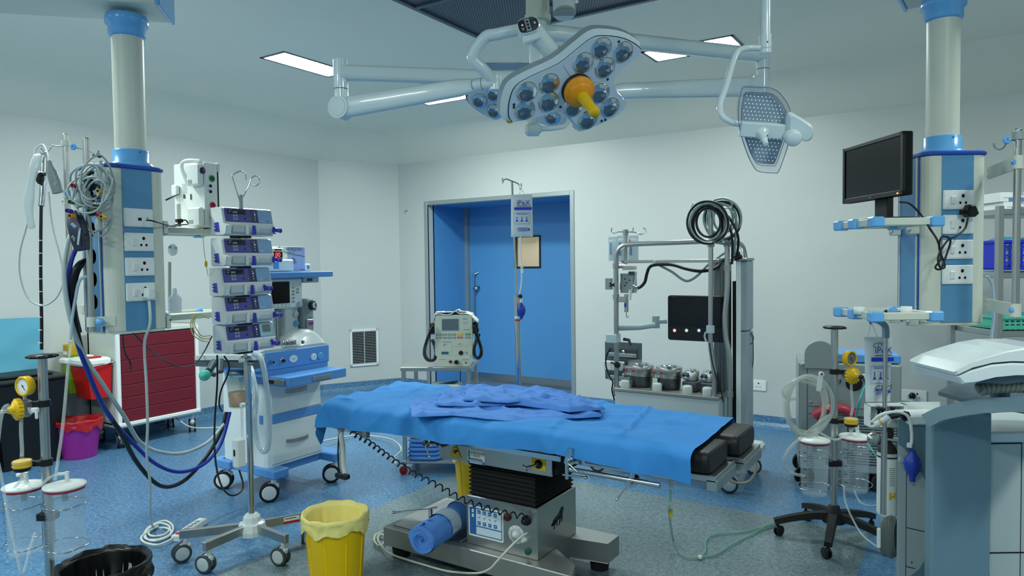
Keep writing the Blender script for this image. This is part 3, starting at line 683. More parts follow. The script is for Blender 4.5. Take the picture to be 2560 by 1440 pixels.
for z0, z1 in ((Lr*.33, Lr*.52), (Lr*.72, Lr*.95)):
    b = B(t); b.m(mat('paper_tape', '#9fb6c8', .6)); b.surf(lambda u, v: ((.0735)*math.cos(pi*(-.25+1.35*u)), .0735*math.sin(pi*(-.25+1.35*u)), z0+(z1-z0)*(.1*math.sin(u*9)*.5+v)), 26, 4, Mr); b.obj('tape_band')
# mains lead of the table
b = B(); b.m(mat('cream_cable', '#c9cdbb', .5))
pts = [on(1318, 1333, y=2.722), on(1306, 1340, y=2.70), on(1285, 1358, y=2.66), on(1262, 1382, y=2.62), on(1242, 1404, y=2.60), on(1222, 1424, y=2.60), on(1190, 1433, y=2.62), on(1120, 1428, y=2.66), on(1060, 1412, y=2.68)]+[on(x, y, z=.02) for x, y in ((1020, 1400), (985, 1388), (960, 1372), (945, 1350), (950, 1335), (965, 1345), (950, 1365), (936, 1352), (942, 1335), (975, 1325))]
b.tube(pts, .0055); solo(b, 'table_power_cord', 'cream cord from the table control box looping round its base on the floor', 'cord')
# ================================================================ CEILING PENDANTS
def caster(t, x, y, r=.06, ang=0.0, twin=True, hub=None, h=None, tyre=None, name='caster'):
    """swivel caster standing on the floor; ang = rolling direction in the thing's world frame"""
    hub = hub or LGREY; h = h or r*2.5; tyre = tyre or RUBBER
    b = B(t); Mx = TR(x, y, 0) @ RZ(ang)
    b.m(hub).cyl((0, 0, r*1.75), (0, 0, h), r*.28, n=12, M=Mx); b.bx(-.7*r, r*.5, -.34*r, .34*r, r*1.25, r*1.95, r*.2, Mx); b.bx(-.85*r, .0, -.14*r, .14*r, r*.6, r*1.5, r*.1, Mx)
    c = b.obj(name)
    for s in ((-1, 1) if twin else (0,)):
        b = B(t); w_ = .26*r if twin else .42*r; y0 = s*.36*r-w_/2
        Mw = Mx @ frame((-.45*r, y0+w_, r), (1, 0, 0), (0, 0, 1))
        b.m(tyre).lathe([(.80*r, 0), (.97*r, .0), (r, w_*.25), (r, w_*.75), (.97*r, w_), (.80*r, w_)], Mw, 24); b.m(hub).lathe([(.01*r, -.001), (.6*r, -w_*.1), (.82*r, .001), (.82*r, w_-.001), (.6*r, w_*1.1), (.01*r, w_*1.12)], Mw, 24)
        sub(c, b, 'wheel')
    return c
def pendant(loc, rz, lab, cx, cyy, outlets_side, plates, shelves, armang):
    t = thing('ceiling_pendant', lab, 'ceiling pendant', loc, rz, None); mw = t.matrix_world
    def LB(): b = B(); b.parent = t; return b
    W, D_, Z0, Z1 = .27, .25, 1.27, 1.985
    ol = rr(W, D_, .045, 5, 0, D_/2)
    b = LB(); b.m(CREAM).prism(ol, Z0, Z1, smooth=False); 
    body = b.obj('service_head')
    b = LB(); b.m(CREAM).prism(rr(W*.98, D_*.98, .045, 5, 0, D_/2), Z0-.012, Z0); b.obj('bottom_cap')
    b = LB(); b.m(BLUED).prism(rr(W+.016, D_+.016, .05, 5, 0, D_/2), Z1, Z1+.02, ch=.006); b.obj('top_trim')
    b = LB(); b.m(BLUEP).bx(-.068, .068, -.002, .01, Z0+.0, Z1); b.obj('front_panel')
    for s in (-1, 1):
        b = LB(); b.m(BLUEP).bx(s*W/2-.004, s*W/2+.004, .05, .20, Z0, Z1); b.m(BLUED).bx(s*W/2-.005, s*W/2+.006, .045, .05, Z0, Z1); b.bx(s*W/2-.005, s*W/2+.006, .20, .205, Z0, Z1); b.m(CREAM).bx(s*W/2-.008, s*W/2+.012, .055, .062, Z0, Z1); b.bx(s*W/2-.008, s*W/2+.012, .188, .195, Z0, Z1)
        b.obj('side_panel')
        if outlets_side == s:
            for i, (zz, c_) in enumerate(((1.86, GREEN), (1.72, INKB), (1.60, BLACK), (1.50, YEL), (1.40, YEL))):
                b = LB(); Mo = frame((s*W/2+s*.004, .125, zz), (0, -s, 0), (0, 0, 1)); b.m(c_).lathe([(.034, 0), (.034, .004), (.024, .006)], Mo, 20); b.m(CHROME).lathe([(.021, .004), (.021, .014), (.012, .016)], Mo, 18); b.m(HOLE).disc(.012, Mo, .0165); b.obj('gas_outlet')
    for (zz, kd) in plates:
        plate_local(t, FNY(.0, -.002, zz), .132, .082, kd)
    # column with blue collars
    b = LB(); b.m(CREAM).cyl((cx, cyy, Z1+.1), (cx, cyy, 2.66), .066, n=36); b.obj('column')
    b = LB(); b.m(BLUEG).lathe([(.098, Z1+.018), (.098, Z1+.03), (.086, Z1+.045), (.078, Z1+.048), (.078, Z1+.098), (.074, Z1+.103), (.066, Z1+.103)], TR(cx, cyy), 36); b.m(HOLE).ball((cx-.0, cyy-.078, Z1+.09), .003); b.obj('lower_collar')
    b = LB(); b.m(BLUEG).lathe([(.066, 2.60), (.074, 2.603), (.078, 2.61), (.078, 2.648), (.09, 2.66), (.09, 2.688), (.086, 2.70), (.06, 2.705)], TR(cx, cyy), 36); b.obj('upper_collar')
    Ma = TR(cx, cyy, 0) @ RZ(armang)
    b = LB(); b.m(CREAM).bx(-.16, 1.5, -.13, .13, 2.722, 2.93, .006, Ma); b.cyl((1.3, 0, 2.93), (1.3, 0, 3.12), .13, n=30, M=Ma); b.obj('ceiling_arm')
    b = LB(); b.m(BLUEG).bx(-.175, -.158, -.135, .135, 2.715, 2.935, .004, Ma); b.obj('arm_end_cap')
    return t
def plate_local(t, Mp, w_, h_, kind):
    def LB(): b = B(); b.parent = t; return b
    b = LB(); b.m(WHITE).prism(rr(w_, h_, .006), 0, .008, Mp, ch=.002); b.m(PAPER).prism(rr(w_*.93, h_*.86, .004), .008, .0095, Mp)
    p = b.obj('socket_plate')
    if kind == 'data': b = LB(); b.m(HOLE).rect(.016, .013, Mp, .0103, w_*.02, -.006); b.disc(.003, Mp, .0103, w_*.28, 0); b.parent = None; sub(p, b, 'data_port'); return
    b = LB(); b.m(WHITE).box((-w_*.2, 0, .0125), (w_*.15, h_*.40, .007), .0015, Mp @ RX(.10)); b.parent = None; sub(p, b, 'rocker_switch')
    for (u, v, r) in ((.13, .20, .0068), (.04, -.16, .0052), (.22, -.16, .0052)):
        b = LB(); b.m(HOLE).disc(r, Mp, .0103, w_*u, h_*v, 12, 1.15); b.parent = None; sub(p, b, 'socket_hole')
PL = pendant((-3.10, 1.73, 0), pi/2, 'left ceiling pendant with light blue collars, its lowest socket holding a white plug', .05, .13, -1,
             [(1.771, 'data'), (1.663, 's'), (1.553, 's'), (1.440, 's')], None, math.radians(135))
PR_ = pendant((-.02, 3.56, 0), YAW, 'right ceiling pendant with light blue collars, carrying the black monitor on its shelves', .025, .15, 1,
             [(1.795, 's'), (1.690, 's'), (1.583, 's'), (1.475, 's')], None, math.radians(-37))
# shelves
def shelf(t, P0, ux, uy, w_, d_, z, clips, nm='shelf'):
    """P0 corner; ux, uy unit plan directions; rails around a thin tray"""
    b = B(t); ux = Vector((*ux, 0)).normalized(); uy = Vector((-ux.y, ux.x, 0)) if uy is None else Vector((*uy, 0)).normalized()
    Ms = frame((P0[0], P0[1], z), ux, uy)
    b.m(CREAM).bx(0, w_, 0, d_, -.006, .002, 0, Ms)
    p = b.obj(nm)
    for q in ((0, w_, -.006, .006), (0, w_, d_-.006, d_+.006)):
        b = B(t); b.m(CREAM).bx(q[0], q[1], q[2], q[3], -.014, .016, .003, Ms); sub(p, b, 'shelf_rail')
    for q in ((-.006, .006), (w_-.006, w_+.006)):
        b = B(t); b.m(CREAM).bx(q[0], q[1], 0, d_, -.014, .016, .003, Ms); sub(p, b, 'shelf_rail')
    for (u, v) in clips:
        b = B(t); b.m(BLUEG).box((u*w_, v*d_, 0), (.075 if v in (0, 1) and u not in (0, 1) else .05, .05, .042), .006, Ms); sub(p, b, 'blue_clip')
    return p
uR = Vector((-.095+.287, 3.219-3.095)).normalized(); uL = Vector((-.521+.287, 3.265-3.095)).normalized()
for z, dz in ((1.692, 0), (1.318, 0)):
    C0 = Vector((-.287, 3.095)); wR = .235; wL = .29
    uyv = Vector((-uR.y, uR.x)); shelf(PR_, C0+uL*0, uR, uL, wR, wL, z, [(0, 0), (0, 1), (1, 0), (1, 1), (0, .55)])
for z in (1.70, 1.30):
    for xx in (.06, .2):
        b = B(PR_); b.m(CREAM); p = Vector((-.16, 3.50, z-.02))+Vector((.0-.0, 0, 0)); b.box(Vector((-.02, 3.56, z-.03)) + (RZ(YAW) @ Vector((-.155, xx, 0))), (.05, .04, .035), .004); b.m(CHROME).ball(Vector((-.02, 3.56, z-.03)) + (RZ(YAW) @ Vector((-.18, xx-.02, 0))), .006); b.obj('shelf_bracket')
for z in (1.735, 1.292):
    shelf(PL, (-3.66, 1.93), (1, 0), (0, 1), .29, .46, z, [(1, 0), (1, 1), (0, 1)])
    b = B(PL); b.m(CREAM).bx(-3.38, -3.12, 1.865, 1.885, z-.03, z+.03, .003); b.bx(-3.40, -3.36, 1.87, 1.96, z-.025, z+.02, .003); b.m(BLUEG).lathe([(.012, -.03), (.03, -.025), (.034, 0), (.03, .025), (.012, .03)], TR(-3.36, 1.99, z), 18); b.m(DGREY).disc(.005, FX(-3.119, 1.88, z+.01)); b.obj('shelf_bracket')
# rods
def rod_pole(t, p, z0, z1, r=.0128, nm='accessory_pole'):
    b = B(t); b.m(SS).cyl((p[0], p[1], z0), (p[0], p[1], z1), r, n=20); b.m(CHROME).lathe([(r+.001, z1-.004), (r+.001, z1), (.001, z1+.003)], TR(p[0], p[1]), 20); return b.obj(nm)
pA = at(222, 590, 3.0); pB = at(172, 590, 3.3)
rod_pole(PL, pA, 1.275, 2.105); rod_pole(PL, pB, 1.34, 2.18)
def blade(t, a, b_, z, h=.042, th=.008, knob=None):
    b = B(t); a = Vector((a[0], a[1], z)); c = Vector((b_[0], b_[1], z)); d = (c-a).normalized(); n = Vector((-d.y, d.x, 0))
    b.m(CREAM).add([a+n*s*th/2+Vector((0, 0, k*h/2)) for k in (-1, 1) for s in (-1, 1)]+[c+n*s*th/2+Vector((0, 0, k*h/2)) for k in (-1, 1) for s in (-1, 1)], [(0, 2, 3, 1), (4, 5, 7, 6), (0, 1, 5, 4), (2, 6, 7, 3), (0, 4, 6, 2), (1, 3, 7, 5)])
    b.cyl(c-Vector((0, 0, h/2)), c+Vector((0, 0, h/2)), .019, n=18)
    b.obj('pole_bracket')
    b = B(t); k = c-d*.035+Vector(knob or (0, 0, 0)); b.m(BLUEG).lathe([(.008, -.004), (.016, 0), (.018, .012), (.013, .02), (.001, .022)], frame(k, CR, CU), 12); b.obj('blue_knob')
blade(PL, (-3.105, 1.62), pA, 1.318, knob=(.02, -.01, 0)); blade(PL, (-3.2, 1.60), pB, 1.90); blade(PL, (-3.105, 1.64), pA, 1.93, knob=(.03, 0, .01)); blade(PL, (-3.3, 1.60), pB, 1.36)
pC = at(2541, 590, 2.65)
rod_pole(PR_, pC, 1.315, 2.03)
e = Vector((-.02, 3.56, 0)) + (RZ(YAW) @ Vector((.128, -.003, 0)))
blade(PR_, e, pC, 1.905, .05, knob=(0, -.03, 0)); blade(PR_, e, pC, 1.345, .05, knob=(0, -.03, 0))
b = B(PR_); b.m(DGREY)
for zz in (1.905, 1.345):
    for s in (-.012, .012): b.cyl(e+Vector((0, -.004, zz+s)), e+Vector((.004, -.010, zz+s)), .005, n=10)
b.obj('bracket_screws')
def hook_arm(t, pts, r=.003, nm='hook'):
    b = B(t); b.m(CHROME).tube(pts, r, 7); return b.obj(nm)
hook_arm(PR_, [at(2541, 350, 2.65), at(2520, 353, 2.63), at(2510, 368, 2.62), at(2500, 374, 2.61), at(2488, 370, 2.61), at(2484, 358, 2.61)])
hook_arm(PR_, [at(2545, 350, 2.63), at(2570, 338, 2.63), at(2590, 340, 2.63), at(2600, 330, 2.63)])
b = B(PR_); b.m(GREYP).cyl((pC.x, pC.y, 1.99), (pC.x, pC.y, 2.02), .019, n=16); b.obj('hook_clamp'); b = B(PR_); p = at(2517, 350, 2.61); b.m(BLUEG)
for k in range(6): b.ball(p+CR*.009*math.cos(k)+CU*.009*math.sin(k), .007, n=8)
b.obj('blue_knob')
hook_arm(PL, [at(165, 367, 3.3), at(140, 365, 3.3), at(130, 364, 3.3), at(124, 375, 3.3), at(115, 380, 3.3), at(106, 376, 3.3), at(98, 362, 3.3)])
hook_arm(PL, [at(190, 370, 3.28), at(215, 375, 3.2), at(240, 387, 3.1), at(247, 385, 3.08), at(248, 378, 3.08)])
hook_arm(PL, [at(170, 500, 3.3), at(166, 508, 3.3), at(160, 510, 3.3), at(156, 502, 3.3)])
b = B(PL); b.m(CREAM).cyl((pB.x, pB.y, 2.125), (pB.x, pB.y, 2.15), .018); b.obj('hook_clamp'); b = B(PL); p = at(184, 367, 3.27); b.m(BLUEG)
for k in range(6): b.ball(p+CR*.009*math.cos(k)+CU*.009*math.sin(k), .008, n=8)
b.obj('blue_knob')
b = B(PL); b.m(BLACK).cyl(at(232, 388, 2.97), at(249, 391, 2.97), .004); b.ball(at(249, 391, 2.97), .008, (1.4, 1, .8)); b.m(CHROME).cyl(at(240, 388, 2.97), at(247, 376, 2.97), .003); b.obj('clamp_lever')
# white plug and power lead to the strip on the floor
b = B(); Mp = FX(-3.09, 1.755, 1.436); b.m(WHITE).prism([(-.022, -.020), (-.016, .022), (.016, .022), (.022, -.020), (.012, -.032), (-.012, -.032)], 0, .040, Mp, ch=.008)
solo(b, 'white_plug', 'white plug in the lowest socket of the left ceiling pendant', 'plug')
b = B(); b.m(mat('white_cable', '#c9d2cf', .45))
cpts = [Vector((-3.075, 1.755, 1.41)), Vector((-3.075, 1.757, 1.30)), at(361, 860, 3.2), at(366, 960, 3.3), at(369, 1060, 3.4), at(367, 1140, 3.5), at(376, 1215, 3.6), at(376, 1290, 3.75)]
cpts += [on(x, y, z=.012) for x, y in ((385, 1318), (415, 1320), (428, 1330), (410, 1345), (375, 1350), (360, 1340), (372, 1318), (410, 1302), (432, 1315), (425, 1338), (390, 1352), (366, 1346), (368, 1326), (400, 1308), (425, 1318), (412, 1336), (380, 1340), (372, 1330), (395, 1315))]
cpts += [on(x, y, z=.02) for x, y in ((355, 1340), (362, 1356), (395, 1362), (425, 1350), (436, 1340))]
b.tube(cpts, .0065); solo(b, 'white_power_cord', 'white cord running from the pendant plug to a coil by the power strip', 'cord')
t = thing('power_strip', 'white power strip lying on the blue floor beside the coiled cord', 'power strip', tuple(on(470, 1318, z=0)), 0)
a = on(438, 1342, z=.03); c = on(508, 1297, z=.03); dd = (c-a).normalized(); Ms = frame((a+c)/2*1.0, dd, Vector((0, 0, 1)).cross(dd)); Ls = (c-a).length
b = B(t); b.m(WHITE).box((0, 0, -.012), (Ls, .055, .036), .004, Ms); st = b.obj('strip_body')
for i in range(5):
    for (u, v, r) in ((0, .009, .004), (-.008, -.007, .003), (.008, -.007, .003)):
        pass
    b = B(t); b.m(GREYP); b.disc(.016, Ms @ TR(-Ls/2+.075+i*(Ls-.1)/5, 0, .0), .0065); b.m(HOLE)
    for (u, v) in ((.008, 0), (-.006, .007), (-.006, -.007)): b.disc(.003, Ms @ TR(-Ls/2+.075+i*(Ls-.1)/5, 0, .0), .0069, u, v, 8)
    sub(st, b, 'outlet')
b = B(t); b.m(RED).box((-Ls/2+.03, 0, .008), (.02, .028, .008), .002, Ms); sub(st, b, 'red_switch')
# black monitor on the upper right shelf
t = thing('computer_monitor', 'black flat-screen monitor with a tiny orange light on the right pendant shelf', 'monitor', tuple(at(2205, 545, 2.88)))
mR = at(2259, 430, 2.72); mL = at(2108, 455, 3.15); dx = Vector((mR.x-mL.x, mR.y-mL.y, 0)); W_ = dx.length; dx.normalize(); mc = (mR+mL)/2
Mm = frame((mc.x, mc.y, 1.92), dx, (0, 0, 1)); H_ = .247
b = B(t); b.m(BLACK)
for q in ((-W_/2, -W_/2+.016, -H_/2, H_/2), (W_/2-.016, W_/2, -H_/2, H_/2), (-W_/2, W_/2, H_/2-.016, H_/2), (-W_/2, W_/2, -H_/2, -H_/2+.02)): b.bx(*q, -.035, .004, .002, Mm)
b.bx(-W_/2, W_/2, -H_/2, H_/2, -.04, -.004, .004, Mm); b.bx(-.12, .12, -.09, .09, -.055, -.035, .006, Mm); case = b.obj('monitor_case')
b = B(t); b.m(SCREEN).rect(W_-.03, H_-.034, Mm, -.0015, 0, .002); b.obj('screen')
b = B(t); b.m(LGREY).text('acer', .009, Mm @ TR(0, -H_/2+.009), .0046); b.T = Matrix(); sub(case, b, 'maker_mark').location = (0, 0, 0)
b = B(t); b.m(mat('orange_light', (1, .25, .05), .4, emit=6)).box((W_/2-.03, -H_/2+.008, .005), (.006, .004, .003), 0, Mm); sub(case, b, 'power_light')
b = B(t); b.m(BLACK).bx(-.05, .04, -H_/2-.085, -H_/2+.05, -.075, -.045, .004, Mm); b.obj('stand_neck')
b = B(t); b.m(BLACK).bx(-.11, .11, 1.704-1.92+.002, 1.704-1.92+.014, -.13, .05, .003, Mm); b.obj('stand_foot')
b = B(); b.m(BLACK); b.tube([at(2250, 505, 2.76), at(2275, 510, 2.78), at(2305, 540, 2.8), at(2325, 572, 2.74), at(2345, 605, 2.86), at(2352, 645, 2.87), at(2338, 668, 2.87), at(2352, 672, 2.87), at(2365, 640, 2.87), at(2376, 600, 2.87), at(2355, 592, 2.87), at(2348, 620, 2.87), at(2362, 665, 2.88), at(2350, 668, 2.86), at(2346, 640, 2.86), at(2368, 602, 2.86), at(2390, 590, 2.87), at(2412, 572, 2.9), at(2420, 545, 2.92)], .0042)
solo(b, 'monitor_cable', 'black monitor lead tied in a bundle and hanging across the right pendant', 'cable')
b = B(); Mp = frame(at(2419, 528, 2.97), CR, (0, 0, 1)); b.m(BLACK).prism([(-.028, -.012), (-.012, .026), (.012, .026), (.028, -.012), (.012, -.026), (-.012, -.026)], -.008, .04, Mp, ch=.008); b.cyl((-.035, -.005, .01), (.0, -.005, .01), .012, M=Mp)
solo(b, 'black_plug', 'large black plug in the top socket of the right ceiling pendant', 'plug')
# little things on the lower right shelf
for (px, lab) in ((2148, 'left of two white tape rolls on the lower right shelf'), (2266, 'right of two white tape rolls on the lower right shelf, by the pendant')):
    p = at(px, 783, 2.88); p.z = 1.32; b = B(); b.m(PAPER).lathe([(.0125, 0), (.021, 0), (.021, .030), (.0125, .030), (.0125, 0)], TR(p.x, p.y, p.z), 20); solo(b, 'tape_roll', lab, 'tape roll', 'white tape rolls on the lower shelf')
p = at(2190, 780, 2.93); p.z = 1.328; b = B(); b.m(mat('syringe', '#b9c6cc', .3)).cyl(p-CR*.03, p+CR*.03, .006, n=10); b.m(BLACK).cyl(p+CR*.03, p+CR*.042, .003); b.cyl(p+CR*.042, p+CR*.044, .007); solo(b, 'syringe', 'clear syringe lying between the two tape rolls on the lower shelf', 'syringe')
p = at(2235, 783, 2.95); p.z = 1.326; b = B(); b.m(BLUEM).box(p, (.07, .02, .006), .002); solo(b, 'blue_pen', 'slim blue pen lying on the lower right shelf beside a tape roll', 'pen')
# ================================================================ PATIENT MONITOR on the left pendant shelf
yw = math.radians(25)-YAW       # direction (from +y) of the side with the coloured sockets
t = thing('patient_monitor', 'white patient monitor seen from behind, coloured sockets down its side, on the left pendant shelf', 'patient monitor', (-3.50, 2.20, 1.753))
c = at(513, 480, 3.66); sd = Vector((math.sin(-yw)*-1, math.cos(yw), 0)); sd = Vector((math.sin(math.radians(25)-YAW), math.cos(math.radians(25)-YAW), 0)); rd = Vector((sd.y, -sd.x, 0))  # rd: along rear face, to the camera right
Mr_ = frame((c.x, c.y, 1.755), rd, (0, 0, 1))       # faces the camera (rear)
Wm, Hm, Dm = .235, .345, .085
b = B(t); b.m(WHITE); b.bx(-Wm, 0, .0, Hm, -Dm, -.001, .006, Mr_); b.prism([(-Wm+.02, .0), (-.002, .0), (-.002, .03), (-Wm+.02, .02)], -Dm, .0, Mr_); rear = b.obj('monitor_body')
b = B(t); b.m(SCREEN).bx(-Wm+.01, -.008, .02, Hm-.045, -Dm-.014, -Dm-.002, .002, Mr_); b.obj('screen')
b = B(t); b.m(WHITE).bx(-Wm, 0, Hm-.045, Hm+.004, -Dm-.02, -Dm, .004, Mr_); b.obj('front_bezel')
for q in ((-.10, -.004, Hm-.125, Hm-.012, .0, .035), (-.10, -.004, .005, .105, .0, .035), (-Wm, -Wm+.05, .17, .235, 0, .02)): b = B(t); b.m(WHITE).bx(*q, .008, Mr_); b.obj('rear_module')
b = B(t); b.m(WHITE).tube([(-.135, Hm-.10, .0), (-.145, Hm-.02, .02), (-.11, Hm+.008, .02), (-.03, Hm+.004, .0)], .010, M=Mr_); b.obj('carry_handle')
b = B(t); b.m(mat('dark_purple', '#3a1c3c', .4)).lathe([(.017, 0), (.017, .003), (.001, .004)], frame(Mr_ @ Vector((0.004, Hm-.05, .018)), sd, (0, 0, 1)), 20); b.m(DGREY)
for k in range(14): b.rect(.03, .0025, Mr_, .0012, -Wm+.035, .13-.006*k)
b.rect(.015, .022, Mr_, .0012, -.155, .17); b.rect(.010, .03, Mr_, .0012, -.105, .165); b.m(GREYP)
for k in range(6): b.rect(.035, .0025, Mr_, .0012, -.15, .235-.009*k)
b.rect(.03, .018, Mr_, .0362, -.07, .03); b.rect(.03, .018, Mr_, .0362, -.07, Hm-.105)
sub(rear, b, 'rear_marks')
Ms_ = frame(Mr_ @ Vector((.0012, 0, 0)), sd, (0, 0, 1))
for (u, v, r, c_) in ((.045, Hm-.085, .017, GREEN), (.033, Hm-.125, .008, BLACK), (.033, Hm-.155, .008, BLACK), (.045, Hm-.225, .017, mat('connector_red', '#b01834', .35)), (.045, Hm-.288, .017, mat('connector_amber', '#c98a1e', .35)), (.045, Hm-.322, .016, PINK)):
    b = B(t); b.m(c_).lathe([(r, 0), (r, .004), (r*.75, .005), (r*.7, .002), (.001, .002)], Ms_ @ TR(u, v), 18); b.m(HOLE).disc(r*.25, Ms_ @ TR(u, v), .004); b.obj('lead_socket')
b = B(); b.m(BLACK); b.tube([at(366, 551, 3.12), at(375, 551, 3.1), at(395, 556, 3.12), at(430, 566, 3.3), at(455, 562, 3.45), at(470, 560, 3.6), at(462, 550, 3.6), at(445, 560, 3.55), at(430, 565, 3.4)], .0035)
solo(b, 'network_cable', 'black lead from the top left socket plate to the patient monitor', 'cable')
b = B(); b.m(BLACK); b.tube([at(415, 500, 3.4), at(430, 493, 3.45), at(446, 486, 3.6)], .004); solo(b, 'rear_cable', 'short black cable between the pendant edge and the patient monitor back', 'cable')
b = B(); b.m(BLACK); b.box(at(448, 552, 3.58), (.03, .03, .02), .004); b.cyl(at(448, 552, 3.58), at(449, 566, 3.58), .008); solo(b, 'mains_connector', 'black mains connector low on the back of the patient monitor', 'connector')
YT = mat('yellow_tube', '#d0c890', .4)
b = B(); b.m(YT); b.tube([at(507, 530, 3.6), at(506, 560, 3.58), at(508, 600, 3.58), at(512, 640, 3.6), at(516, 665, 3.62), at(520, 690, 3.66)], .0018); b.m(YEL).ball(at(515, 660, 3.62), .008, (1, 1, 2.2), 10)
solo(b, 'yellow_sensor_line', 'thin yellow tube hanging from the patient monitor behind the infusion pumps', 'tube')
b = B(); b.m(YT)
for k in range(3): b.tube([at(490+k*3, 785, 3.4), at(477+k*4, 805, 3.4), at(482+k*6, 835-k*4, 3.4), at(505, 852-k*6, 3.45), at(525, 853-k*7, 3.55)], .0028)
b.tube([at(490, 786, 3.4), at(505, 788, 3.45), at(522, 796, 3.55)], .0028)
solo(b, 'yellow_tube_bundle', 'yellow thin tubes looping from the lower left shelf behind the bottom pump', 'tubes')
# bags and bottle behind the left shelves
b = B(); b.m(mat('clear_bag', '#c4d4de', .15, alpha=.5)).ball(at(432, 625, 3.6), .035, (.8, .6, .9)); b.m(mat('bag_blue', '#6a86c8', .4)).ball(at(425, 618, 3.6), .008); b.ball(at(440, 620, 3.6), .006)
solo(b, 'folded_mask', 'small clear plastic mask bundled under the upper left shelf', 'mask')
b = B(); b.m(mat('clear_bag', '#c4d4de')).lathe([(.001, 0), (.03, .002), (.032, .07), (.012, .095), (.010, .12), (.001, .122)], TR(*at(438, 782, 3.45)), 16)
solo(b, 'clear_bottle', 'small clear plastic bottle on the lower left pendant shelf', 'bottle')
b = B(PL); b.m(SSR).cyl(at(424, 655, 3.7), at(424, 757, 3.7), .008); b.obj('shelf_post')
# ================================================================ INFUSION PUMPS AND STAND
cx, cy = -3.215, 2.365
t = thing('pump_stand', 'tall chrome pole stand on a five-leg wheeled base, carrying the syringe pumps', 'stand', (cx, cy, 0))
b = B(t); b.m(CHROME).cyl((cx, cy, .2), (cx, cy, 1.02), .0165, n=24); b.obj('pole')
b = B(t); b.m(CHROME).cyl((cx-.02, cy, .9), (cx-.02, cy, 1.93), .010, n=16); b.obj('inner_pole')
b = B(t); b.m(ENAMEL).lathe([(.075, .105), (.078, .13), (.07, .165), (.05, .175), (.045, .20), (.03, .215), (.018, .218)], TR(cx, cy), 10, smooth=False); b.obj('hub')
legs = [((430, 1380), ), ((540, 1420), ), ((720, 1365), ), ((700, 1305), ), ((545, 1290), )]
tips = [(-3.43, 2.115), (-3.19, 2.09), (-2.935, 2.345), (-3.085, 2.62), (-3.43, 2.52)]
for i, (x, y) in enumerate(tips):
    d = Vector((x-cx, y-cy, 0)); L_ = d.length; d.normalize(); Ml = frame((cx, cy, .145), d, Vector((0, 0, 1)).cross(d))
    b = B(t); b.m(SS).bx(.06, L_+.03, -.013, .013, -.024, .022, .003, Ml)
    if i == 3: b.m(PAPER).rect(.085, .036, Ml @ frame((0, -.0135, 0), (1, 0, 0), (0, 0, 1)), .0004, L_-.08, 0); b.m(RED).rect(.085, .012, Ml @ frame((0, -.0135, 0), (1, 0, 0), (0, 0, 1)), .0008, L_-.08, -.012); b.m(INK).rect(.06, .004, Ml @ frame((0, -.0135, 0), (1, 0, 0), (0, 0, 1)), .0008, L_-.085, .008)
    b.obj('leg')
    caster(t, x, y, .048, (1.2, .3, .2, 2.4, .9)[i], hub=LGREY, h=.122, tyre=mat('grey_rubber', '#3b4448', .6))
b = B(t); b.m(CHROME)
b.tube([(cx-.02, cy-.01, 1.90), (cx-.03, cy-.035, 2.0), (cx-.03, cy-.04, 2.03), (cx-.02, cy+.0, 2.055), (cx-.02, cy+.03, 2.045), (cx-.02, cy+.035, 2.01)], .003); b.obj('hook')
b = B(t); b.m(CHROME)
b.tube([(cx-.02, cy+.0, 1.90), (cx-.02, cy+.05, 1.98), (cx-.02, cy+.07, 2.025), (cx-.02, cy+.105, 2.04), (cx-.02, cy+.12, 2.01), (cx-.02, cy+.095, 1.985), (cx-.02, cy+.06, 1.99)], .003); b.obj('hook')
for (px, py) in ((576, 905), (578, 1018)):
    b = B(t); p = on(px, py, x=cx); b.m(WHITE).cyl((cx, cy-.05, p.z), (cx, cy-.025, p.z), .011); b.m(CHROME).cyl((cx, cy-.028, p.z), (cx, cy, p.z), .007); b.obj('pole_clamp')
b = B(t); b.m(WHITE).box((cx-.02, cy-.055, .555), (.05, .055, .155), .008); b.m(INK).rect(.016, .035, FNY(cx-.02, cy-.0826, .56)); b.obj('power_adapter')
NPU = 5
ZT = [1.862, 1.700, 1.545, 1.395, 1.243]
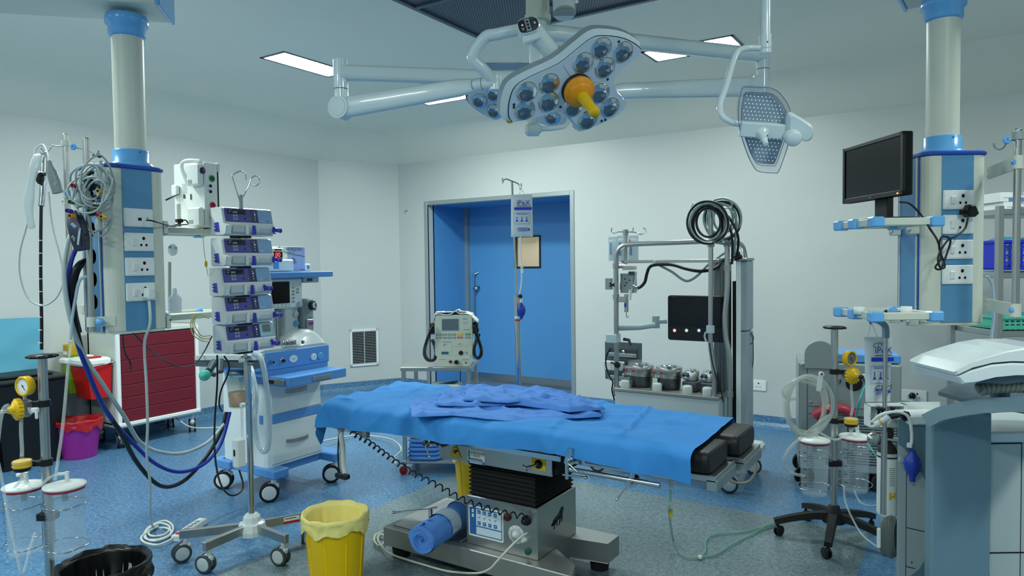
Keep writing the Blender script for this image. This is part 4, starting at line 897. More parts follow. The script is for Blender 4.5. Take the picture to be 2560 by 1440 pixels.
def make_pump(lab, lcd, arm):
    t = thing('infusion_pump', lab, 'infusion pump', (0, 0, 0), 0, 'syringe pumps stacked on the pole')
    def LB(): b = B(); b.parent = t; return b
    # local: +x is the front, y from 0 (near end) to L, z 0..H
    L_, H_ = .345, .148
    b = LB()
    prof = [(-.12, 0), (-.005, 0), (.012, .006), (.022, .05), (-.002, .062), (-.006, .068), (-.022, H_-.006), (-.034, H_), (-.12, H_)]
    b.m(WHITE)
    Mx = frame((0, 0, 0), (1, 0, 0), (0, 0, 1))          # prism axis = -y
    b.prism([(x*.92-.004, z*.96+.003) for x, z in prof], -.012, .0, Mx); b.prism(prof, -.034, -.012, Mx); 
    b.prism([(-.12, 0), (-.012, .0), (.0, .06), (-.006, .068), (-.022, H_-.006), (-.034, H_), (-.12, H_)], -L_, -.034, Mx)
    body = b.obj('housing')
    d = Vector((-.016, 0, H_-.074)).normalized()
    Mp = frame((-.006, 0, .068), (0, 1, 0), d)        # sloping upper fascia, x = along, y = up
    hh = .078
    b = LB(); b.m(PURPP).prism(rr(.325, hh-.004, .008, 3, .1775, hh/2), 0, .0015, Mp)
    b.m(INK).prism(rr(.125, .026, .002, 2, .096, hh-.021), .0015, .0022, Mp); b.m(LGREY)
    b.text('8888', .015, Mp @ TR(.085, hh-.023), .0024, shear=.1); b.rect(.012, .003, Mp, .0024, .050, hh-.022); b.rect(.02, .002, Mp, .0024, .055, hh-.012)
    for u, v in ((.075, .036), (.093, .037), (.075, .019), (.093, .020)): b.m(LGREY).disc(.0062, Mp, .0018, u, v, 14); b.m(PURPP).disc(.003, Mp, .002, u, v, 8)
    b.m(mat('pump_red', '#a03058', .4)).disc(.0062, Mp, .0018, .165, .022, 14); b.m(mat('pump_green', '#148a5c', .4)).disc(.0062, Mp, .0018, .184, .022, 14); b.m(INK).disc(.0058, Mp, .0018, .148, .022, 14)
    b.m(mat('purple_dark', '#2c2f60', .4)).prism(rr(.05, hh-.008, .003, 2, .215, hh/2), .0015, .002, Mp); b.m(LGREY)
    for v in (.018, .032, .060): b.disc(.004, Mp, .0024, .218, v, 10)
    b.m(PAPER).disc(.0055, Mp, .0024, .220, .047, 12)
    b.parent = None; fa = b.obj('control_fascia', parent=t)
    b = LB(); b.m(PBLUE).prism(rr(.098, hh-.006, .008, 3, .289, hh/2), .0016, .0026, Mp)
    if lcd: b.m(mat('fascia_pale', '#9fc3d2', .4)).prism(rr(.09, hh-.012, .006, 3, .289, hh/2), .0026, .0028, Mp); b.m(LCD).prism(rr(.058, .040, .003, 2, .290, hh/2+.008), .0028, .0038, Mp)
    else: b.m(PAPER); b.text('Syramed', .008, Mp @ TR(.268, .014), .003, shear=.1); b.m(INKB).text('2000', .008, Mp @ TR(.305, .014), .003)
    b.parent = None; sub(fa, b, 'display_panel' if lcd else 'blank_panel')
    # lower syringe bay
    b = LB(); b.m(LGREY).bx(-.03, .012, .05, .135, .012, .052, .006); b.bx(-.03, .002, .215, L_+.0, .004, .050, .014); b.m(WHITE).bx(-.03, .02, .135, .155, .002, .058, .006); b.cyl((-.004, .155, .03), (-.004, .225, .03), .018, n=18); b.obj('syringe_bay')
    b = LB(); b.m(PURP).prism([(-.011, .0), (.013, .0), (.010, .028), (.006, .050), (-.006, .050), (-.006, .028)], 0, .016, FX(.014, .182, .004), ch=.003); b.obj('barrel_clamp')
    b = LB(); b.m(CLEAR).cyl((.006, .20, .03), (.006, .206, .03), .024, n=18); b.obj('flange_guard')
    b = LB(); b.m(PURP).cyl((.008, arm-.03, .035), (.010, arm+.012, .032), .011, n=14); b.ball((.010, arm+.012, .032), .0135, (1, .8, 1), 12); b.bx(-.01, .008, arm-.036, arm-.022, .02, .052, .003); b.m(mat('purple_face', '#5a55c0', .4)).disc(.010, FX(.0215, arm-.012, .034)); b.obj('plunger_driver')
    b = LB(); b.m(CHROME).cyl((-.02, .22, .018), (-.02, arm, .018), .006, n=10); b.obj('drive_rod')
    b = LB(); Ms = FNY(-.062, -.0005, .042); b.m(PURP).prism([(-.016, -.022), (.022, -.026), (.014, .026), (-.012, .026)], 0, .0015, Ms)
    for v in (-.014, .004, .018): b.cyl((-.022, v, .001), (-.010, v, .001), .0035, n=8, M=Ms)
    b.m(INK)
    for v in (-.012, .002): b.disc(.0035, Ms, .002, 0, v, 8)
    b.obj('end_latch')
    b = LB(); b.m(BLACK).bx(-.09, -.02, .1, .2, -.012, 0, .003); b.m(CHROME).cyl((-.04, .155, -.014), (-.04, .155, 0), .014); b.obj('pole_clamp')
    return t
labs = ['topmost of five purple-fronted syringe pumps, under the chrome hooks', 'second syringe pump from the top, beside the red digits', 'middle syringe pump of the five, its driver pushed furthest in', 'fourth syringe pump from the top, just above the lowest one', 'lowest syringe pump, the only one with a grey display window']
arms = [.372, .372, .315, .372, .345]
x0s = [-3.205, -3.205, -3.205, -3.205, -3.205]
y0s = [2.170, 2.165, 2.150, 2.160, 2.163]
for i in range(5):
    p = make_pump(labs[i], i == 4, arms[i] if True else 0); p.location = (x0s[i], y0s[i]+.068, ZT[i]-.150); p.rotation_euler.z = -.02; p.scale = (1, .885, 1)
b = B(); b.m(BLACK); b.tube([at(543, 888, 3.6), at(543, 960, 3.62), at(537, 1050, 3.62), at(537, 1130, 3.6), at(548, 1200, 3.58), at(570, 1235, 3.58), at(595, 1235, 3.62), at(608, 1215, 3.7), at(598, 1175, 3.72)], .0048)
solo(b, 'pump_power_lead', 'black lead hanging from the lowest syringe pump to the adapter on the pole', 'cable')
b = B(); b.m(BLACK); b.tube([at(560, 890, 3.7), at(572, 910, 3.72), at(570, 935, 3.75), at(553, 975, 3.78), at(548, 1010, 3.8), at(556, 1030, 3.8)], .0045)
solo(b, 'adapter_lead', 'second black lead dropping behind the chrome pump pole', 'cable')
# ================================================================ ANAESTHESIA MACHINE
t = thing('anaesthesia_machine', 'white and blue wheeled anaesthesia machine with two drawers and a pulled-out blue tray', 'anaesthesia machine', (-4.05, 3.2, 0))
b = B(t); b.m(BLUEM).bx(-4.33, -3.86, 2.95, 3.43, .155, .215, .006); b.bx(-3.95, -3.74, 2.93, 3.05, .155, .215, .008); b.bx(-3.95, -3.72, 3.42, 3.54, .155, .215, .008); b.bx(-4.38, -4.2, 2.92, 3.02, .155, .215, .008); b.obj('base')
for (x, y, a) in ((-3.80, 2.97, 1.35), (-3.76, 3.47, 1.3), (-4.30, 2.98, 1.2), (-4.30, 3.45, .9)): caster(t, x, y, .063, a-.5, twin=True, hub=ENAMEL, h=.158)
b = B(t); b.m(ENAMEL); b.prism([(-3.83, 2.985), (-3.845, 2.962), (-3.87, 2.95), (-4.02, 2.955), (-4.03, 2.97), (-4.10, 2.97), (-4.11, 2.955), (-4.30, 2.96), (-4.30, 3.41), (-3.83, 3.41)], .215, .86, smooth=False); cab = b.obj('cabinet')
for (z0, z1) in ((.232, .50), (.565, .835)):
    b = B(t); b.m(ENAMEL).bx(-3.835, -3.822, 2.985, 3.405, z0, z1, .004); dr = b.obj('drawer')
    b = B(t); zc = (z0+z1)/2+.0; b.m(SSR).strap([(-3.822, 3.10, zc+.0), (-3.800, 3.12, zc), (-3.790, 3.19, zc), (-3.800, 3.26, zc), (-3.822, 3.28, zc)], *(.005, .024), (0, 0, 1)); sub(dr, b, 'handle')
b = B(t); b.m(BLUEM).bx(-3.829, -3.819, 2.99, 3.41, .503, .562, .003); b.bx(-3.90, -3.868, 2.944, 2.96, .503, .562, .003); b.obj('blue_stripe')
b = B(t); b.m(BLUEM); trp = [(-3.60, 3.44), (-3.60, 2.985), (-3.606, 2.96), (-3.625, 2.945), (-3.66, 2.94), (-4.1, 2.94), (-4.1, 3.44)]
b.prism(trp, .772, .832, ch=.004); tr = b.obj('pull_out_tray')
b = B(t); b.m(SSR).strap([(-3.60, 3.14, .803), (-3.585, 3.155, .803), (-3.578, 3.22, .803), (-3.585, 3.285, .803), (-3.60, 3.30, .803)], *(.005, .026), (0, 0, 1)); sub(tr, b, 'handle')
b = B(t); b.m(SSR).bx(-3.80, -3.63, 2.925, 2.94, .785, .82, .002); b.m(BLACK).bx(-3.78, -3.72, 2.920, 2.926, .79, .812); b.obj('tray_slide')
b = B(t); b.m(BLUEM).bx(-4.28, -3.80, 2.885, 3.475, .862, .985, .006); b.bx(-4.28, -3.803, 2.90, 3.46, .83, .862); band = b.obj('control_band')
Mb = FX(-3.80, 0, 0)
def G2(px, py, x=-3.80): v = on(px, py, x=x); return v.y, v.z
for (px, py, k) in ((783, 892, 0), (800, 889, 1)):
    y, z = G2(px, py); b = B(t); b.m(ENAMEL if k == 0 else BLUEG).lathe([(.024, 0), (.024, .010), (.019, .012)], Mb @ TR(y, z), 24); b.m(LGREY).disc(.019, Mb @ TR(y, z), .0118, n=20); b.m(INK).rect(.003, .014, Mb @ TR(y, z) @ RZ(-.6), .0124); sub(band, b, 'pressure_gauge')
y, z = G2(733, 897); b = B(t); b.m(ENAMEL).prism([(.034*math.cos(a*pi/12), .025*math.sin(a*pi/12)) for a in range(24)], 0, .006, Mb @ TR(y, z), ch=.002); b.m(INK).text('O2+', .016, Mb @ TR(y, z), .0065); sub(band, b, 'flush_button')
y, z = G2(705, 901); b = B(t); b.m(CHROME).lathe([(.019, 0), (.017, .006), (.013, .008)], Mb @ TR(y, z), 18); b.m(BLACK).lathe([(.013, .006), (.011, .024), (.001, .026)], Mb @ TR(y, z), 18); sub(band, b, 'selector_knob')
y, z = G2(677, 905); b = B(t); b.m(CHROME).lathe([(.015, 0), (.012, .02), (.010, .03)], Mb @ TR(y, z), 14); b.m(BLACK).disc(.008, Mb @ TR(y, z), .0305); sub(band, b, 'gas_port')
# worktop
b = B(t); b.m(LGREY).prism([(2.89, .985), (3.47, .985), (3.42, 1.0), (2.93, 1.0)], 0, .46, frame((-4.27, 0, 0), (0, 1, 0), (0, 0, 1))); b.obj('worktop')
b = B(t)
def hump(u, v):
    y = 3.19+u*.27; e = math.sin(pi*min(max(u*1.0, 0), 1))**.35 if 0 < u < 1 else 0; x = -3.81-.25*v; z = .985+(.118*e)*(1 if v > .25 else (v/.25)**.6); return (x, y, z)
b.m(ENAMEL).surf(hump, 26, 10); b.add([hump(i/26, 1) for i in range(27)], [list(range(27))[::-1]]); b.obj('adjustment_hood')
y, z = G2(752, 858, -3.85); b = B(t); Mk = frame((-3.84, y, z), (0, 1, 0), (-.35, 0, 1)); b.m(ENAMEL).lathe([(.027, -.02), (.027, .004), (.02, .006)], Mk, 20); b.m(BLACK).lathe([(.019, .004), (.017, .018), (.001, .019)], Mk, 18); b.m(PAPER).rect(.003, .014, Mk @ RZ(.4), .0195); b.obj('pressure_dial')
b = B(t); b.m(SSR).bx(-3.83, -3.82, 3.08, 3.20, .998, 1.045, .002); b.m(LGREY).cyl((-3.81, 3.08, 1.01), (-3.81, 3.2, 1.005), .006); b.m(SSR)
for k in range(3): b.lathe([(.014, 0), (.012, .012), (.001, .013)], FX(-3.82, 3.10+.035*k, 1.035), 12)
b.obj('flow_valves')
# back column with gauges and flow tubes
b = B(t); b.m(LGREY).bx(-4.2, -3.96, 3.04, 3.13, .99, 1.26, .004); b.bx(-4.2, -3.95, 3.215, 3.33, .99, 1.26, .006); b.bx(-4.25, -4.10, 3.04, 3.36, .99, 1.46, .004); b.m(DGREY).bx(-4.10, -4.04, 3.12, 3.22, 1.0, 1.26); b.obj('gauge_column')
for k in range(4):
    b = B(t); yk = 3.135+.024*k; b.m(CLEARB).cyl((-4.0, yk, 1.03), (-4.0, yk, 1.24), .008, n=10); b.m(CHROME).cyl((-4.0, yk, 1.015), (-4.0, yk, 1.03), .009, n=10); b.m(PAPER).bx(-4.02, -4.018, yk-.008, yk+.008, 1.03, 1.24); b.m(RED).bx(-4.0, -3.995, yk-.006, yk+.006, 1.0, 1.014); b.obj('flow_tube')
for (px, py, c_) in ((740, 785, LGREY), (741, 808, BLUEM), (741, 832, BLACK)):
    v = on(px, py, x=-3.945); b = B(t); Mg = FX(-3.949, v.y, v.z); b.m(c_).lathe([(.021, 0), (.021, .008), (.016, .010)], Mg, 22); b.m(LGREY).disc(.016, Mg, .0095); b.m(INK).rect(.003, .013, Mg @ RZ(.5), .010); b.obj('pressure_gauge')
# ventilator screen unit
b = B(t); b.m(ENAMEL).bx(-4.12, -3.93, 3.00, 3.36, 1.253, 1.462, .010); su = b.obj('ventilator_unit')
Mv_ = FX(-3.93, 0, 0)
b = B(t); b.m(SCREEN).prism(rr(.215, .150, .006, 3, 3.135, 1.365), .0, .002, Mv_); b.m(mat('soft_key', '#b6c2c4', .5)).prism(rr(.2, .026, .004, 2, 3.14, 1.272), 0, .001, Mv_)
sub(su, b, 'screen')
for k in range(6): b = B(t); b.m(WHITE).lathe([(.0095, 0), (.0095, .003), (.001, .0035)], Mv_ @ TR(3.06+.032*k, 1.272), 14); sub(su, b, 'soft_key')
for (px, py, c_) in ((733, 719, YEL), (733, 728, GREYP), (733, 736, GREYP), (733, 745, GREYP), (744, 723, GREYP), (744, 731, GREYP), (733, 754, GREYP)):
    v = on(px, py, x=-3.93); b = B(t); b.m(c_).prism(rr(.024, .014, .003, 2, v.y, v.z), 0, .002, Mv_); sub(su, b, 'key')
v = on(748, 761, x=-3.93); b = B(t); b.m(LGREY).lathe([(.021, 0), (.020, .014), (.001, .016)], Mv_ @ TR(v.y, v.z), 22); sub(su, b, 'rotary_knob')
b = B(t); b.m(BLUEM).prism([(-4.32, 2.90), (-3.85, 2.95), (-3.84, 3.56), (-4.32, 3.56)], 1.466, 1.505, ch=.003); b.m(mat('engraved', '#8fb2e0', .4)).text('G-50', .02, FX(-3.849, 3.16, 1.486), .0008, shear=.2); b.obj('top_shelf')
b = B(t); b.m(LGREY).bx(-4.1, -3.92, 3.365, 3.50, 1.425, 1.466, .003); b.m(DGREY).rect(.05, .02, FX(-3.919, 3.415, 1.446)); b.obj('lamp_box')
# vaporiser
b = B(t); b.m(GREYP).prism(rr(.105, .10, .03, 4, -3.97, 3.405), 1.08, 1.31, ch=.006); b.m(SSR).bx(-3.93, -3.905, 3.37, 3.43, 1.085, 1.165, .004); b.m(mat('purple_label', '#8a2a9a', .5)).rect(.042, .022, FX(-3.904, 3.405, 1.135)); b.m(GREYP).box((-3.94, 3.41, 1.185), (.05, .05, .03), .01); vp = b.obj('vaporiser')
b = B(t); b.m(GREYP).cyl((-3.93, 3.40, 1.26), (-3.90, 3.405, 1.262), .038, n=24); b.m(BLACK).cyl((-3.90, 3.405, 1.262), (-3.875, 3.41, 1.265), .032, n=24); b.m(LGREY).cyl((-3.876, 3.41, 1.265), (-3.868, 3.411, 1.266), .021, n=20); b.m(mat('purple_label', '#8a2a9a')).box((-3.868, 3.421, 1.266), (.004, .014, .026), .002); sub(vp, b, 'dose_dial')
b = B(t); b.m(SSR).bx(-4.02, -4.01, 3.44, 3.55, 1.215, 1.265, .002); b.m(CHROME).lathe([(.009, 0), (.011, .014), (.001, .02)], TR(-4.0, 3.50, 1.265), 12); b.obj('rail')
# absorber arm and canister on the left side
b = B(t); b.m(mat('arm_grey', '#6f7f86', .4)); A1 = at(500, 893, 4.45); A2 = at(650, 893, 4.35); A3 = at(650, 908, 4.35)
dd = (A2-A1); b.m(LGREY).sweep([A1, A1.lerp(A2, .5), A2], [(-.05, -.012), (.05, -.012), (.05, .016), (-.05, .016)], smooth=False); b.m(mat('arm_dark', '#4b5a62', .4)).sweep([A1-Vector((0, 0, .03)), A2-Vector((0, 0, .045))], [(-.045, -.022), (.045, -.022), (.045, .02), (-.045, .02)], smooth=False); b.obj('absorber_arm')
cc = at(597, 972, 4.42)
b = B(t); b.m(mat('soda_lime', '#c79f86', .8, bump=.6, bscale=120)).lathe([(.058, cc.z-.108), (.064, cc.z-.02), (.001, cc.z-.018)], TR(cc.x, cc.y), 24); b.obj('absorbent_granules')
b = B(t); b.m(mat('canister_clear', '#c9cfae', .15, alpha=.22)).lathe([(.05, cc.z-.118), (.062, cc.z-.112), (.073, cc.z+.075), (.076, cc.z+.08), (.072, cc.z+.08), (.060, cc.z-.105), (.001, cc.z-.106)], TR(cc.x, cc.y), 28); b.m(BLUEG).lathe([(.078, cc.z+.082), (.078, cc.z+.094), (.06, cc.z+.096)], TR(cc.x, cc.y), 28); b.m(mat('arm_dark', '#4b5a62')).lathe([(.075, cc.z+.096), (.07, cc.z+.115), (.05, cc.z+.12)], TR(cc.x, cc.y), 24); b.obj('absorber_canister')
b = B(t); b.m(mat('arm_dark', '#4b5a62')); p = at(552, 915, 4.3); b.cyl(at(535, 905, 4.35), at(522, 928, 4.25), .022); b.cyl(at(552, 900, 4.3), at(550, 930, 4.25), .02); b.cyl(at(627, 908, 4.2), at(627, 924, 4.2), .02); b.cyl(at(535, 932, 4.25), at(532, 940, 4.25), .016); b.obj('breathing_ports')
b = B(t); b.m(TEAL).lathe([(.012, -.02), (.032, -.012), (.034, .008), (.024, .018), (.001, .024)], frame(at(512, 938, 4.2), CR, CU), 18); b.obj('filter_cap')
b = B(t); b.m(CHROME).ball(at(614, 889, 4.3), .012); b.m(BLACK).lathe([(.028, 0), (.028, .006), (.02, .008)], TR(*(at(614, 893, 4.3))), 16); b.obj('valve_cap')
b = B(t); b.m(FROST); b.tube([at(634, 884, 4.05), at(650, 892, 4.0), at(660, 925, 3.95), at(668, 985, 3.93), at(673, 1060, 3.95), at(670, 1115, 3.97), at(658, 1128, 3.98), at(642, 1100, 4.0), at(636, 1050, 4.0), at(640, 990, 4.05), at(632, 940, 4.12), at(626, 915, 4.2)], .0155, n=10, sub=8); b.obj('breathing_hose')
b = B(t); b.m(mat('sensor_rod', '#93a396', .4)).cyl(at(627, 915, 4.22), at(626, 985, 4.22), .006); b.m(DGREY).cyl(at(626, 985, 4.22), at(626, 1003, 4.22), .011); b.obj('bag_arm')
# things on the top shelf
Zs = 1.506
t = thing('glove_box', 'white and lilac carton standing on the anaesthesia machine top shelf', 'carton', (-4.1, 3.32, Zs))
b = B(t); b.m(PAPER).bx(-4.16, -4.0, 3.19, 3.445, Zs, Zs+.178, .001); bx_ = b.obj('carton_body')
Mh_ = FX(-4.0, 0, 0); b = B(t); b.m(mat('lilac', '#a3b2d8', .55)).rect(.155, .172, Mh_, .0008, 3.366, Zs+.089); b.m(mat('navy_ink', '#1c1650', .6)).text('HORIZON', .030, Mh_ @ TR(3.345, Zs+.158), .0014, shear=.2); b.m(INK).text('Ligating Clips', .010, Mh_ @ TR(3.325, Zs+.138), .0014); b.text('WECK', .014, Mh_ @ TR(3.422, Zs+.012), .0014)
for k in range(7): b.rect((.022, .032, .036, .03, .042, .046, .03)[k], .003, Mh_, .0014, 3.335+(.0, .005, .007, .004, .01, .012, .004)[k], Zs+.095-k*.006)
b.m(mat('dark_green_line', '#0b4a3c', .5)).strap([(3.215, Zs+.178, .0016), (3.24, Zs+.155, .0016), (3.28, Zs+.135, .0016), (3.35, Zs+.120, .0016), (3.443, Zs+.108, .0016)], .004, .0006, (0, 0, 1), Mh_)
sub(bx_, b, 'printed_front')
t = thing('flow_meter_unit', 'white boxy device with glowing red digits behind the second syringe pump', 'medical device', (-4.05, 3.1, Zs))
b = B(t); b.m(WHITE).bx(-4.2, -3.93, 2.93, 3.29, Zs, Zs+.088, .010); b.bx(-3.995, -3.945, 2.93, 3.215, Zs+.088, Zs+.165, .006); b.m(BLUEM).rect(.045, .055, FX(-3.929, 3.135, Zs+.05), .0005); bd = b.obj('device_body')
b = B(t); b.m(HOLE).rect(.13, .046, FX(-3.944, 3.135, Zs+.117), .0006); b.m(INK).rect(.06, .010, FX(-3.944, 3.165, Zs+.153), .0006); b.m(mat('red_digits', (1, .04, .03), .5, emit=4)).text('0.00', .044, FX(-3.944, 3.145, Zs+.117), .0012, shear=.1); sub(bd, b, 'digit_display')
t = thing('thermometer', 'small white digital thermometer on the right of the blue top shelf', 'thermometer', (-4.02, 3.49, Zs))
b = B(t); b.m(WHITE).bx(-4.03, -4.01, 3.455, 3.505, Zs, Zs+.055, .005); b.m(LCD).rect(.022, .024, FX(-4.0099, 3.482, Zs+.03)); b.obj('thermometer_case')
# ================================================================ CRASH CART
t = thing('crash_cart', 'white wheeled cart with dark red drawers against the left wall', 'cart', (-6.25, 3.5, 0))
CW = mat('cart_white', '#c8d0c8', .35)
b = B(t); b.m(CW); b.bx(-6.46, -6.02, 3.12, 3.16, .20, 1.02, .006); b.bx(-6.46, -6.02, 3.85, 3.89, .20, 1.02, .006); b.bx(-6.46, -6.0, 3.12, 3.89, .98, 1.02, .006); b.bx(-6.46, -6.0, 3.12, 3.89, .18, .225, .006); b.bx(-6.46, -6.43, 3.12, 3.89, .2, 1.0); b.m(PAPER).bx(-6.02, -5.995, 3.125, 3.16, .2, 1.0, .004); b.bx(-6.02, -5.995, 3.85, 3.885, .2, 1.0, .004); b.bx(-6.02, -5.99, 3.125, 3.885, .195, .225, .004); b.obj('cart_frame')
n = 7
for k in range(n):
    z1 = .975-k*.107; b = B(t); b.m(MAROON).prism([(-.0, z1-.107), (.012, z1-.107), (.012, z1-.010), (.009, z1-.006), (0, z1-.006)], -3.848, -3.162, frame((-6.02, 0, 0), (1, 0, 0), (0, 0, 1))); b.bx(-6.4, -6.02, 3.17, 3.84, z1-.1065, z1); dr = b.obj('drawer')
for (x, y, a) in ((-6.05, 3.17, -.45), (-6.05, 3.83, -.55), (-6.40, 3.18, -.3), (-6.40, 3.83, -.6)): caster(t, x, y, .062, a, h=.185, hub=LGREY)
# waste bins on the side rail of the cart
b = B(); b.m(RED).add([(-6.30, 3.105, .74), (-6.03, 3.105, .74), (-6.05, 3.10, .46), (-6.28, 3.10, .46), (-6.30, 2.90, .74), (-6.03, 2.90, .74), (-6.05, 2.94, .46), (-6.28, 2.94, .46)], [(0, 1, 2, 3)[::-1], (4, 5, 6, 7), (0, 4, 7, 3)[::-1], (1, 5, 6, 2), (3, 7, 6, 2)[::-1]])
t = thing('sharps_bin', 'red sharps bin with a white lid hung on the side of the red-drawer cart', 'sharps bin', (-6.16, 3.0, .46)); b.base = t.matrix_world.inverted(); b.v = [b.base @ Vector(v) for v in b.v]; b.parent = t; b.obj('bin_body')
b = B(t); b.m(PAPER).prism(rr(.285, .225, .04, 4, -6.165, 3.0), .735, .80, ch=.018); b.m(RED).bx(-6.21, -6.04, 2.93, 3.03, .80, .815, .006); b.m(PAPER).ball((-6.16, 2.98, .80), .05, (1.6, 1, .5)); b.obj('lid')
b = B(t); b.m(CHROME).tube([(-6.02, 3.12, .76), (-6.0, 3.0, .745), (-6.02, 2.885, .745), (-6.15, 2.875, .745), (-6.31, 2.885, .745)], .005); b.obj('wire_holder')
t = thing('green_sharps_bin', 'lime green bin with a white lid beside the red sharps bin', 'sharps bin', (-6.41, 2.98, .48))
b = B(t); b.m(mat('lime_plastic', '#6f9a1c', .45)).prism(rr(.12, .17, .02, 3, -6.38, 2.98), .49, .735); b.obj('bin_body')
b = B(t); b.m(PAPER).prism(rr(.15, .2, .04, 4, -6.40, 2.98), .735, .79, ch=.015); b.m(mat('lime_plastic', '#6f9a1c')).bx(-6.42, -6.34, 2.93, 3.03, .79, .80, .004); b.obj('lid')
t = thing('yellow_bottle', 'small yellow container standing on the green bin lid', 'container', (-6.40, 2.96, .80)); b = B(t); b.m(mat('mustard_plastic', '#b99a18', .45)).bx(-6.46, -6.37, 2.92, 3.0, .80, .90, .006); b.cyl((-6.40, 2.96, .90), (-6.40, 2.96, .93), .016); b.m(PAPER).rect(.07, .03, FNY(-6.415, 2.919, .83)); b.obj('container_body')
def bin_round(name, lab, x, y, r0, r1, h, m_, rim, liner, lh=.05, rough=1.0, seed=1, lab2=None, depth=.16, ribs=0, deep_liner=None):
    t = thing(name, lab, 'bin', (x, y, 0))
    b = B(t); b.m(m_).lathe([(r0*.95, 0), (r0, .012), (r1, h-.01), (r1+.006, h), (r1-.004, h), (r0-.01, .02), (.001, .02)], TR(x, y), 36)
    for k in range(ribs):
        a = 2*pi*k/ribs+.3; b.cyl((x+r0*math.cos(a), y+r0*math.sin(a), .01), (x+r1*math.cos(a), y+r1*math.sin(a), h-.02), .0035, n=6)
    b.obj('bin_body')
    b = B(t); b.m(liner)
    def ln(u, v):
        a = u*2*pi; w_ = nz3(math.cos(a)*2.5+seed, math.sin(a)*2.5, seed); w2 = nz3(math.cos(a)*7+seed, math.sin(a)*7, v*4)
        ridge = (1-abs(nz3(math.cos(a)*5+seed, math.sin(a)*5, 7+v))*2)**2
        if v < .30: k = v/.30; r = r1+.013+.012*rough*w2; z = h-lh*(1-k)*(1+.9*w_)
        elif v < .5: k = (v-.30)/.20; r = r1+.014*math.cos(k*pi*.5)*1.1-.006*k; z = h+.016*math.sin(k*pi)+.008*w_*rough+.006*w2
        else: k = (v-.5)/.5; r = (r1-.010)*(1-.10*k)-.03*k*max(w_, 0)*2*rough-.022*ridge*rough*min(k*2, 1)-(.9*r1*max(0, k-.85)/.15)*.9; z = h+.004-(h-depth*.35 if deep_liner else depth)*min(k/.85, 1)
        return (x+max(r, .002)*math.cos(a), y+max(r, .002)*math.sin(a), max(z, .03))
    b.surf(ln, 72, 40); b.obj('bin_liner'); return t
YB_ = mat('bin_yellow', '#ffd200', .35)
bin_round('pedal_bin', 'yellow bin with a pale yellow liner standing before the table at the front', -2.56, 2.355, .125, .148, .335, YB_, None, mat('yellow_liner', '#f2e48c', .45, trans=0), lh=.055, seed=2, ribs=9, depth=.2)
bin_round('waste_bin', 'second yellow bin, half hidden behind the operating table column', -2.66, 3.66, .11, .135, .33, YB_, None, mat('yellow_liner', '#f2e48c'), seed=5, ribs=9)
bin_round('waste_basket', 'open basket lined with a black bag at the bottom left corner', -2.98, 1.475, .12, .165, .32, mat('basket_grey', '#7c8688', .5), None, mat('black_liner', '#0c0d0f', .32), lh=.07, rough=1.3, seed=8, depth=.2)
bin_round('pink_bin', 'magenta bin with a red liner on the floor left of the red-drawer cart', -6.10, 2.86, .125, .16, .30, mat('magenta_plastic', '#a82a9a', .35), None, mat('red_liner', '#b01c24', .4), lh=.05, seed=4, depth=.15)
t = thing('wheeled_bin', 'large black lidded waste bin against the left wall', 'bin', (-6.3, 2.5, 0))
b = B(t); b.m(BLACK)
b.add([(-6.45, 2.33, 0), (-6.12, 2.33, 0), (-6.12, 2.72, 0), (-6.45, 2.72, 0), (-6.48, 2.27, .66), (-6.08, 2.27, .66), (-6.08, 2.78, .66), (-6.48, 2.78, .66)], [(3, 2, 1, 0), (4, 5, 6, 7), (0, 1, 5, 4), (1, 2, 6, 5), (2, 3, 7, 6), (3, 0, 4, 7)]); b.obj('bin_body')
b = B(t); b.m(mat('bin_lid', '#1a1f22', .45)).prism(rr(.43, .54, .03, 3, -6.28, 2.525), .665, .70, ch=.012); b.prism(rr(.30, .40, .06, 4, -6.29, 2.525), .70, .725, ch=.014); b.obj('lid')
t = thing('blue_bin', 'royal blue lidded bin at the far left edge', 'bin', (-6.3, 2.02, 0))
b = B(t); b.m(DBLUE).add([(-6.44, 1.92, 0), (-6.14, 1.92, 0), (-6.14, 2.19, 0), (-6.44, 2.19, 0), (-6.47, 1.87, .60), (-6.10, 1.87, .60), (-6.10, 2.235, .60), (-6.47, 2.235, .60)], [(3, 2, 1, 0), (4, 5, 6, 7), (0, 1, 5, 4), (1, 2, 6, 5), (2, 3, 7, 6), (3, 0, 4, 7)]); b.obj('bin_body')
b = B(t); b.m(DBLUE).prism(rr(.40, .39, .03, 3, -6.28, 2.05), .60, .68, ch=.03); b.obj('lid')
b = B(); b.m(mat('pale_blue_sheet', '#5fa9c4', .5)); b.surf(lambda u, v: (-6.505+.012*nz3(u*5, v*3)+.02*(1-v)+.02, 1.5+u*1.27, .72+(1.145-.72+.03*(1-u))*v), 60, 12); solo(b, 'wall_sheet', 'light blue sheet covering the lower left wall behind the black bin', 'sheet')
# ================================================================ SURGICAL LAMPS
LW = mat('lamp_white', '#d3e2e4', .25, coat=.4)
LGM = mat('lamp_grey', '#8b9aa2', .3)
def capsule(b, A, C, r0, r1, n=20, flat=1.0):
    A = Vector(A); C = Vector(C); b.cyl(A, C, r0, r1, n=n); b.ball(A, r0, n=14); b.ball(C, r1, n=14)
H0 = Vector((-1.59, 2.705, 0))
t = thing('surgical_lamp', 'large white surgical lamp with a yellow handle on the left arm', 'surgical lamp', (H0.x, H0.y, 2.2))
b = B(t); b.m(CREAM).cyl((H0.x, H0.y, 2.63), (H0.x, H0.y, 3.12), .052, n=32); b.cyl((H0.x, H0.y, 2.615), (H0.x, H0.y, 2.64), .058, n=32); b.m(LW).cyl((H0.x, H0.y, 2.29), (H0.x, H0.y, 2.62), .04, n=28); b.obj('ceiling_mount')
zA = 2.36; E1 = at(852, 197, 2.92)
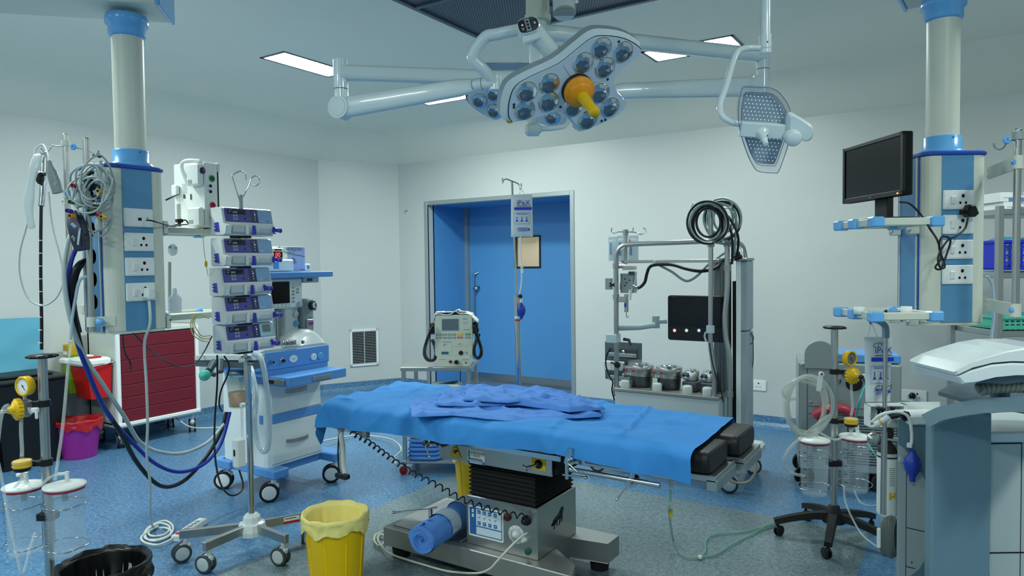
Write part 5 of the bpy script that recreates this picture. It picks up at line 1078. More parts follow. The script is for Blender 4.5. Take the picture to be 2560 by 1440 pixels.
b = B(t); b.m(LW)
A = Vector((H0.x, H0.y, zA+.0)); C = Vector((E1.x, E1.y, zA-.01)); dv = (C-A).normalized()
b.sweep([A, A.lerp(C, .5), C], rr(.07, .062, .02, 4), up=(0, 0, 1)); b.m(DGREY).text('DE *', .022, frame(at(1216, 184, 3.0), -dv, (0, 0, 1)), 0); b.obj('upper_arm')
b = B(t); b.m(LW).cyl((C.x, C.y, zA-.075), (C.x, C.y, zA+.045), .030, n=24); b.m(DGREY).cyl((C.x, C.y, zA-.078), (C.x, C.y, zA-.075), .0295, n=24); b.m(LW).cyl((C.x, C.y, zA-.19), (C.x, C.y, zA-.078), .029, n=24); b.ball((C.x, C.y, zA-.17), .031, n=14); b.obj('elbow')
E2 = at(1218, 208, 2.72); A2 = Vector((C.x, C.y, zA-.155)); 
b = B(t); b.m(LW); d2 = (E2-A2)
path = [A2, A2+d2*.12, A2+d2*.35, A2+d2*.6, A2+d2*.82, A2+d2*.93, E2]
b.sweep(path, rr(.052, .088, .024, 4), up=(0, 0, 1), scale=[1.0, .98, .92, .84, .78, .56, .52]); b.m(LW); s_ = Vector((0, 0, 1)).cross(d2).normalized()
n_ = s_ if s_.dot(CF) < 0 else -s_
b.cyl(A2-n_*.028, A2+n_*.030, .047, n=28); b.m(LGREY).cyl(A2+n_*.030, A2+n_*.0305, .037, n=28); b.m(LW).cyl(A2+n_*.0305, A2+n_*.0312, .0355, n=28); b.obj('spring_arm')
b = B(t); b.m(LW).cyl(E2-d2.normalized()*.055, E2+d2.normalized()*.03, .0235, n=20); b.m(DGREY).cyl(E2-d2.normalized()*.057, E2-d2.normalized()*.055, .0238, n=20); b.cyl(E2-d2.normalized()*.02, E2-d2.normalized()*.018, .0238, n=20); b.m(LW).cyl(E2+Vector((0, 0, .025))+CR*.03, E2-Vector((0, 0, .028))+CR*.03, .024, n=20); b.obj('end_joint')
# bent tube to the control head
K = at(1320, 90, 2.62)
b = B(t); b.m(LW); b.tube([E2+CR*.03, at(1210, 175, 2.68), at(1183, 148, 2.66), at(1190, 122, 2.65), at(1215, 92, 2.64), at(1240, 86, 2.63), at(1290, 76, 2.62), at(1330, 70, 2.62)], .0225, n=14, sub=8); b.obj('bent_tube')
HC = at(1437, 205, 2.62)                                  # lamp centre
nrm = (CR*.30+CU*-.62-CF*.72).normalized()                # faces down, to the camera and to the right
J = at(1400, 155, 2.66)
kd = (J-at(1325, 70, 2.60)).normalized()
b = B(t); b.m(LW); S0 = at(1322, 66, 2.59); b.cyl(S0, S0+kd*.09, .042, .036, n=24); b.cyl(S0+kd*.09, S0+kd*.13, .036, .034, n=24)
fm_ = frame(at(1321, 62, 2.55), (CR*.93+CU*.28), CU)
b.prism(rr(.084, .060, .028, 6), -.06, .0, fm_, ch=.004); b.bx(-.03, .03, -.055, -.02, -.055, -.012, .004, fm_)
kh = b.obj('control_head')
b = B(t); b.m(DGREY).prism(rr(.076, .052, .025, 6), 0, .0015, fm_); b.m(BLACK).prism(rr(.026, .046, .012, 6, -.024), .0015, .002, fm_); b.m(GREYP).rect(.017, .044, fm_, .002, -.002)
b.m(PAPER).disc(.004, fm_, .003, -.022, .004, 10)
for (x, y) in ((-.026, -.008), (-.02, -.009), (-.024, -.014)): b.disc(.002, fm_, .003, x, y, 8)
b.m(INK)
for y in (.012, 0, -.012): b.disc(.005, fm_, .003, -.002, y, 10)
for q in ((.012, .0, .003, .03), (.03, .0, .003, .03)): b.rect(q[2], q[3], fm_, .003, q[0]+.0, q[1])
b.rect(.015, .003, fm_, .003, .021, .013); b.rect(.013, .013, fm_, .003, .024, .0); b.m(LGREY).rect(.008, .008, fm_, .0034, .024, 0)
sub(kh, b, 'control_panel')
b = B(t); b.m(LGM).cyl(S0+kd*.13, J+kd*.012, .036, n=26); b.ball(J+kd*.012, .036, n=18); b.obj('swivel_joint')
def lamp_head(t, HCx, nrm, xd, S, full=True, drop=True, lens_list=None):
    """four-cornered star housing; local x = xd, z = nrm (towards the light side)"""
    z = nrm.normalized(); x = (xd-z*xd.dot(z)).normalized(); y = z.cross(x)
    Mh = Matrix((x, y, z)).transposed().to_4x4(); Mh.translation = HCx
    return Mh
def outline(pts, sub_=6): return [(p.x, p.y) for p in spline([Vector((*p, 0)) for p in pts], sub_, True)]
def px2(Mh, px, py):
    """point of the lamp's face plane seen at that place"""
    r = CF + CR*((px-1280)/F_PX) + CU*((720-py)/F_PX); o = Vector((0, 0, CAM_H)); n = Mh.to_3x3() @ Vector((0, 0, 1)); k = (Mh.translation-o).dot(n)/r.dot(n)
    q = Mh.inverted() @ (o+r*k); return (q.x, q.y)
Mh = lamp_head(t, HC, nrm, CR*.86+CU*.45, 1)
face = [(1272, 285), (1275, 250), (1290, 215), (1330, 190), (1395, 160), (1440, 125), (1480, 95), (1512, 90), (1560, 97), (1597, 118), (1598, 135), (1570, 160), (1545, 180), (1533, 205), (1545, 235), (1562, 255), (1556, 275), (1520, 300), (1455, 326), (1448, 322), (1430, 300), (1410, 282), (1385, 278), (1350, 290), (1290, 303), (1278, 300)]
fo = [px2(Mh, *p) for p in face]; fo = outline(fo, 3)
cx_ = sum(p[0] for p in fo)/len(fo); cy_ = sum(p[1] for p in fo)/len(fo)
def sc_(k, oy=0): return [((p[0]-cx_)*k+cx_-oy*.5, (p[1]-cy_)*k+cy_+oy) for p in fo]
FACE = mat('lamp_face', '#c3d3e2', .18, coat=.6)
OY = 1
b = B(t); n = len(fo)
def bandm(m_, k0, z0, k1, z1, sm=True):
    b.m(m_); a = sc_(k0, .018*OY if k0 > 1 else 0); c = sc_(k1, .018*OY if k1 > 1.03 else 0); b.add([(*p, z0) for p in a]+[(*p, z1) for p in c], [(i, (i+1) % n, n+(i+1) % n, n+i) for i in range(n)] if z1 > z0 else [(i, n+i, n+(i+1) % n, (i+1) % n) for i in range(n)], sm, Mh)
bandm(LW, .70, -.085, 1.0, -.045); bandm(LW, 1.0, -.045, 1.07, -.04); bandm(LGM, 1.07, -.04, 1.06, -.008); bandm(LW, 1.06, -.008, 1.012, -.002)
b.m(LW).add([(*p, -.085) for p in sc_(.70)], [list(range(n))[::-1]], False, Mh); hs = b.obj('lamp_housing')
b = B(t); b.m(BLACK).prism(sc_(1.012), -.006, -.001, Mh); b.m(FACE).prism(sc_(1.0), -.001, .004, Mh, ch=.0); b.obj('lamp_face')
lensm = mat('reflector', '#cdd4d8', .10, .95); bulbm = mat('lens_dark', '#77828a', .12, .8)
lenses = [(1502, 118), (1556, 128), (1457, 155), (1511, 167), (1372, 207), (1316, 228), (1370, 252), (1311, 273), (1498, 231), (1432, 265), (1523, 266), (1468, 298)]
def lens(t, Mh, q, r, k=.075):
    b = B(t); Ml = Mh @ TR(q[0], q[1], .0045)
    b.m(LW).lathe([(r*1.04, 0), (r*1.04, .0015), (r, .002), (r, 0)], Ml, 24)
    b.m(lensm).lathe([(r, .001), (r*.93, .0045), (r*.60, .0085), (r*.28, .0105), (.0005, .011)], Ml @ RZ(q[0]*40), 11, smooth=False); b.m(bulbm).lathe([(r*.72, .0078), (r*.5, .0105), (.0005, .0125)], Ml @ TR(-r*.12, -r*.14) @ RZ(q[1]*30), 7, smooth=False)
    b.obj('lamp_lens')
for q in lenses: lens(t, Mh, px2(Mh, *q), .041)
b = B(t); b.m(NAVY)
for (px, py) in ((1546, 103), (1556, 106), (1284, 260), (1284, 267), (1512, 298), (1503, 301), (1518, 197), (1400, 266)): q = px2(Mh, px, py); b.bx(q[0]-.0045, q[0]+.0045, q[1]-.005, q[1]+.005, .004, .0062, .001, Mh)
b.obj('sensor_windows')
q = px2(Mh, 1441, 222)
Mq = Mh @ TR(q[0], q[1], .004)
b = B(t); b.m(BLACK).lathe([(.062, 0), (.062, .014), (.056, .016)], Mq, 32); b.m(ORG).lathe([(.058, .014), (.060, .022), (.060, .030), (.052, .034), (.048, .036), (.048, .044), (.036, .052), (.022, .058)], Mq, 32); b.obj('handle_base')
b = B(t); b.m(YEL).lathe([(.024, .055), (.0225, .07), (.0185, .125), (.0198, .165), (.018, .172), (.001, .172)], Mq @ RX(.12), 20); b.obj('sterile_handle')
b = B(t); b.m(GREYP).tube([px2(Mh, 1407, 163)+(.0045,), px2(Mh, 1428, 195)+(.0045,)], .0009, sp=False, M=Mh); b.tube([px2(Mh, 1471, 208)+(.0045,), px2(Mh, 1512, 200)+(.0045,)], .0009, sp=False, M=Mh); b.obj('seam')
# camera module beside the mount
t = thing('ceiling_camera', 'white round camera housing with a dark lens beside the lamp mount', 'camera', tuple(at(1410, 10, 3.0)))
b = B(t); a = at(1408, -22, 3.0); c = at(1411, 33, 2.96); b.m(LW).cyl(a, c, .048, n=28); b.m(LW).cyl(a+CR*.03, at(1430, 10, 3.02), .03, n=16); b.obj('camera_housing')
b = B(t); b.m(HOLE).cyl(c-Vector((0, 0, .002)), c-Vector((0, 0, .004)), .043, n=28); b.m(GREYP).lathe([(.048, 0), (.048, .006), (.043, .006)], TR(c.x, c.y, c.z-.006), 28); b.obj('lens')
b = B(t); b.m(LW).cyl((a.x, a.y, a.z), (a.x, a.y, 3.12), .03, n=16); b.obj('camera_mount')
# second lamp on the right arm
t = thing('surgical_lamp', 'second surgical lamp on the right arm, mostly hidden behind the large one', 'surgical lamp', (H0.x, H0.y, 2.25))
EA = at(1907, 140, 3.45); zB = 2.555
b = B(t); b.m(LW); A = Vector((H0.x, H0.y, 2.572)); C = Vector((EA.x, EA.y, zB)); b.sweep([A, A.lerp(C, .5), C], rr(.072, .066, .026, 4), up=(0, 0, 1)); b.obj('upper_arm')
b = B(t); b.m(LW).cyl((C.x, C.y, zB-.065), (C.x, C.y, zB+.05), .032, n=24); b.m(DGREY).cyl((C.x, C.y, zB-.068), (C.x, C.y, zB-.065), .0315, n=24); b.m(LW).cyl((C.x, C.y, zB-.18), (C.x, C.y, zB-.068), .031, n=24); b.obj('elbow')
A2 = Vector((C.x, C.y, zB-.15))-CR*.03; E3 = at(1420, 232, 3.3); d2 = E3-A2
b = B(t); b.m(LW); b.sweep([A2, A2+d2*.2, A2+d2*.55, A2+d2*.72, A2+d2*.76, E3], rr(.055, .095, .026, 4), up=(0, 0, 1), scale=[1.05, .95, .82, .8, .62, .60]); n_ = Vector((0, 0, 1)).cross(d2).normalized(); n_ = n_ if n_.dot(CF) < 0 else -n_
b.cyl(A2-n_*.03, A2+n_*.032, .052, n=28); b.m(LGREY).cyl(A2+n_*.032, A2+n_*.0325, .045, n=28); b.m(LW).cyl(A2+n_*.0325, A2+n_*.033, .0435, n=28); b.obj('spring_arm')
HC2 = at(1290, 258, 3.25); nr2 = (CR*-.18+CU*-.66-CF*.72).normalized(); Mh2 = lamp_head(t, HC2, nr2, CR, 1)
face2 = [(1168, 242), (1180, 228), (1230, 205), (1290, 198), (1340, 225), (1400, 262), (1428, 285), (1420, 303), (1395, 316), (1350, 308), (1320, 290), (1290, 270), (1265, 285), (1245, 298), (1232, 297), (1200, 280), (1175, 258)]
fo = outline([px2(Mh2, *p) for p in face2], 3); cx_ = sum(p[0] for p in fo)/len(fo); cy_ = sum(p[1] for p in fo)/len(fo); n = len(fo)
b = B(t); Mh_s = Mh; Mh = Mh2
bandm(LW, .70, -.085, 1.0, -.045); bandm(LW, 1.0, -.045, 1.04, -.02); bandm(LGM, 1.04, -.02, 1.03, -.002)
b.m(LW).add([(*p, -.085) for p in sc_(.70)], [list(range(n))[::-1]], False, Mh); b.obj('lamp_housing')
b = B(t); b.m(BLACK).prism(sc_(1.01), -.006, -.001, Mh); b.m(FACE).prism(sc_(1.0), -.001, .004, Mh); b.obj('lamp_face')
for q in ((1200, 250), (1236, 234), (1237, 276), (1268, 257), (1382, 292), (1290, 225)): lens(t, Mh, px2(Mh, *q), .037)
b = B(t); b.m(NAVY); q = px2(Mh, 1258, 208); b.prism(rr(.05, .02, .004, 2, q[0], q[1]), .004, .006, Mh); b.obj('sensor_windows')
b = B(t); b.m(YEL).cyl(at(1270, 245, 3.15), at(1275, 302, 3.08), .018, .0165, n=18); b.cyl(at(1272, 262, 3.2), at(1270, 232, 3.2), .03, n=18); b.obj('sterile_handle')
b = B(t); b.m(LW).cyl(at(1325, 290, 3.2), at(1332, 318, 3.15), .026, n=18); b.box(at(1333, 325, 3.14), (.075, .06, .05), .012, TR(*at(1333, 325, 3.14)) @ RZ(YAW) @ TR(*-at(1333, 325, 3.14))); b.m(LGM).cyl(at(1318, 272, 3.22), at(1326, 295, 3.2), .024, n=16); b.m(LW).tube([at(1350, 322, 3.14), at(1385, 320, 3.15), at(1415, 312, 3.2), at(1425, 280, 3.25)], .012); b.obj('control_head')
# curved back shell of the second lamp seen above the arm
b = B(t); Mc = frame(at(1268, 162, 3.35), CR, CU*1.0+CF*.0)
b.m(LW).surf(lambda u, v: (.128*(1-2*u), .028*math.sin(pi*u)**.6*v-.012, .07*math.cos(pi*v)), 24, 8, Mc); b.m(LGM).surf(lambda u, v: (.120*(1-2*u), .010*math.sin(pi*u)**.6*v-.016, .066*math.cos(pi*v)), 24, 6, Mc); b.obj('back_shell')
# ---- small LED examination lamp
t = thing('examination_lamp', 'small clear-shelled LED lamp with white centre bar hanging at the right', 'examination lamp', tuple(at(1915, 110, 2.65)))
Lp = at(1913, 100, 2.65)
b = B(t); b.m(LW).cyl((Lp.x, Lp.y, at(1913, 92, 2.65).z), (Lp.x-.0, Lp.y, 3.12), .0195, n=20); b.obj('drop_tube')
b = B(t); b.m(LW).cyl((Lp.x, Lp.y, at(1915, 134, 2.65).z), (Lp.x, Lp.y, at(1915, 88, 2.65).z), .0235, n=24); b.m(BLACK).ball(Vector((Lp.x, Lp.y, at(1915, 110, 2.65).z))-CF*.0235, .003, n=8); b.m(LGREY).cyl((Lp.x, Lp.y, at(1915, 124, 2.65).z), (Lp.x, Lp.y, at(1915, 121, 2.65).z), .024, n=24); b.obj('swivel_collar')
b = B(t); b.m(LW).tube([at(1900, 120, 2.65), at(1870, 120, 2.65), at(1845, 128, 2.64), at(1832, 155, 2.62), at(1815, 215, 2.6), at(1800, 262, 2.58), at(1806, 290, 2.57), at(1830, 305, 2.56), at(1858, 310, 2.56)], .0125, n=12, sub=8); b.obj('yoke_tube')
LC = at(1911, 322, 2.55); nl = (CU*-.45-CF*.88+CR*-.10).normalized(); Ml = lamp_head(t, LC, nl, CR*1.0-CU*.06, 1)
sh = outline([px2(Ml, *p) for p in [(1853, 222), (1865, 216), (1900, 217), (1932, 220), (1955, 240), (1972, 270), (1974, 300), (1970, 350), (1960, 385), (1945, 425), (1935, 430), (1900, 427), (1885, 418), (1868, 385), (1853, 340), (1845, 300), (1845, 262)]], 3)
n = len(sh); fo = sh; cx_ = sum(p[0] for p in fo)/n; cy_ = sum(p[1] for p in fo)/n; Mh = Ml
SHELL = mat('clear_shell', '#bccbe0', .06, alpha=.26); b = B(t)
bandm(SHELL, .86, -.045, 1.0, -.02); bandm(SHELL, 1.0, -.02, 1.0, .012); b.m(SHELL).add([(*p, -.045) for p in sc_(.86)], [list(range(n))[::-1]], False, Mh); b.obj('outer_shell')
b = B(t); b.m(mat('shell_edge', '#6a7c9c', .2)); b.tube([(*p, .012) for p in sc_(1.0)[::2]], .0016, closed=True, M=Mh, sub=2); b.tube([(*p, .0) for p in sc_(.86)[::2]], .0012, closed=True, M=Mh, sub=2); b.obj('shell_rim')
b = B(t); b.m(mat('led_plate', '#94a8b6', .25, alpha=.85)).prism(sc_(.84), -.016, -.010, Mh); lp = b.obj('led_plate')
led = mat('led_lens', '#e6f2fa', .1, emit=.6); b = B(t); b.m(led)
for i in range(-6, 7):
    for j in range(-10, 11):
        x = cx_+i*.0135+(j % 2)*.0067; y = cy_+j*.0135
        if abs(y-cy_+.005) < .028: continue
        ins = False; a = sc_(.78); k = len(a)
        for m in range(k):
            (x1, y1), (x2, y2) = a[m], a[(m+1) % k]
            if (y1 > y) != (y2 > y) and x < (x2-x1)*(y-y1)/(y2-y1)+x1: ins = not ins
        if ins: b.disc(.0019, Mh, -.0092, x, y, 6)
o_ = b; sub(lp, b, 'led_array')['kind'] = 'stuff'
b = B(t); b.m(LW); L0 = px2(Ml, 1849, 322); L1 = px2(Ml, 1975, 330); b.prism([(L0[0], L0[1]-.026), (L1[0], L1[1]-.026), (L1[0], L1[1]+.028), (L0[0], L0[1]+.028)], -.03, .016, Ml, ch=.004); b.obj('centre_bar')
b = B(t); b.m(LW); ep = [px2(Ml, *p) for p in [(1965, 282), (1982, 282), (2020, 305), (2030, 318), (2028, 340), (2015, 350), (1998, 348), (1975, 352), (1965, 345)]]; b.prism(outline(ep, 3), -.035, .03, Ml, ch=.012); q = px2(Ml, 1976, 338); b.lathe([(.030, .02), (.028, .05), (.022, .056), (.001, .057)], Ml @ TR(*q), 22); b.obj('end_housing')
q = px2(Ml, 1905, 330); b = B(t); b.m(LW).lathe([(.026, .012), (.020, .022), (.0145, .026), (.0140, .050), (.012, .052), (.0105, .052), (.0095, .088), (.007, .09), (.001, .088)], Ml @ TR(*q) @ RX(.25), 20); b.m(DGREY).ball((q[0]+.008, q[1]+.0, .05), .003, n=8, M=Ml); b.obj('handle')
# ================================================================ SUCTION STANDS
def L2W(o, rz): return TR(*o) @ RZ(rz)
def suction(o, lab, cfg, legrot=.3, tubes=True):
    t = thing('suction_stand', lab, 'suction stand', (o[0], o[1], 0), YAW)
    def LB(): b = B(); b.parent = t; return b
    X = t.matrix_world
    b = LB(); b.m(SS).cyl((0, 0, .12), (0, 0, 1.17), .0185, n=24); b.obj('pole')
    b = LB(); b.m(BLACK).lathe([(.02, 1.165), (.052, 1.168), (.055, 1.174), (.052, 1.181), (.001, 1.183)], None, 20); 
    for k in range(10): b.ball((.053*math.cos(k*.628), .053*math.sin(k*.628), 1.174), .009, (1, 1, .7), 8)
    b.obj('top_cap')
    b = LB(); b.m(RUBBER).lathe([(.06, .10), (.055, .13), (.035, .165), (.028, .19), (.019, .195)], None, 20); b.obj('hub')
    for k in range(5):
        a = legrot+k*2*pi/5; d = Vector((math.cos(a), math.sin(a), 0))
        b = LB(); b.m(RUBBER); P = [d*.03+Vector((0, 0, .135)), d*.12+Vector((0, 0, .128)), d*.22+Vector((0, 0, .108)), d*.31+Vector((0, 0, .082))]
        b.sweep(spline(P, 4), [(-.024, -.016), (.024, -.016), (.019, .018), (-.019, .018)], up=(0, 0, 1), smooth=False, scale=[1.15, 1.12, 1.1, 1.05, 1, .98, .96, .94, .92, .9, .88, .86, .84][:13]); b.obj('leg')
        w = X @ (d*.295); caster(t, w.x, w.y, .029, a+1.3, hub=BLACK, h=.08, tyre=RUBBER)
    s = cfg['side']                                     # +1 fittings to the right
    def clampat(z, dx, dy=-.02):
        b = LB(); b.m(BLACK).cyl((0, 0, z-.014), (0, 0, z+.014), .026, n=18); b.bx(min(0, dx), max(0, dx), dy-.01, dy+.012, z-.012, z+.012, .003); b.obj('clamp')
    zr, zg, zt = cfg['z']
    clampat(zr+.016, s*.06); clampat(zt-.01, s*.06); 
    b = LB(); b.m(BLACK).box((0, 0, zt-.245), (.075, .05, .032), .004); b.obj('clamp')
    # regulator: yellow ribbed cap, metal body
    ax = Vector((s*.25 if s > 0 else -.55, -.85 if s > 0 else -.75, .0)).normalized(); rc = Vector((s*.075, -.035, zr)); Mr = frame(rc, ax.cross(Vector((0, 0, 1)))*-1, (0, 0, 1))
    b = LB(); b.m(YEL).lathe([(.001, .048), (.012, .048), (.018, .034), (.036, .026), (.042, .02), (.042, .004), (.040, 0)][::-1], Mr, 28)
    for k in range(16): b.cyl((.042*math.cos(k*.3927), .042*math.sin(k*.3927), .003), (.042*math.cos(k*.3927), .042*math.sin(k*.3927), .02), .005, n=6, M=Mr)
    b.m(INK)
    for k in range(3): b.rect(.002, .014, Mr @ RZ(k*2.1+.4) @ TR(0, .024), .033)
    rg = b.obj('regulator')
    b = LB(); b.m(CLEARB).lathe([(.034, -.034), (.038, -.03), (.040, 0)], Mr, 24); b.m(CHROME).lathe([(.030, -.038), (.030, -.034)], Mr, 20); b.m(CHROME).lathe([(.007, .046), (.008, .07), (.006, .075)], Mr, 12); b.m(BLACK).lathe([(.011, .062), (.012, .078), (.001, .08)], Mr, 12) if s > 0 else b.m(CHROME).lathe([(.009, .05), (.008, .068)], Mr, 12); b.parent = None; sub(rg, b, 'regulator_body', 'clear and chrome regulator body')
    gx = rc+Vector((-s*.006 if s > 0 else .018, 0, zg-zr)); gd = Vector((-.35 if s > 0 else .45, -.85, .32)).normalized() if True else 0
    gd = Vector((.45, -.8, .25)).normalized() if s > 0 else Vector((.25, -.85, .15)).normalized(); gd = Vector((.38, -.9, .2)).normalized() if s > 0 else Vector((-.30, -.9, .12)).normalized()
    Mg = frame(gx, gd.cross(Vector((0, 0, 1)))*-1, (0, 0, 1))
    b = LB(); b.m(YEL).lathe([(.030, -.022), (.041, -.020), (.043, .008), (.040, .012), (.034, .012), (.033, .006)], Mg, 28); b.m(PAPER if s < 0 else mat('gauge_grey', '#6f7470', .4)).disc(.0335, Mg, .0065, n=28); b.m(INK)
    for k in range(11): a = -pi*.25+k*pi*1.5/10; b.rect(.0015, .005, Mg @ RZ(a) @ TR(0, .027), .007)
    b.rect(.0028, .030, Mg @ RZ(.6) @ TR(0, -.006), .0075); b.disc(.004, Mg, .008); b.m(CHROME).cyl(gx-Vector((0, 0, .042)), gx-Vector((0, 0, .058)), .007, n=10)
    b.obj('vacuum_gauge')
    b = LB(); b.m(CHROME).cyl(rc+Vector((s*.0 if s > 0 else .05, .01, .0)), rc+Vector((.055, -.01, .0)), .007, n=10); b.m(WHITE).box(rc+Vector((.068, -.012, -.004)), (.03, .02, .022), .005); b.box(rc+Vector((.078, -.018, -.025)), (.012, .012, .032), .004); b.obj('tap')
    # trap
    tc_ = Vector((s*.068, -.05, zt)); Mt = TR(*tc_)
    b = LB(); b.m(BLACK).lathe([(.02, -.034), (.032, -.030), (.034, -.016)], Mt, 22); b.m(YEL).lathe([(.034, -.016), (.036, -.008), (.034, -.002), (.036, .006), (.034, .012)], Mt, 24); b.m(CLEARB).lathe([(.038, -.012), (.040, -.010), (.038, -.006)], Mt, 24); b.lathe([(.038, .002), (.040, .004), (.036, .014), (.02, .016), (.008, .018), (.008, .035)], Mt, 24); b.obj('filter_trap')
    def tb(pts, r=.006, nm='clear_tube', m_=None):
        b = LB(); b.m(m_ or CLEAR).tube(pts, r, n=8); b.obj(nm)
    tb([rc+Vector((0, 0, -.04)), rc+Vector((.0, -.004, -.10)), rc+Vector((.004, -.008, -.17)), tc_+Vector((0, 0, .03))], .0075)
    # jars with wire holders
    for i, (jx, jy, jz) in enumerate(cfg['jars']):
        J = TR(jx, jy, jz)
        b = LB(); b.m(CHROME)
        for zz in (.045, .225): b.tube([(jx+.086*math.cos(a_*pi/8), jy+.086*math.sin(a_*pi/8), jz+zz+.004*math.sin(a_*1.3)) for a_ in range(16)], .0022, 6, 3, closed=True)
        d_ = Vector((-jx, -jy, 0)).normalized(); q = Vector((jx, jy, 0))+d_*.086
        for zz in (.045, .225): b.cyl((q.x, q.y, jz+zz), (d_.x*-.02, d_.y*-.02, jz+zz), .0022, n=6)
        b.cyl((q.x, q.y, jz+.045), (q.x, q.y, jz+.225), .0022, n=6); b.obj('wire_holder')
        w = X @ Vector((jx, jy, jz))
        j = thing('suction_jar', cfg['labs'][i], 'jar', tuple(w), YAW, cfg['group'])
        def JB(): b = B(); b.parent = j; return b
        b = JB(); b.m(CLEARB).lathe([(.001, .001), (.060, .001), (.066, .006), (.068, .02), (.076, .290)], None, 32); b.lathe([(.073, .290), (.065, .02), (.060, .008), (.001, .006)][::1], None, 32)
        jb = b.obj('jar_body')
        b = JB(); b.m(INK)
        for k in range(22): b.box((0, 0, 0), ((.014 if k % 5 == 0 else .007), .0006, .0014), 0, RZ(-1.95) @ TR(.0, -.0705-.00018*k*1.2, .03+k*.011)); 
        for k in range(16): b.box((0, 0, 0), ((.03, .024, .034, .02)[k % 4], .0006, .0016), 0, RZ(-.62) @ TR(0, -.0712-.0004*k, .06+k*.012))
        for k in range(5): b.box((0, 0, 0), (.02, .0006, .003), 0, RZ(-1.1) @ TR(0, -.0712-.0012*k, .06+k*.045))
        b.parent = None; sub(jb, b, 'printed_scale')
        b = JB(); b.m(mat('dark_red_seal', '#8a1830', .4)).lathe([(.077, .286), (.078, .296), (.074, .298)], None, 32); b.obj('seal_ring')
        b = JB(); b.m(WHITE).lathe([(.079, .296), (.0815, .300), (.080, .306), (.04, .316), (.02, .318), (.001, .3185)], None, 32); b.obj('jar_lid')
        b = JB(); b.m(WHITE).cyl((.012, 0, .318), (.012, 0, .360), .0085, n=12); b.cyl((.012, 0, .352), (-.022, -.01, .352), .007, n=10); b.m(GREYP).cyl((0, 0, .27), (0, 0, .29), .014, n=12); b.obj('elbow_port')
        b = JB(); b.m(mat('float_valve', '#8aa4a4', .3, alpha=.5)).cyl((0, 0, .235), (0, 0, .288), .012, n=12); b.obj('float_valve')
        a0 = Vector((jx-.01, jy-.01, jz+.352)); e0 = tc_+Vector((0, -.0, -.03)); mid = (a0+e0)/2+Vector((0, -.04, -.05))
        tb([e0, e0+Vector((0, -.004, -.03)), mid, a0+Vector((-.03*(1 if jx < tc_.x else -1)*-1, -.01, -.006)), a0], .006)
    return t
pL = at(105, 880, 3.0)
suction((pL.x, pL.y), 'steel suction stand at the left edge with a white-faced gauge on its left side', dict(side=-1, z=(.955, 1.052, .725), jars=[(.115, -.06, .330), (-.115, .02, .305)], group='suction jars of the left stand',
        labs=['right-hand suction jar on the left stand, fully visible', 'left-hand suction jar on the left stand, cut by the picture edge']), .55)
pR = at(2085, 1200, 3.85)
suction((pR.x, pR.y), 'steel suction stand with a black five-leg base in front of the grey heater-cooler', dict(side=1, z=(.917, 1.008, .672), jars=[(-.122, -.03, .262), (.100, -.03, .278)], group='suction jars of the right stand',
        labs=['left-hand suction jar on the right stand, beside the coiled clear tubing', 'right-hand suction jar on the right stand, under the yellow trap']), .42)
# loose tubing
def loose(name, lab, pts, r, m_, cat='tube', n=8, sub_=6):
    b = B(); b.m(m_).tube(pts, r, n=n, sub=sub_); return solo(b, name, lab, cat)
loose('suction_tube', 'clear tube from the left pendant down to the right-hand jar of the left stand', [at(172, 800, 3.15), at(180, 830, 3.1), at(170, 920, 3.05), at(163, 1000, 3.0), at(155, 1080, 2.97), at(145, 1150, 2.94), at(138, 1200, 2.90)], .0065, CLEAR)
loose('suction_tube', 'clear tube dropping in a vee beneath the left-hand jar at the left edge', [at(-10, 1130, 2.85), at(5, 1200, 2.85), at(20, 1290, 2.85), at(40, 1380, 2.85), at(52, 1430, 2.85), at(62, 1420, 2.87), at(75, 1370, 2.9), at(88, 1330, 2.93)], .006, CLEAR)
loose('suction_tube', 'clear tube leaving the left stand regulator at the picture edge', [at(22, 1013, 2.9), at(10, 1020, 2.9), at(2, 1045, 2.9), at(-4, 1090, 2.9), at(-8, 1130, 2.88)], .008, CLEAR)
CT = mat('amber_clear_tube', '#cdd4cb', .12, alpha=.38); b = B(); b.m(CT)
cp = []
for k in range(60):
    a = k*.42; rx = .105+.016*math.sin(k*.13); rz_ = .155+.02*math.cos(k*.21)
    c = at(2018+6*math.sin(k*.11), 1015+8*math.cos(k*.17), 3.62+.05*math.sin(k*.3)); cp.append(c+CR*rx*math.cos(a)+Vector((0, 0, 1))*rz_*math.sin(a))
cp += [at(1985, 1110, 3.62), at(1960, 1150, 3.64), at(1975, 1180, 3.68), at(2010, 1190, 3.75)]
b.tube(cp, .0085, n=8, sub=4); b.tube([at(2055, 970, 3.6), at(2000, 952, 3.6), at(1965, 965, 3.6), at(1957, 985, 3.6), at(1972, 997, 3.6), at(1990, 996, 3.6)], .0085, n=8)
solo(b, 'coiled_tubing', 'coil of clear suction tubing hung by a white strap on the right stand', 'tubing')
b = B(); b.m(PAPER); s0, s1 = at(2053, 935, 3.53), at(2046, 978, 3.53); b.strap([s0, s1], .022, .004, up=(-CF)); b.cyl(s0+CF*.003, s0-CF*.006, .013, n=16); b.m(RED).cyl(s0-CF*.006, s0-CF*.008, .006, n=12); solo(b, 'tube_strap', 'white strap with a red button holding the clear tubing coil', 'strap')
loose('drain_tube', 'clear tube running from the right stand down across its base to the gas cylinder', [at(2110, 1215, 3.7), at(2115, 1260, 3.65), at(2150, 1330, 3.5), at(2190, 1365, 3.35)], .005, CLEAR)
loose('drain_tube', 'pale tube looping from the right-hand jar towards the gas cylinder', [at(2135, 1225, 3.75), at(2150, 1255, 3.7), at(2175, 1265, 3.6), at(2200, 1262, 3.4)], .0055, FROST)
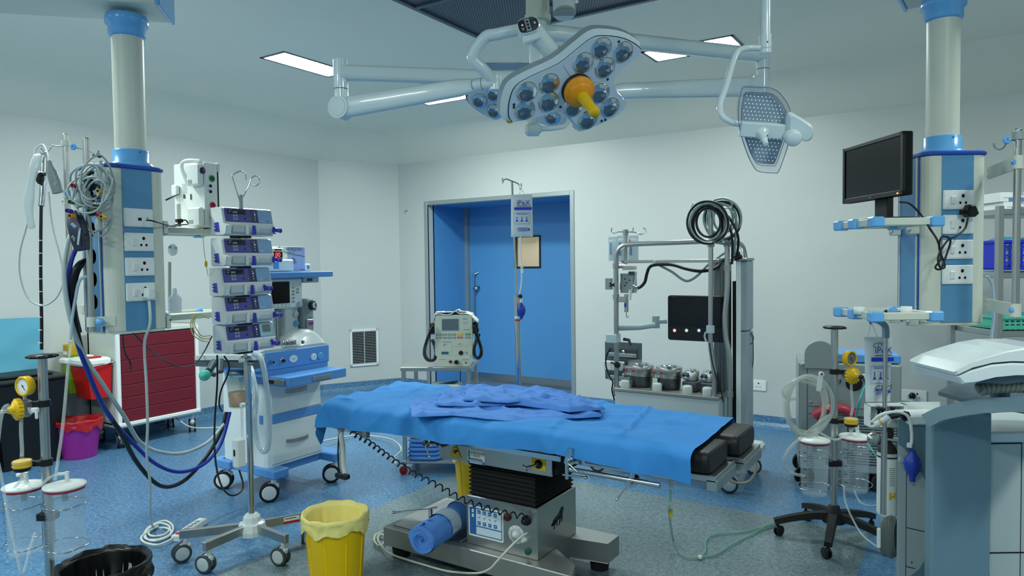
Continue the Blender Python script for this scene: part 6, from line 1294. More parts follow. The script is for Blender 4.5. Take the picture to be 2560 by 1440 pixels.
loose('teal_hose', 'thin teal hose behind the right suction stand', [at(2163, 875+90, 4.1), at(2150, 1000, 4.0), at(2140, 1060, 4.05), at(2170, 1110, 3.9), at(2196, 1150, 3.7), at(2206, 1175, 3.5)], .006, mat('teal_hose', '#3aa0a4', .35))
GT = mat('green_oxygen_tube', '#7fb5a6', .3, alpha=.55)
b = B(); b.m(GT); b.tube([at(1676, 1200, 2.85), at(1676, 1240, 2.87), at(1673, 1280, 2.9), on(1680, 1335, z=.12), on(1690, 1370, z=.03), on(1715, 1392, z=.012), on(1745, 1393, z=.01), on(1762, 1380, z=.01), on(1765, 1350, z=.01), on(1790, 1335, z=.01), on(1850, 1330, z=.01), on(1900, 1320, z=.012), on(1935, 1310, z=.02)], .0055, n=8)
b.tube([on(1745, 1393, z=.01), on(1790, 1385, z=.01), on(1830, 1360, z=.01), on(1880, 1335, z=.01), on(1940, 1305, z=.012), on(1990, 1290, z=.012)], .0055, n=8)
b.m(mat('connector_clear', '#d2dcda', .2, alpha=.6)).cyl(at(1678, 1186, 2.84), at(1678, 1222, 2.86), .009, n=12); b.m(YEL).cyl(at(1678, 1274, 2.89), at(1677, 1290, 2.9), .007, n=10); b.m(WHITE).ball(on(1750, 1393, z=.014), .012, n=10)
solo(b, 'oxygen_tubing', 'pale green tubing hanging from the table end and snaking over the grey floor', 'tubing')
# ================================================================ HOSES AND CABLES AT THE LEFT PENDANT
def hose(name, lab, pp, r, m_): return loose(name, lab, [at(*p) for p in pp], r, m_, 'hose', 10)
hose('black_hose', 'thick black gas hose sagging lowest between the left pendant and the anaesthesia machine', [(215, 648, 3.1), (190, 670, 3.05), (178, 720, 3.05), (186, 790, 3.1), (210, 900, 3.2), (250, 1000, 3.35), (300, 1080, 3.5), (345, 1160, 3.7), (400, 1214, 3.9), (455, 1205, 4.1), (510, 1150, 4.3), (550, 1085, 4.4), (566, 1030, 4.45)], .0115, BLACK)
hose('blue_hose', 'dark blue gas hose hanging between the left pendant and the anaesthesia machine', [(192, 618, 3.08), (176, 660, 3.05), (168, 740, 3.05), (185, 830, 3.1), (220, 930, 3.2), (270, 1035, 3.4), (330, 1105, 3.6), (390, 1160, 3.8), (450, 1180, 4.0), (510, 1160, 4.2), (552, 1110, 4.35), (575, 1030, 4.42)], .010, mat('hose_blue', '#122f9c', .4))
hose('white_hose', 'pale gas hose hanging highest of the three beside the left pendant', [(188, 575, 3.1), (170, 605, 3.05), (160, 680, 3.02), (172, 780, 3.05), (205, 880, 3.15), (260, 965, 3.3), (310, 1040, 3.5), (350, 1105, 3.7), (400, 1130, 3.9), (460, 1132, 4.1), (520, 1105, 4.3), (560, 1060, 4.4)], .010, mat('hose_white', '#aebcbc', .35))
hose('clear_hose', 'thin clear hose looping from the left pendant side panel', [(228, 690, 3.05), (200, 700, 3.05), (188, 750, 3.05), (180, 800, 3.05), (176, 850, 3.05)], .0065, FROST)
hose('black_branch_hose', 'black hose curving out of the left pendant gas outlets', [(238, 640, 3.15), (212, 655, 3.12), (192, 690, 3.1), (186, 760, 3.12), (200, 830, 3.18)], .0085, BLACK)
hose('floor_cable', 'thin pale cable on the floor behind the anaesthesia machine', [(440, 1045, 6.5), (470, 1065, 6.3), (500, 1070, 6.2), (560, 1068, 6.2)], .006, mat('cream_cable', '#c9cdbb'))
hose('floor_lead', 'cream lead lying on the floor behind the table head end', [(805, 1103, 5.9), (850, 1094, 6.1), (900, 1088, 6.3), (960, 1094, 6.1), (990, 1105, 5.9), (1003, 1125, 5.6), (985, 1145, 5.3), (990, 1160, 5.2)], .006, mat('cream_cable', '#c9cdbb'))
hose('cart_cable', 'black cable with a plug dangling in front of the dark red drawers', [(306, 832, 3.2), (312, 880, 3.3), (325, 905, 3.35), (326, 925, 3.35)], .0035, BLACK)
hose('sagging_cable', 'thin black cable sagging across the red-drawer cart to the anaesthesia machine', [(330, 828, 3.3), (370, 870, 3.5), (410, 900, 3.8), (450, 918, 4.0), (485, 912, 4.2), (510, 880, 4.4), (530, 840, 4.4)], .004, BLACK)
# scope with plastic sleeve, probe and its cable
t = thing('echo_probe', 'long black and steel probe hanging in a clear plastic sleeve at the far left', 'probe', tuple(at(103, 880, 3.25)))
b = B(t); b.m(CHROME).tube([at(108, 382, 3.3), at(108, 400, 3.3), at(106, 480, 3.28), at(103, 515, 3.27)], .013, n=12); b.m(BLACK).ball(at(100, 445, 3.26), .028, (.7, .7, 1.1), 12); b.cyl(at(92, 432, 3.26), at(112, 436, 3.26), .010); b.obj('probe_handle')
b = B(t); b.m(BLACK).tube([at(103, 515, 3.27), at(102, 600, 3.26), at(102, 700, 3.26), at(104, 800, 3.26), at(104, 874, 3.26)], .0075); b.m(PAPER)
for k in range(9): p = at(100.5, 600+k*32, 3.252); b.cyl(p, p-Vector((0, 0, .004)), .0078, n=10)
b.obj('probe_shaft')
b = B(t); sl = [at(98, 385, 3.22), at(86, 420, 3.2), at(76, 470, 3.2), at(72, 520, 3.2), at(80, 572, 3.2)]
b.m(mat('plastic_sleeve', '#d9e4e4', .25, alpha=.75)).sweep(spline(sl), rr(.05, .02, .009, 3), up=-CF, scale=[.3]+[.8+.15*math.sin(k*.55) for k in range(23)]+[.4]); b.obj('plastic_sleeve')
t = thing('ultrasound_probe', 'grey hand-held ultrasound probe hanging by its cable beside the plastic sleeve', 'probe', tuple(at(135, 485, 3.2)))
b = B(t); b.m(mat('probe_grey', '#7b8b8c', .4)).sweep([at(122, 402, 3.2), at(124, 415, 3.2), at(130, 430, 3.2), at(138, 455, 3.2), at(145, 482, 3.2)], rr(.05, .03, .012, 3), up=-CF, scale=[.35, .55, .9, 1.0, .92]); b.m(LGREY).text('K', .02, frame(at(138, 460, 3.18), (CR+CU*-.5), CU), .001); b.obj('probe_body')
hose('probe_cable', 'thin grey cable looping from the hook down past the hanging ultrasound probe', [(84, 400, 3.25), (90, 372, 3.28), (108, 362, 3.28), (120, 385, 3.24), (124, 402, 3.22)], .0035, LGREY)
hose('probe_loop', 'long loop of thin grey cable hanging left of the pendant poles', [(122, 480, 3.24), (130, 560, 3.22), (150, 640, 3.2), (158, 700, 3.2), (140, 745, 3.2), (105, 764, 3.2), (70, 745, 3.2), (50, 690, 3.2), (50, 630, 3.2), (64, 575, 3.2), (72, 540, 3.2)], .004, LGREY)
# cable bundle with coloured connectors
t = thing('cable_bundle', 'tangle of grey monitor leads with coloured ends hung on the left pendant pole', 'cables', tuple(at(225, 600, 2.95)))
rnd = random.Random(5)
for k in range(11):
    b = B(t); cx0 = 225+rnd.uniform(-14, 22); cy0 = 485+rnd.uniform(-30, 45); rx = rnd.uniform(26, 50); ry = rnd.uniform(38, 72); tl = rnd.uniform(-.6, .6)
    P = []
    for j in range(11):
        a = j*2*pi/11; u = rx*math.cos(a)*(1+.2*math.sin(a*2+k)); v = ry*math.sin(a); P.append(at(cx0+u*math.cos(tl)-v*math.sin(tl)*.5, cy0+v*math.cos(tl)+u*math.sin(tl), 2.90+.06*math.sin(a+k)))
    b.m(mat('lead_grey', '#9fadad', .4)).tube(P, .0042, 7, 5, closed=True); b.obj('cable_loop')
for (x, y, c_) in ((184, 464, RED), (248, 478, YEL), (171, 527, PURP), (178, 540, ORG), (225, 527, GREEN), (178, 505, GREEN), (240, 535, mat('connector_red', '#b01834')), (256, 542, YEL), (238, 492, NAVY)):
    b = B(t); p = at(x, y, 2.87); b.m(c_).cyl(p+CF*.02, p-CF*.01, .009, n=10); b.m(HOLE).cyl(p-CF*.01, p-CF*.011, .006, n=10); b.obj('lead_connector')
for (x, y) in ((196, 500), (243, 440), (262, 440), (245, 558), (252, 420)):
    b = B(t); p = at(x, y, 2.88); b.m(mat('lead_grey', '#9fadad')).sweep([p+CU*.03, p+CU*.01, p-CU*.015, p-CU*.03+CR*.004], circ(.013, 10), scale=[.4, .8, 1, .85]); b.obj('lead_housing')
b = B(t); b.m(BLACK).ball(at(226, 452, 2.99), .035, (1, .8, 1.3), 12); b.ball(at(232, 520, 2.99), .03, (1.1, .7, 1.2), 12); b.obj('black_connector')
t = thing('transducer_box', 'dark navy cable block with pale labels hung below the tangled leads', 'transducer', tuple(at(196, 628, 2.93)))
b = B(t); b.m(NAVY).sweep([at(186, 535, 2.95), at(192, 560, 2.93), at(200, 595, 2.93), at(206, 625, 2.93)], rr(.062, .05, .010, 3), up=-CF, scale=[.75, 1, 1, .8]); bb = b.obj('block_body')
b = B(t); q = frame(at(184, 563, 2.875), CR+CU*-.9, CU+CR*.3); b.m(PBLUE).prism(rr(.024, .012, .002), 0, .002, q); b.m(mat('pale_label', '#a9c2cf', .4)).strap([at(200, 570, 2.895), at(196, 600, 2.892), at(195, 612, 2.895)], .008, .002, up=-CF); b.m(LGREY).text('PiL', .02, frame(at(184, 596, 2.888), CR+CU*-.9, CU+CR*.3), .001); sub(bb, b, 'pale_label')
# ================================================================ DEFIBRILLATOR TROLLEY
yw = math.radians(28); e1 = Vector((math.cos(yw), math.sin(yw), 0)); e2 = Vector((-math.sin(yw), math.cos(yw), 0)); F0 = Vector((-3.455, 3.835, 0))
t = thing('steel_trolley', 'stainless steel trolley with a red caster carrying the defibrillator', 'trolley', tuple(F0+e1*.26+e2*.22), yw)
Mt = frame((F0.x, F0.y, 0), e1, e2)
b = B(t); b.m(SS).bx(0, .52, 0, .45, .765, .795, .004, Mt); b.obj('top_shelf')
b = B(t); b.m(SS).bx(0, .52, 0, .45, .082, .105, .004, Mt); b.obj('lower_shelf')
for (x, y) in ((.02, .02), (.50, .02), (.02, .43), (.50, .43)):
    b = B(t); b.m(SS).bx(x-.014, x+.014, y-.014, y+.014, .075, .77, .003, Mt); b.obj('post')
    w = Mt @ Vector((x, y, 0)); caster(t, w.x, w.y, .030, .8, hub=mat('red_caster', '#8c1420', .4), h=.078, tyre=mat('red_wheel', '#a01824', .4))
for k in range(4):
    b = B(); z0 = .108+k*.064; b.m(DR2)
    Pq = Mt @ TR(.16, .09, z0)
    b.prism([(x, y) for x, y in rr(.25-.01*k, .20, .05, 4)], 0, .028, Pq, smooth=False, ch=.010); b.prism(rr(.245-.01*k, .195, .05, 4, .003*k), .030, .058, Pq, ch=.011)
    solo(b, 'folded_drape', ('lowest', 'second', 'third', 'topmost')[k]+' folded blue cloth of the pile on the trolley lower shelf', 'folded cloth', 'folded blue cloths on the trolley')
# defibrillator, facing the camera
Dc = at(1135, 905, 5.13); Md = frame((Dc.x, Dc.y, .796), CR, (0, 0, 1)); CRh = Vector((CR.x, CR.y, 0)).normalized(); Md = frame((Dc.x, Dc.y, .796), CRh, (0, 0, 1))
t = thing('defibrillator', 'cream defibrillator with a small grey screen standing on the steel trolley', 'defibrillator', (Dc.x, Dc.y, .796), YAW)
CB = mat('cream_case', '#c6cfc2', .4)
b = B(t); b.m(CB).prism(rr(.276, .305, .010, 3, 0, .225), -.24, 0, Md, ch=.004); b.prism(rr(.245, .075, .008, 3, .0, .036), -.23, .012, Md, ch=.003); bd = b.obj('case')
b = B(t); b.m(LGREY).prism(rr(.132, .094, .003, 2, -.023, .306), 0, .002, Md); b.m(mat('defib_screen', '#5f7076', .25)).prism(rr(.122, .084, .002, 2, -.023, .306), .002, .003, Md); sub(bd, b, 'screen')
b = B(t); b.m(mat('label_text_blue', '#2f86c0', .5)).text('BPL', .016, Md @ TR(.088, .346), .001, sx=1.3); b.text('DF 2509', .009, Md @ TR(.088, .322), .001); b.text('Defibrillator', .007, Md @ TR(.088, .312), .001); b.m(INK).disc(.003, Md, .001, .077, .268); b.rect(.03, .002, Md, .001, .098, .268)
b.rect(.06, .0018, Md, .001, -.05, .178); b.rect(.004, .014, Md, .001, -.07, .158); b.rect(.016, .0018, Md, .001, -.06, .164); b.m(mat('red_text', '#b84040', .5)).rect(.030, .002, Md, .001, .045, .160); b.rect(.022, .002, Md, .001, .045, .166); b.m(GREYP).rect(.05, .0035, Md, .0125, -.085, .052); b.rect(.045, .0035, Md, .0125, .085, .052); b.rect(.045, .0035, Md, .0125, .085, .046); b.rect(.112, .0012, Md, .001, -.07, .185); b.rect(.0012, .105, Md, .001, -.015, .13); b.rect(.12, .0012, Md, .001, .05, .148)
b.m(mat('slot_blue', '#3c5f80', .5)).rect(.052, .020, Md, .0012, -.065, .098); sub(bd, b, 'front_markings')
for i, (x, w_) in enumerate(((-.108, .040), (-.066, .028), (-.031, .028), (.004, .026), (.048, .040), (.104, .038))):
    for j, z in enumerate((.234, .211)):
        c_ = mat('key_grey', '#7c8c88', .5)
        if i == 4: c_ = YEL if j == 0 else mat('key_red', '#c84a3a', .45)
        if i == 5 and j == 0: c_ = mat('key_green', '#16a050', .45)
        b = B(t); b.m(c_).prism(rr(w_, .014, .003, 2, x, z), 0, .003, Md, ch=.001); b.m(PAPER).rect(w_*.5, .003, Md, .0032, x, z); sub(bd, b, 'key')
b = B(t); b.m(BLACK).lathe([(.016, 0), (.016, .006), (.012, .007)], Md @ TR(.052, .098), 20); sub(bd, b, 'socket')
b = B(t); b.m(CHROME).lathe([(.009, 0), (.008, .006), (.002, .007)], Md @ TR(.090, .098), 14); sub(bd, b, 'small_socket')
b = B(t); b.m(mat('dark_red', '#5a0d12')).lathe([(.011, .012), (.011, .018), (.001, .02)], Md @ TR(-.025, .036), 16); sub(bd, b, 'port')
b = B(t); b.m(GREYP).lathe([(.018, .012), (.019, .03), (.016, .032)], Md @ TR(.020, .034), 18); b.m(BLACK).disc(.015, Md @ TR(.020, .034), .0325); sub(bd, b, 'knob')
b = B(t); b.m(INK).rect(.007, .014, Md, .0125, .086, .026); b.rect(.003, .014, Md, .0125, .095, .026); sub(bd, b, 'marks')
for s in (-1, 1):
    b = B(t); b.m(BLACK).box((s*.157, .275, -.07), (.04, .085, .10), .010, Md); b.box((s*.175, .262, -.02), (.018, .03, .03), .004, Md); b.obj('paddle')
    b = B(t); b.m(BLACK)
    if s < 0: P = [(-.142, .30, .03), (-.165, .26, .03), (-.19, .20, .03), (-.208, .14, .03), (-.212, .09, .02), (-.195, .055, .01), (-.165, .045, .0), (-.142, .055, -.01), (-.135, .10, -.02), (-.145, .15, -.04), (-.165, .19, -.06)]
    else: P = [(.145, .30, .03), (.165, .25, .03), (.185, .19, .03), (.203, .13, .03), (.200, .085, .02), (.180, .058, .01), (.155, .07, .0), (.147, .11, -.01), (.152, .15, -.02), (.172, .20, -.04), (.185, .23, -.05)]
    b.helix([tuple(Md @ Vector(p)) for p in P], .010, 46, .0042, 6, per=9); b.obj('coiled_lead')
b = B(); b.m(mat('white_towel', '#d4d8d4', .9, bump=.5, bscale=300))
b.surf(lambda u, v: tuple(Md @ Vector((-.15+.33*u, .384+.012*nz3(u*5, v*4)+.020*math.exp(-((u-.5)/.07)**2)*v-.065*max(0, (u-.78)/.22)**1.5-.05*max(0, (.04-u)/.04)+.002, .005-.20*(1-v)))), 50, 16)
b.surf(lambda u, v: tuple(Md @ Vector((-.13+.22*u, .392+.010*v+.008*nz3(u*6, v*4, 3)+.016*math.exp(-((u-.75)/.08)**2), -.0-.14*(1-v)))), 40, 10)
o = solo(b, 'small_towel', 'white towel folded over the top of the defibrillator', 'towel'); md = o.modifiers.new('thick', 'SOLIDIFY'); md.thickness = .006; md.offset = 1
t = thing('cable_tray', 'cream tray of dark cables just above the drape, under the defibrillator', 'tray', tuple(F0+e1*.3+e2*.25+Vector((0, 0, .6))))
b = B(t); c = at(1115, 962, 5.15); b.m(CB).box((c.x, c.y, c.z), (.22, .16, .025), .010, TR(c.x, c.y, 0) @ RZ(YAW) @ TR(-c.x, -c.y, 0)); b.obj('tray_body')
b = B(t); b.m(NAVY).tube([at(1095+50*abs(math.sin(k*1.1)), 957+4*math.cos(k*2.3), 5.12+.01*math.sin(k)) for k in range(9)], .005); b.obj('cables')
for k in range(2):
    b = B(t); b.m(SS).cyl((c.x+(-.08, .08)[k]*CRh.x, c.y+(-.08, .08)[k]*CRh.y, c.z-.01), (c.x+(-.08, .08)[k]*CRh.x, c.y+(-.08, .08)[k]*CRh.y, .105), .006); b.obj('tray_leg')
hose('defibrillator_lead', 'thin black mains lead hanging under the steel trolley top', [(1151, 918, 5.15), (1151, 935, 5.15), (1151, 955, 5.15)], .0035, BLACK)
# ================================================================ DRIP STAND
b0 = at(1298, 1000, 4.3)
t = thing('drip_stand', 'chrome drip stand before the blue door with a pressure bag on its hook', 'drip stand', (b0.x, b0.y, 0))
b = B(t); b.m(CHROME).cyl((b0.x, b0.y, .06), at(1292, 738, 4.3), .017, n=20); b.m(PAPER).cyl(at(1293.6, 790, 4.3), at(1293.8, 797, 4.3), .0178, n=20); b.m(mat('red_tape', '#c05048', .5)).cyl(at(1293.8, 797, 4.3), at(1294, 803, 4.3), .0178, n=20); b.obj('lower_pole')
b = B(t); b.m(CHROME).cyl(at(1292, 745, 4.3), at(1280, 455, 4.28), .0065, n=14); b.obj('upper_pole')
b = B(t); b.m(CHROME).tube([at(1264, 447, 4.28), at(1280, 453, 4.28), at(1296, 460, 4.28), at(1300, 468, 4.28), at(1301, 474, 4.28), at(1303, 468, 4.28), at(1303, 458, 4.28)], .0042, 7); b.tube([at(1264, 447, 4.28), at(1258, 452, 4.28), at(1257, 458, 4.28), at(1256, 448, 4.28), at(1256, 443, 4.28)], .004, 7); b.obj('hook_bar')
for k in range(5):
    a = k*1.2566; b = B(t); b.m(SSR).bx(.0, .19, -.012, .012, .05, .07, .003, TR(b0.x, b0.y, 0) @ RZ(a)); b.obj('leg')
    caster(t, b0.x+.18*math.cos(a), b0.y+.18*math.sin(a), .022, a, h=.055)
def pressure_bag(lab, W4, d, hw, extra=False, band=None):
    """W4: left,right,top,bottom in photograph pixels"""
    l, r, tp_, bt = W4; c = at((l+r)/2, (tp_+bt)/2, d); s = d/F_PX; w_ = (r-l)*s; h_ = (bt-tp_)*s
    Mb = frame(c, CRh, (0, 0, 1)) if not extra else frame(c, CRh, Vector((0, 0, 1)))
    t = thing('pressure_bag', lab, 'pressure infusion bag', (c.x, c.y, c.z-h_/2), YAW)
    ol = rr(w_, h_, .02, 5); b = B(t)
    b.m(mat('bag_white', '#d6e2e4', .35, alpha=.97, bump=.3, bscale=40))
    def fn(sg): return lambda u, v: tuple(Mb @ Vector(((u-.5)*w_*(1-.04*v if not extra else 1-.12*(1-v)), (v-.5)*h_, sg*.022*max(0, math.sin(pi*u))**.5*max(0, math.sin(pi*v))**.5*(1+.12*nz3(u*4, v*5)))))
    b.surf(fn(1), 20, 24); b.surf(lambda u, v: fn(-1)(1-u, v), 20, 24); body = b.obj('bag')
    zz = .0245; b = B(t); b.m(mat('brand_blue', '#2b49b0', .5)).text('iPeX', w_*.34, Mb @ TR(w_*.08, h_*(.30 if extra else .30)), zz+.001, sx=.95); b.rect(w_*.62, h_*.012, Mb, zz, w_*.10, h_*.225); b.m(mat('band_blue', '#2040c8', .5)).rect(w_*.80, h_*.062, Mb, zz, w_*.06, h_*.165); b.m(mat('brand_blue', '#2b49b0'))
    for q in ((-.36, .36, .06, .066), (-.36, .36, -.20, -.194), (-.36, -.352, -.2, .06), (.352, .36, -.2, .06)): b.rect((q[1]-q[0])*w_, (q[3]-q[2])*h_, Mb, zz, (q[0]+q[1])/2*w_, (q[2]+q[3])/2*h_)
    b.rect(w_*.5, h_*.01, Mb, zz, 0, h_*.035)
    for x in (-.22, .0, .22): b.rect(w_*.03, h_*.07, Mb, zz, x*w_, -h_*.06); b.add([(x*w_-w_*.07, -h_*.14, zz), (x*w_+w_*.07, -h_*.14, zz), (x*w_, -h_*.09, zz)], [(0, 1, 2)], False, Mb)
    for k in range(4): b.rect(w_*(.42, .5, .36, .46)[k], h_*.01, Mb, zz, w_*.02, -h_*(.29+.025*k))
    b.add([(w_*.30+.008*math.cos(k), -h_*.33+.008*math.sin(k), zz) for k in range(6)], [tuple(range(6))], False, Mb)
    if extra: b.m(INK).text('CTVS', w_*.2, Mb @ TR(-w_*.08, h_*.39) @ RZ(.22), zz+.001, shear=.3); b.text('CTVS', w_*.26, Mb @ TR(w_*.06, -h_*.27) @ RZ(.05), zz+.002, shear=.3)
    sub(body, b, 'printing'); return t, Mb, w_, h_, c
PB1 = pressure_bag('white pressure bag on the chrome drip stand in front of the door', (1277, 1332, 487, 592), 4.24, .06)
t1 = PB1[0]
b = B(t1); b.m(WHITE).tube([at(1302, 472, 4.27), at(1297, 484, 4.25), at(1306, 478, 4.25), at(1312, 486, 4.25), at(1303, 470, 4.27)], .0012, 5); b.obj('hanging_cord')
b = B(t1); b.m(WHITE).tube([at(1301, 592, 4.24), at(1302, 640, 4.24), at(1304, 700, 4.25), at(1299, 735, 4.26)], .0045); b.box(at(1305, 672, 4.23), (.016, .012, .06), .003); b.m(YEL).box(at(1305, 670, 4.222), (.006, .004, .012), .001); b.obj('inflation_tube')
b = B(t1); b.m(BLACK).cyl(at(1301, 741, 4.24), at(1301, 741, 4.20), .013, n=14); b.m(WHITE).cyl(at(1303, 745, 4.24), at(1303, 757, 4.24), .009, n=12); b.obj('valve')
b = B(t1); p = at(1303, 776, 4.24); b.m(mat('bulb_blue', '#1f3fa8', .4)).lathe([(.006, -.055), (.008, -.045), (.022, -.025), (.028, 0), (.022, .025), (.008, .042), (.007, .05)], TR(*p), 18); b.obj('squeeze_bulb')
# ================================================================ HEART-LUNG MACHINE
t = thing('heart_lung_machine', 'steel heart-lung machine with four round pump heads, black screen and tall poles', 'heart-lung machine', (-1.8, 5.0, 0))
HY = 4.74
def h(px, py, y=4.80): return on(px, py, y=y)
dl = h(1537, 975, HY); dr_ = h(1797, 1000, HY)
Zd = .615
b = B(t); b.m(mat('hlm_panel', '#b3c2c6', .35)).bx(dl.x, dr_.x, HY, 5.25, .22, Zd-.02, .006); b.m(SSR).bx(dl.x-.005, dr_.x+.005, HY-.012, 5.27, Zd-.022, Zd, .004); b.obj('pump_console')
b = B(t); b.m(ENAMEL).bx(-2.25, -1.22, 4.72, 4.80, .13, .20, .01); b.bx(-2.25, -1.22, 5.15, 5.23, .13, .20, .01); b.bx(-1.30, -1.20, 4.62, 5.28, .14, .22, .02); b.bx(-2.28, -2.18, 4.62, 5.28, .14, .22, .02); b.cyl((-1.30, 4.64, .14), (-1.30, 4.64, .30), .04, n=20); b.obj('base_frame')
for (x, y, a) in ((-1.27, 4.66, .3), (-1.24, 5.17, .35), (-2.24, 4.66, .7), (-2.24, 5.2, .5)): caster(t, x, y, .06, a, hub=LGREY, h=.15, tyre=mat('grey_rubber', '#3b4448'))
def rollerpump(px, r, big):
    c = on(px, 945 if big else 960, y=HY+.16); x, y = c.x, HY+.16
    b = B(t); b.m(mat('dark_steel', '#5b6468', .35, .8))
    if big: b.lathe([(r*.72, Zd), (r*.86, Zd+.01), (r*.9, Zd+.075), (r*.92, Zd+.08)], TR(x, y), 32)
    else: b.bx(x-.05, x+.055, y-.07, y+.10, Zd, Zd+.075, .008)
    p = b.obj('pump_base')
    b = B(t); z0 = Zd+.08; b.m(SS)
    if big: b.lathe([(r*.9, z0), (r, z0+.004), (r, z0+.075), (r*.97, z0+.08)], TR(x, y), 36); b.bx(x-r*.98, x-r*.1, y-r*1.02, y-.02, z0+.004, z0+.072, .006)
    else: b.lathe([(r, z0), (r, z0+.06), (r*.95, z0+.063)], TR(x, y), 28); b.bx(x-r, x-.0, y-r*1.02, y, z0+.002, z0+.058, .004)
    hd = b.obj('pump_head')
    b = B(t); zt_ = z0+(.082 if big else .064); b.m(CLEARB).lathe([(r*1.0, zt_-.004), (r*1.02, zt_), (r*1.02, zt_+.018), (r*.97, zt_+.024), (.001, zt_+.024)], TR(x, y), 32); b.m(CHROME).lathe([(r*.6, zt_-.002), (r*.6, zt_+.012), (.001, zt_+.013)], TR(x, y), 20); b.bx(x+r*.2, x+r*.55, y-r*1.04, y-r*.9, zt_-.006, zt_+.015, .002); b.obj('clear_cover')
    for k, dx in enumerate((-.85, -.25)):
        b = B(t); Mk = FNY(x+dx*r, y-r*1.022, z0+.048 if big else z0+.035); b.m(mat('pump_knob_red', '#b0202c', .35) if big else NAVY).lathe([(.011, 0), (.010, .008), (.001, .010)], Mk, 12); sub(hd, b, 'tube_clamp_knob')
    b = B(t); b.m(PAPER)
    for dx in (-.68, -.48): b.disc(.006, FNY(x+dx*r, y-r*1.0215, z0+.020), .0005, n=10)
    sub(hd, b, 'marks')
    cx_ = on({1603: 1562, 1673: 1642, 1730: 1718, 1775: 1768}[px], 965, y=HY+.04).x
    b = B(t); b.m(LGREY).lathe([(.033, Zd), (.034, Zd+.006), (.034, Zd+.045), (.028, Zd+.054), (.001, Zd+.056)], TR(cx_, HY+.045), 24); b.obj('drive_cap')
    if big: b = B(t); b.m(SSR).cyl((cx_+.02, HY+.06, Zd+.04), (x-.03, y-.03, Zd+.04), .014, n=14); b.obj('drive_shaft')
rollerpump(1603, .095, True); rollerpump(1673, .095, True); rollerpump(1730, .052, False); rollerpump(1775, .050, False)
PT = .0185
def pole(pts, nm='pole', r=PT, m_=SS): b = B(t); b.m(m_).tube(pts, r, n=16, sub=8); b.obj(nm)
pole([h(1541, 990), h(1541, 850), h(1540, 700), h(1540, 650), h(1544, 630), h(1556, 616), h(1575, 611), h(1640, 608), h(1700, 606), h(1780, 603), h(1812, 606), h(1840, 607, 4.95), h(1855, 615, 5.05), h(1862, 640, 5.1), h(1862, 660, 5.1)], 'upper_frame')
pole([h(1784, 998, 4.78), h(1786, 940, 4.78), h(1780, 890, 4.78), h(1776, 850, 4.78), h(1777, 700, 4.78), h(1777, 600, 4.78), h(1777, 540, 4.78), h(1777, 518, 4.78)], 'front_pole', .0165)
pole([h(1824, 1050, 4.84), h(1824, 930, 4.84), h(1822, 880, 4.84), h(1814, 840, 4.84), h(1812, 790, 4.84), h(1818, 720, 4.84), h(1818, 640, 4.84), h(1818, 606, 4.84)], 'rear_pole', .0175)
def ring(px, py, y, hh=.04, r=.024, m_=SSR): b = B(t); p = h(px, py, y); b.m(m_).cyl(p-Vector((0, 0, hh/2)), p+Vector((0, 0, hh/2)), r, n=18); b.obj('pole_collar')
for q in ((1540, 665, 4.8), (1540, 742, 4.8), (1818, 610, 4.84), (1818, 670, 4.84), (1777, 610, 4.78), (1824, 985, 4.84), (1541, 975, 4.8)): ring(*q)
b = B(t); p0 = h(1802, 700, 4.98); b.m(mat('tower_steel', '#6f7674', .28, .9)).lathe([(.062, .2), (.062, h(1802, 655, 4.98).z)], TR(p0.x+.005, 5.0), 28); b.obj('steel_column')
b = B(t); q0 = h(1843, 700, 5.0); q1 = h(1871, 700, 5.0); b.m(mat('tower_panel', '#93a4ac', .4)).bx(q0.x, q1.x, 4.98, 5.14, .2, h(1855, 828, 5.0).z-.003, .008); b.bx(q0.x, q1.x, 4.98, 5.14, h(1855, 828, 5.0).z+.003, h(1855, 652, 5.0).z, .008); b.m(ENAMEL).bx(q0.x-.002, q0.x+.03, 4.975, 4.985, .2, h(1855, 652, 5.0).z, .002); b.m(SSR).bx(p0.x-.01, q1.x+.004, 4.95, 5.15, h(1855, 652, 5.0).z, h(1855, 645, 5.0).z, .003); b.m(HOLE).bx(q0.x-.03, q0.x-.002, 4.99, 5.12, .2, 1.4); b.obj('white_tower')
b = B(t); f0 = h(1556, 655, 4.86); f1 = h(1800, 650, 4.86); b.m(SS).bx(f0.x, f1.x, 4.84, 4.88, f0.z-.010, f0.z+.012, .002); b.obj('cross_rail')
b = B(t); p = h(1572, 668, 4.83); b.m(SS).cyl(h(1545, 665, 4.8), h(1560, 666, 4.83), .016, n=14); b.bx(p.x-.04, p.x+.05, 4.80, 4.86, p.z-.02, p.z+.008, .003); b.obj('rail_mount')
b = B(t); p = h(1570, 707, 4.86); b.m(GREYP).bx(p.x-.05, p.x+.055, 4.83, 4.90, p.z-.075, p.z+.07, .003); b.bx(p.x-.16, p.x-.11, 4.80, 4.83, p.z-.05, p.z+.035, .002); b.m(DGREY).bx(p.x+.02, p.x+.075, 4.82, 4.85, p.z+.06, p.z+.085, .002); b.bx(p.x-.055, p.x-.05, 4.835, 4.89, p.z-.05, p.z+.0); b.m(HOLE)
for (u, v) in ((0, .0), (-.012, -.02), (.025, .02), (-.012, .03)): b.disc(.006, FNY(p.x+u, 4.829, p.z+v), .0005, n=8)
b.obj('sensor_bracket')
b = B(t); p = h(1531, 712, 4.79); b.m(BLACK).box(p, (.05, .02, .012), .003, TR(*p) @ RY(.5) @ TR(*-p)); b.box(p, (.05, .02, .012), .003, TR(*p) @ RY(-.5) @ TR(*-p)); b.obj('wing_knob')
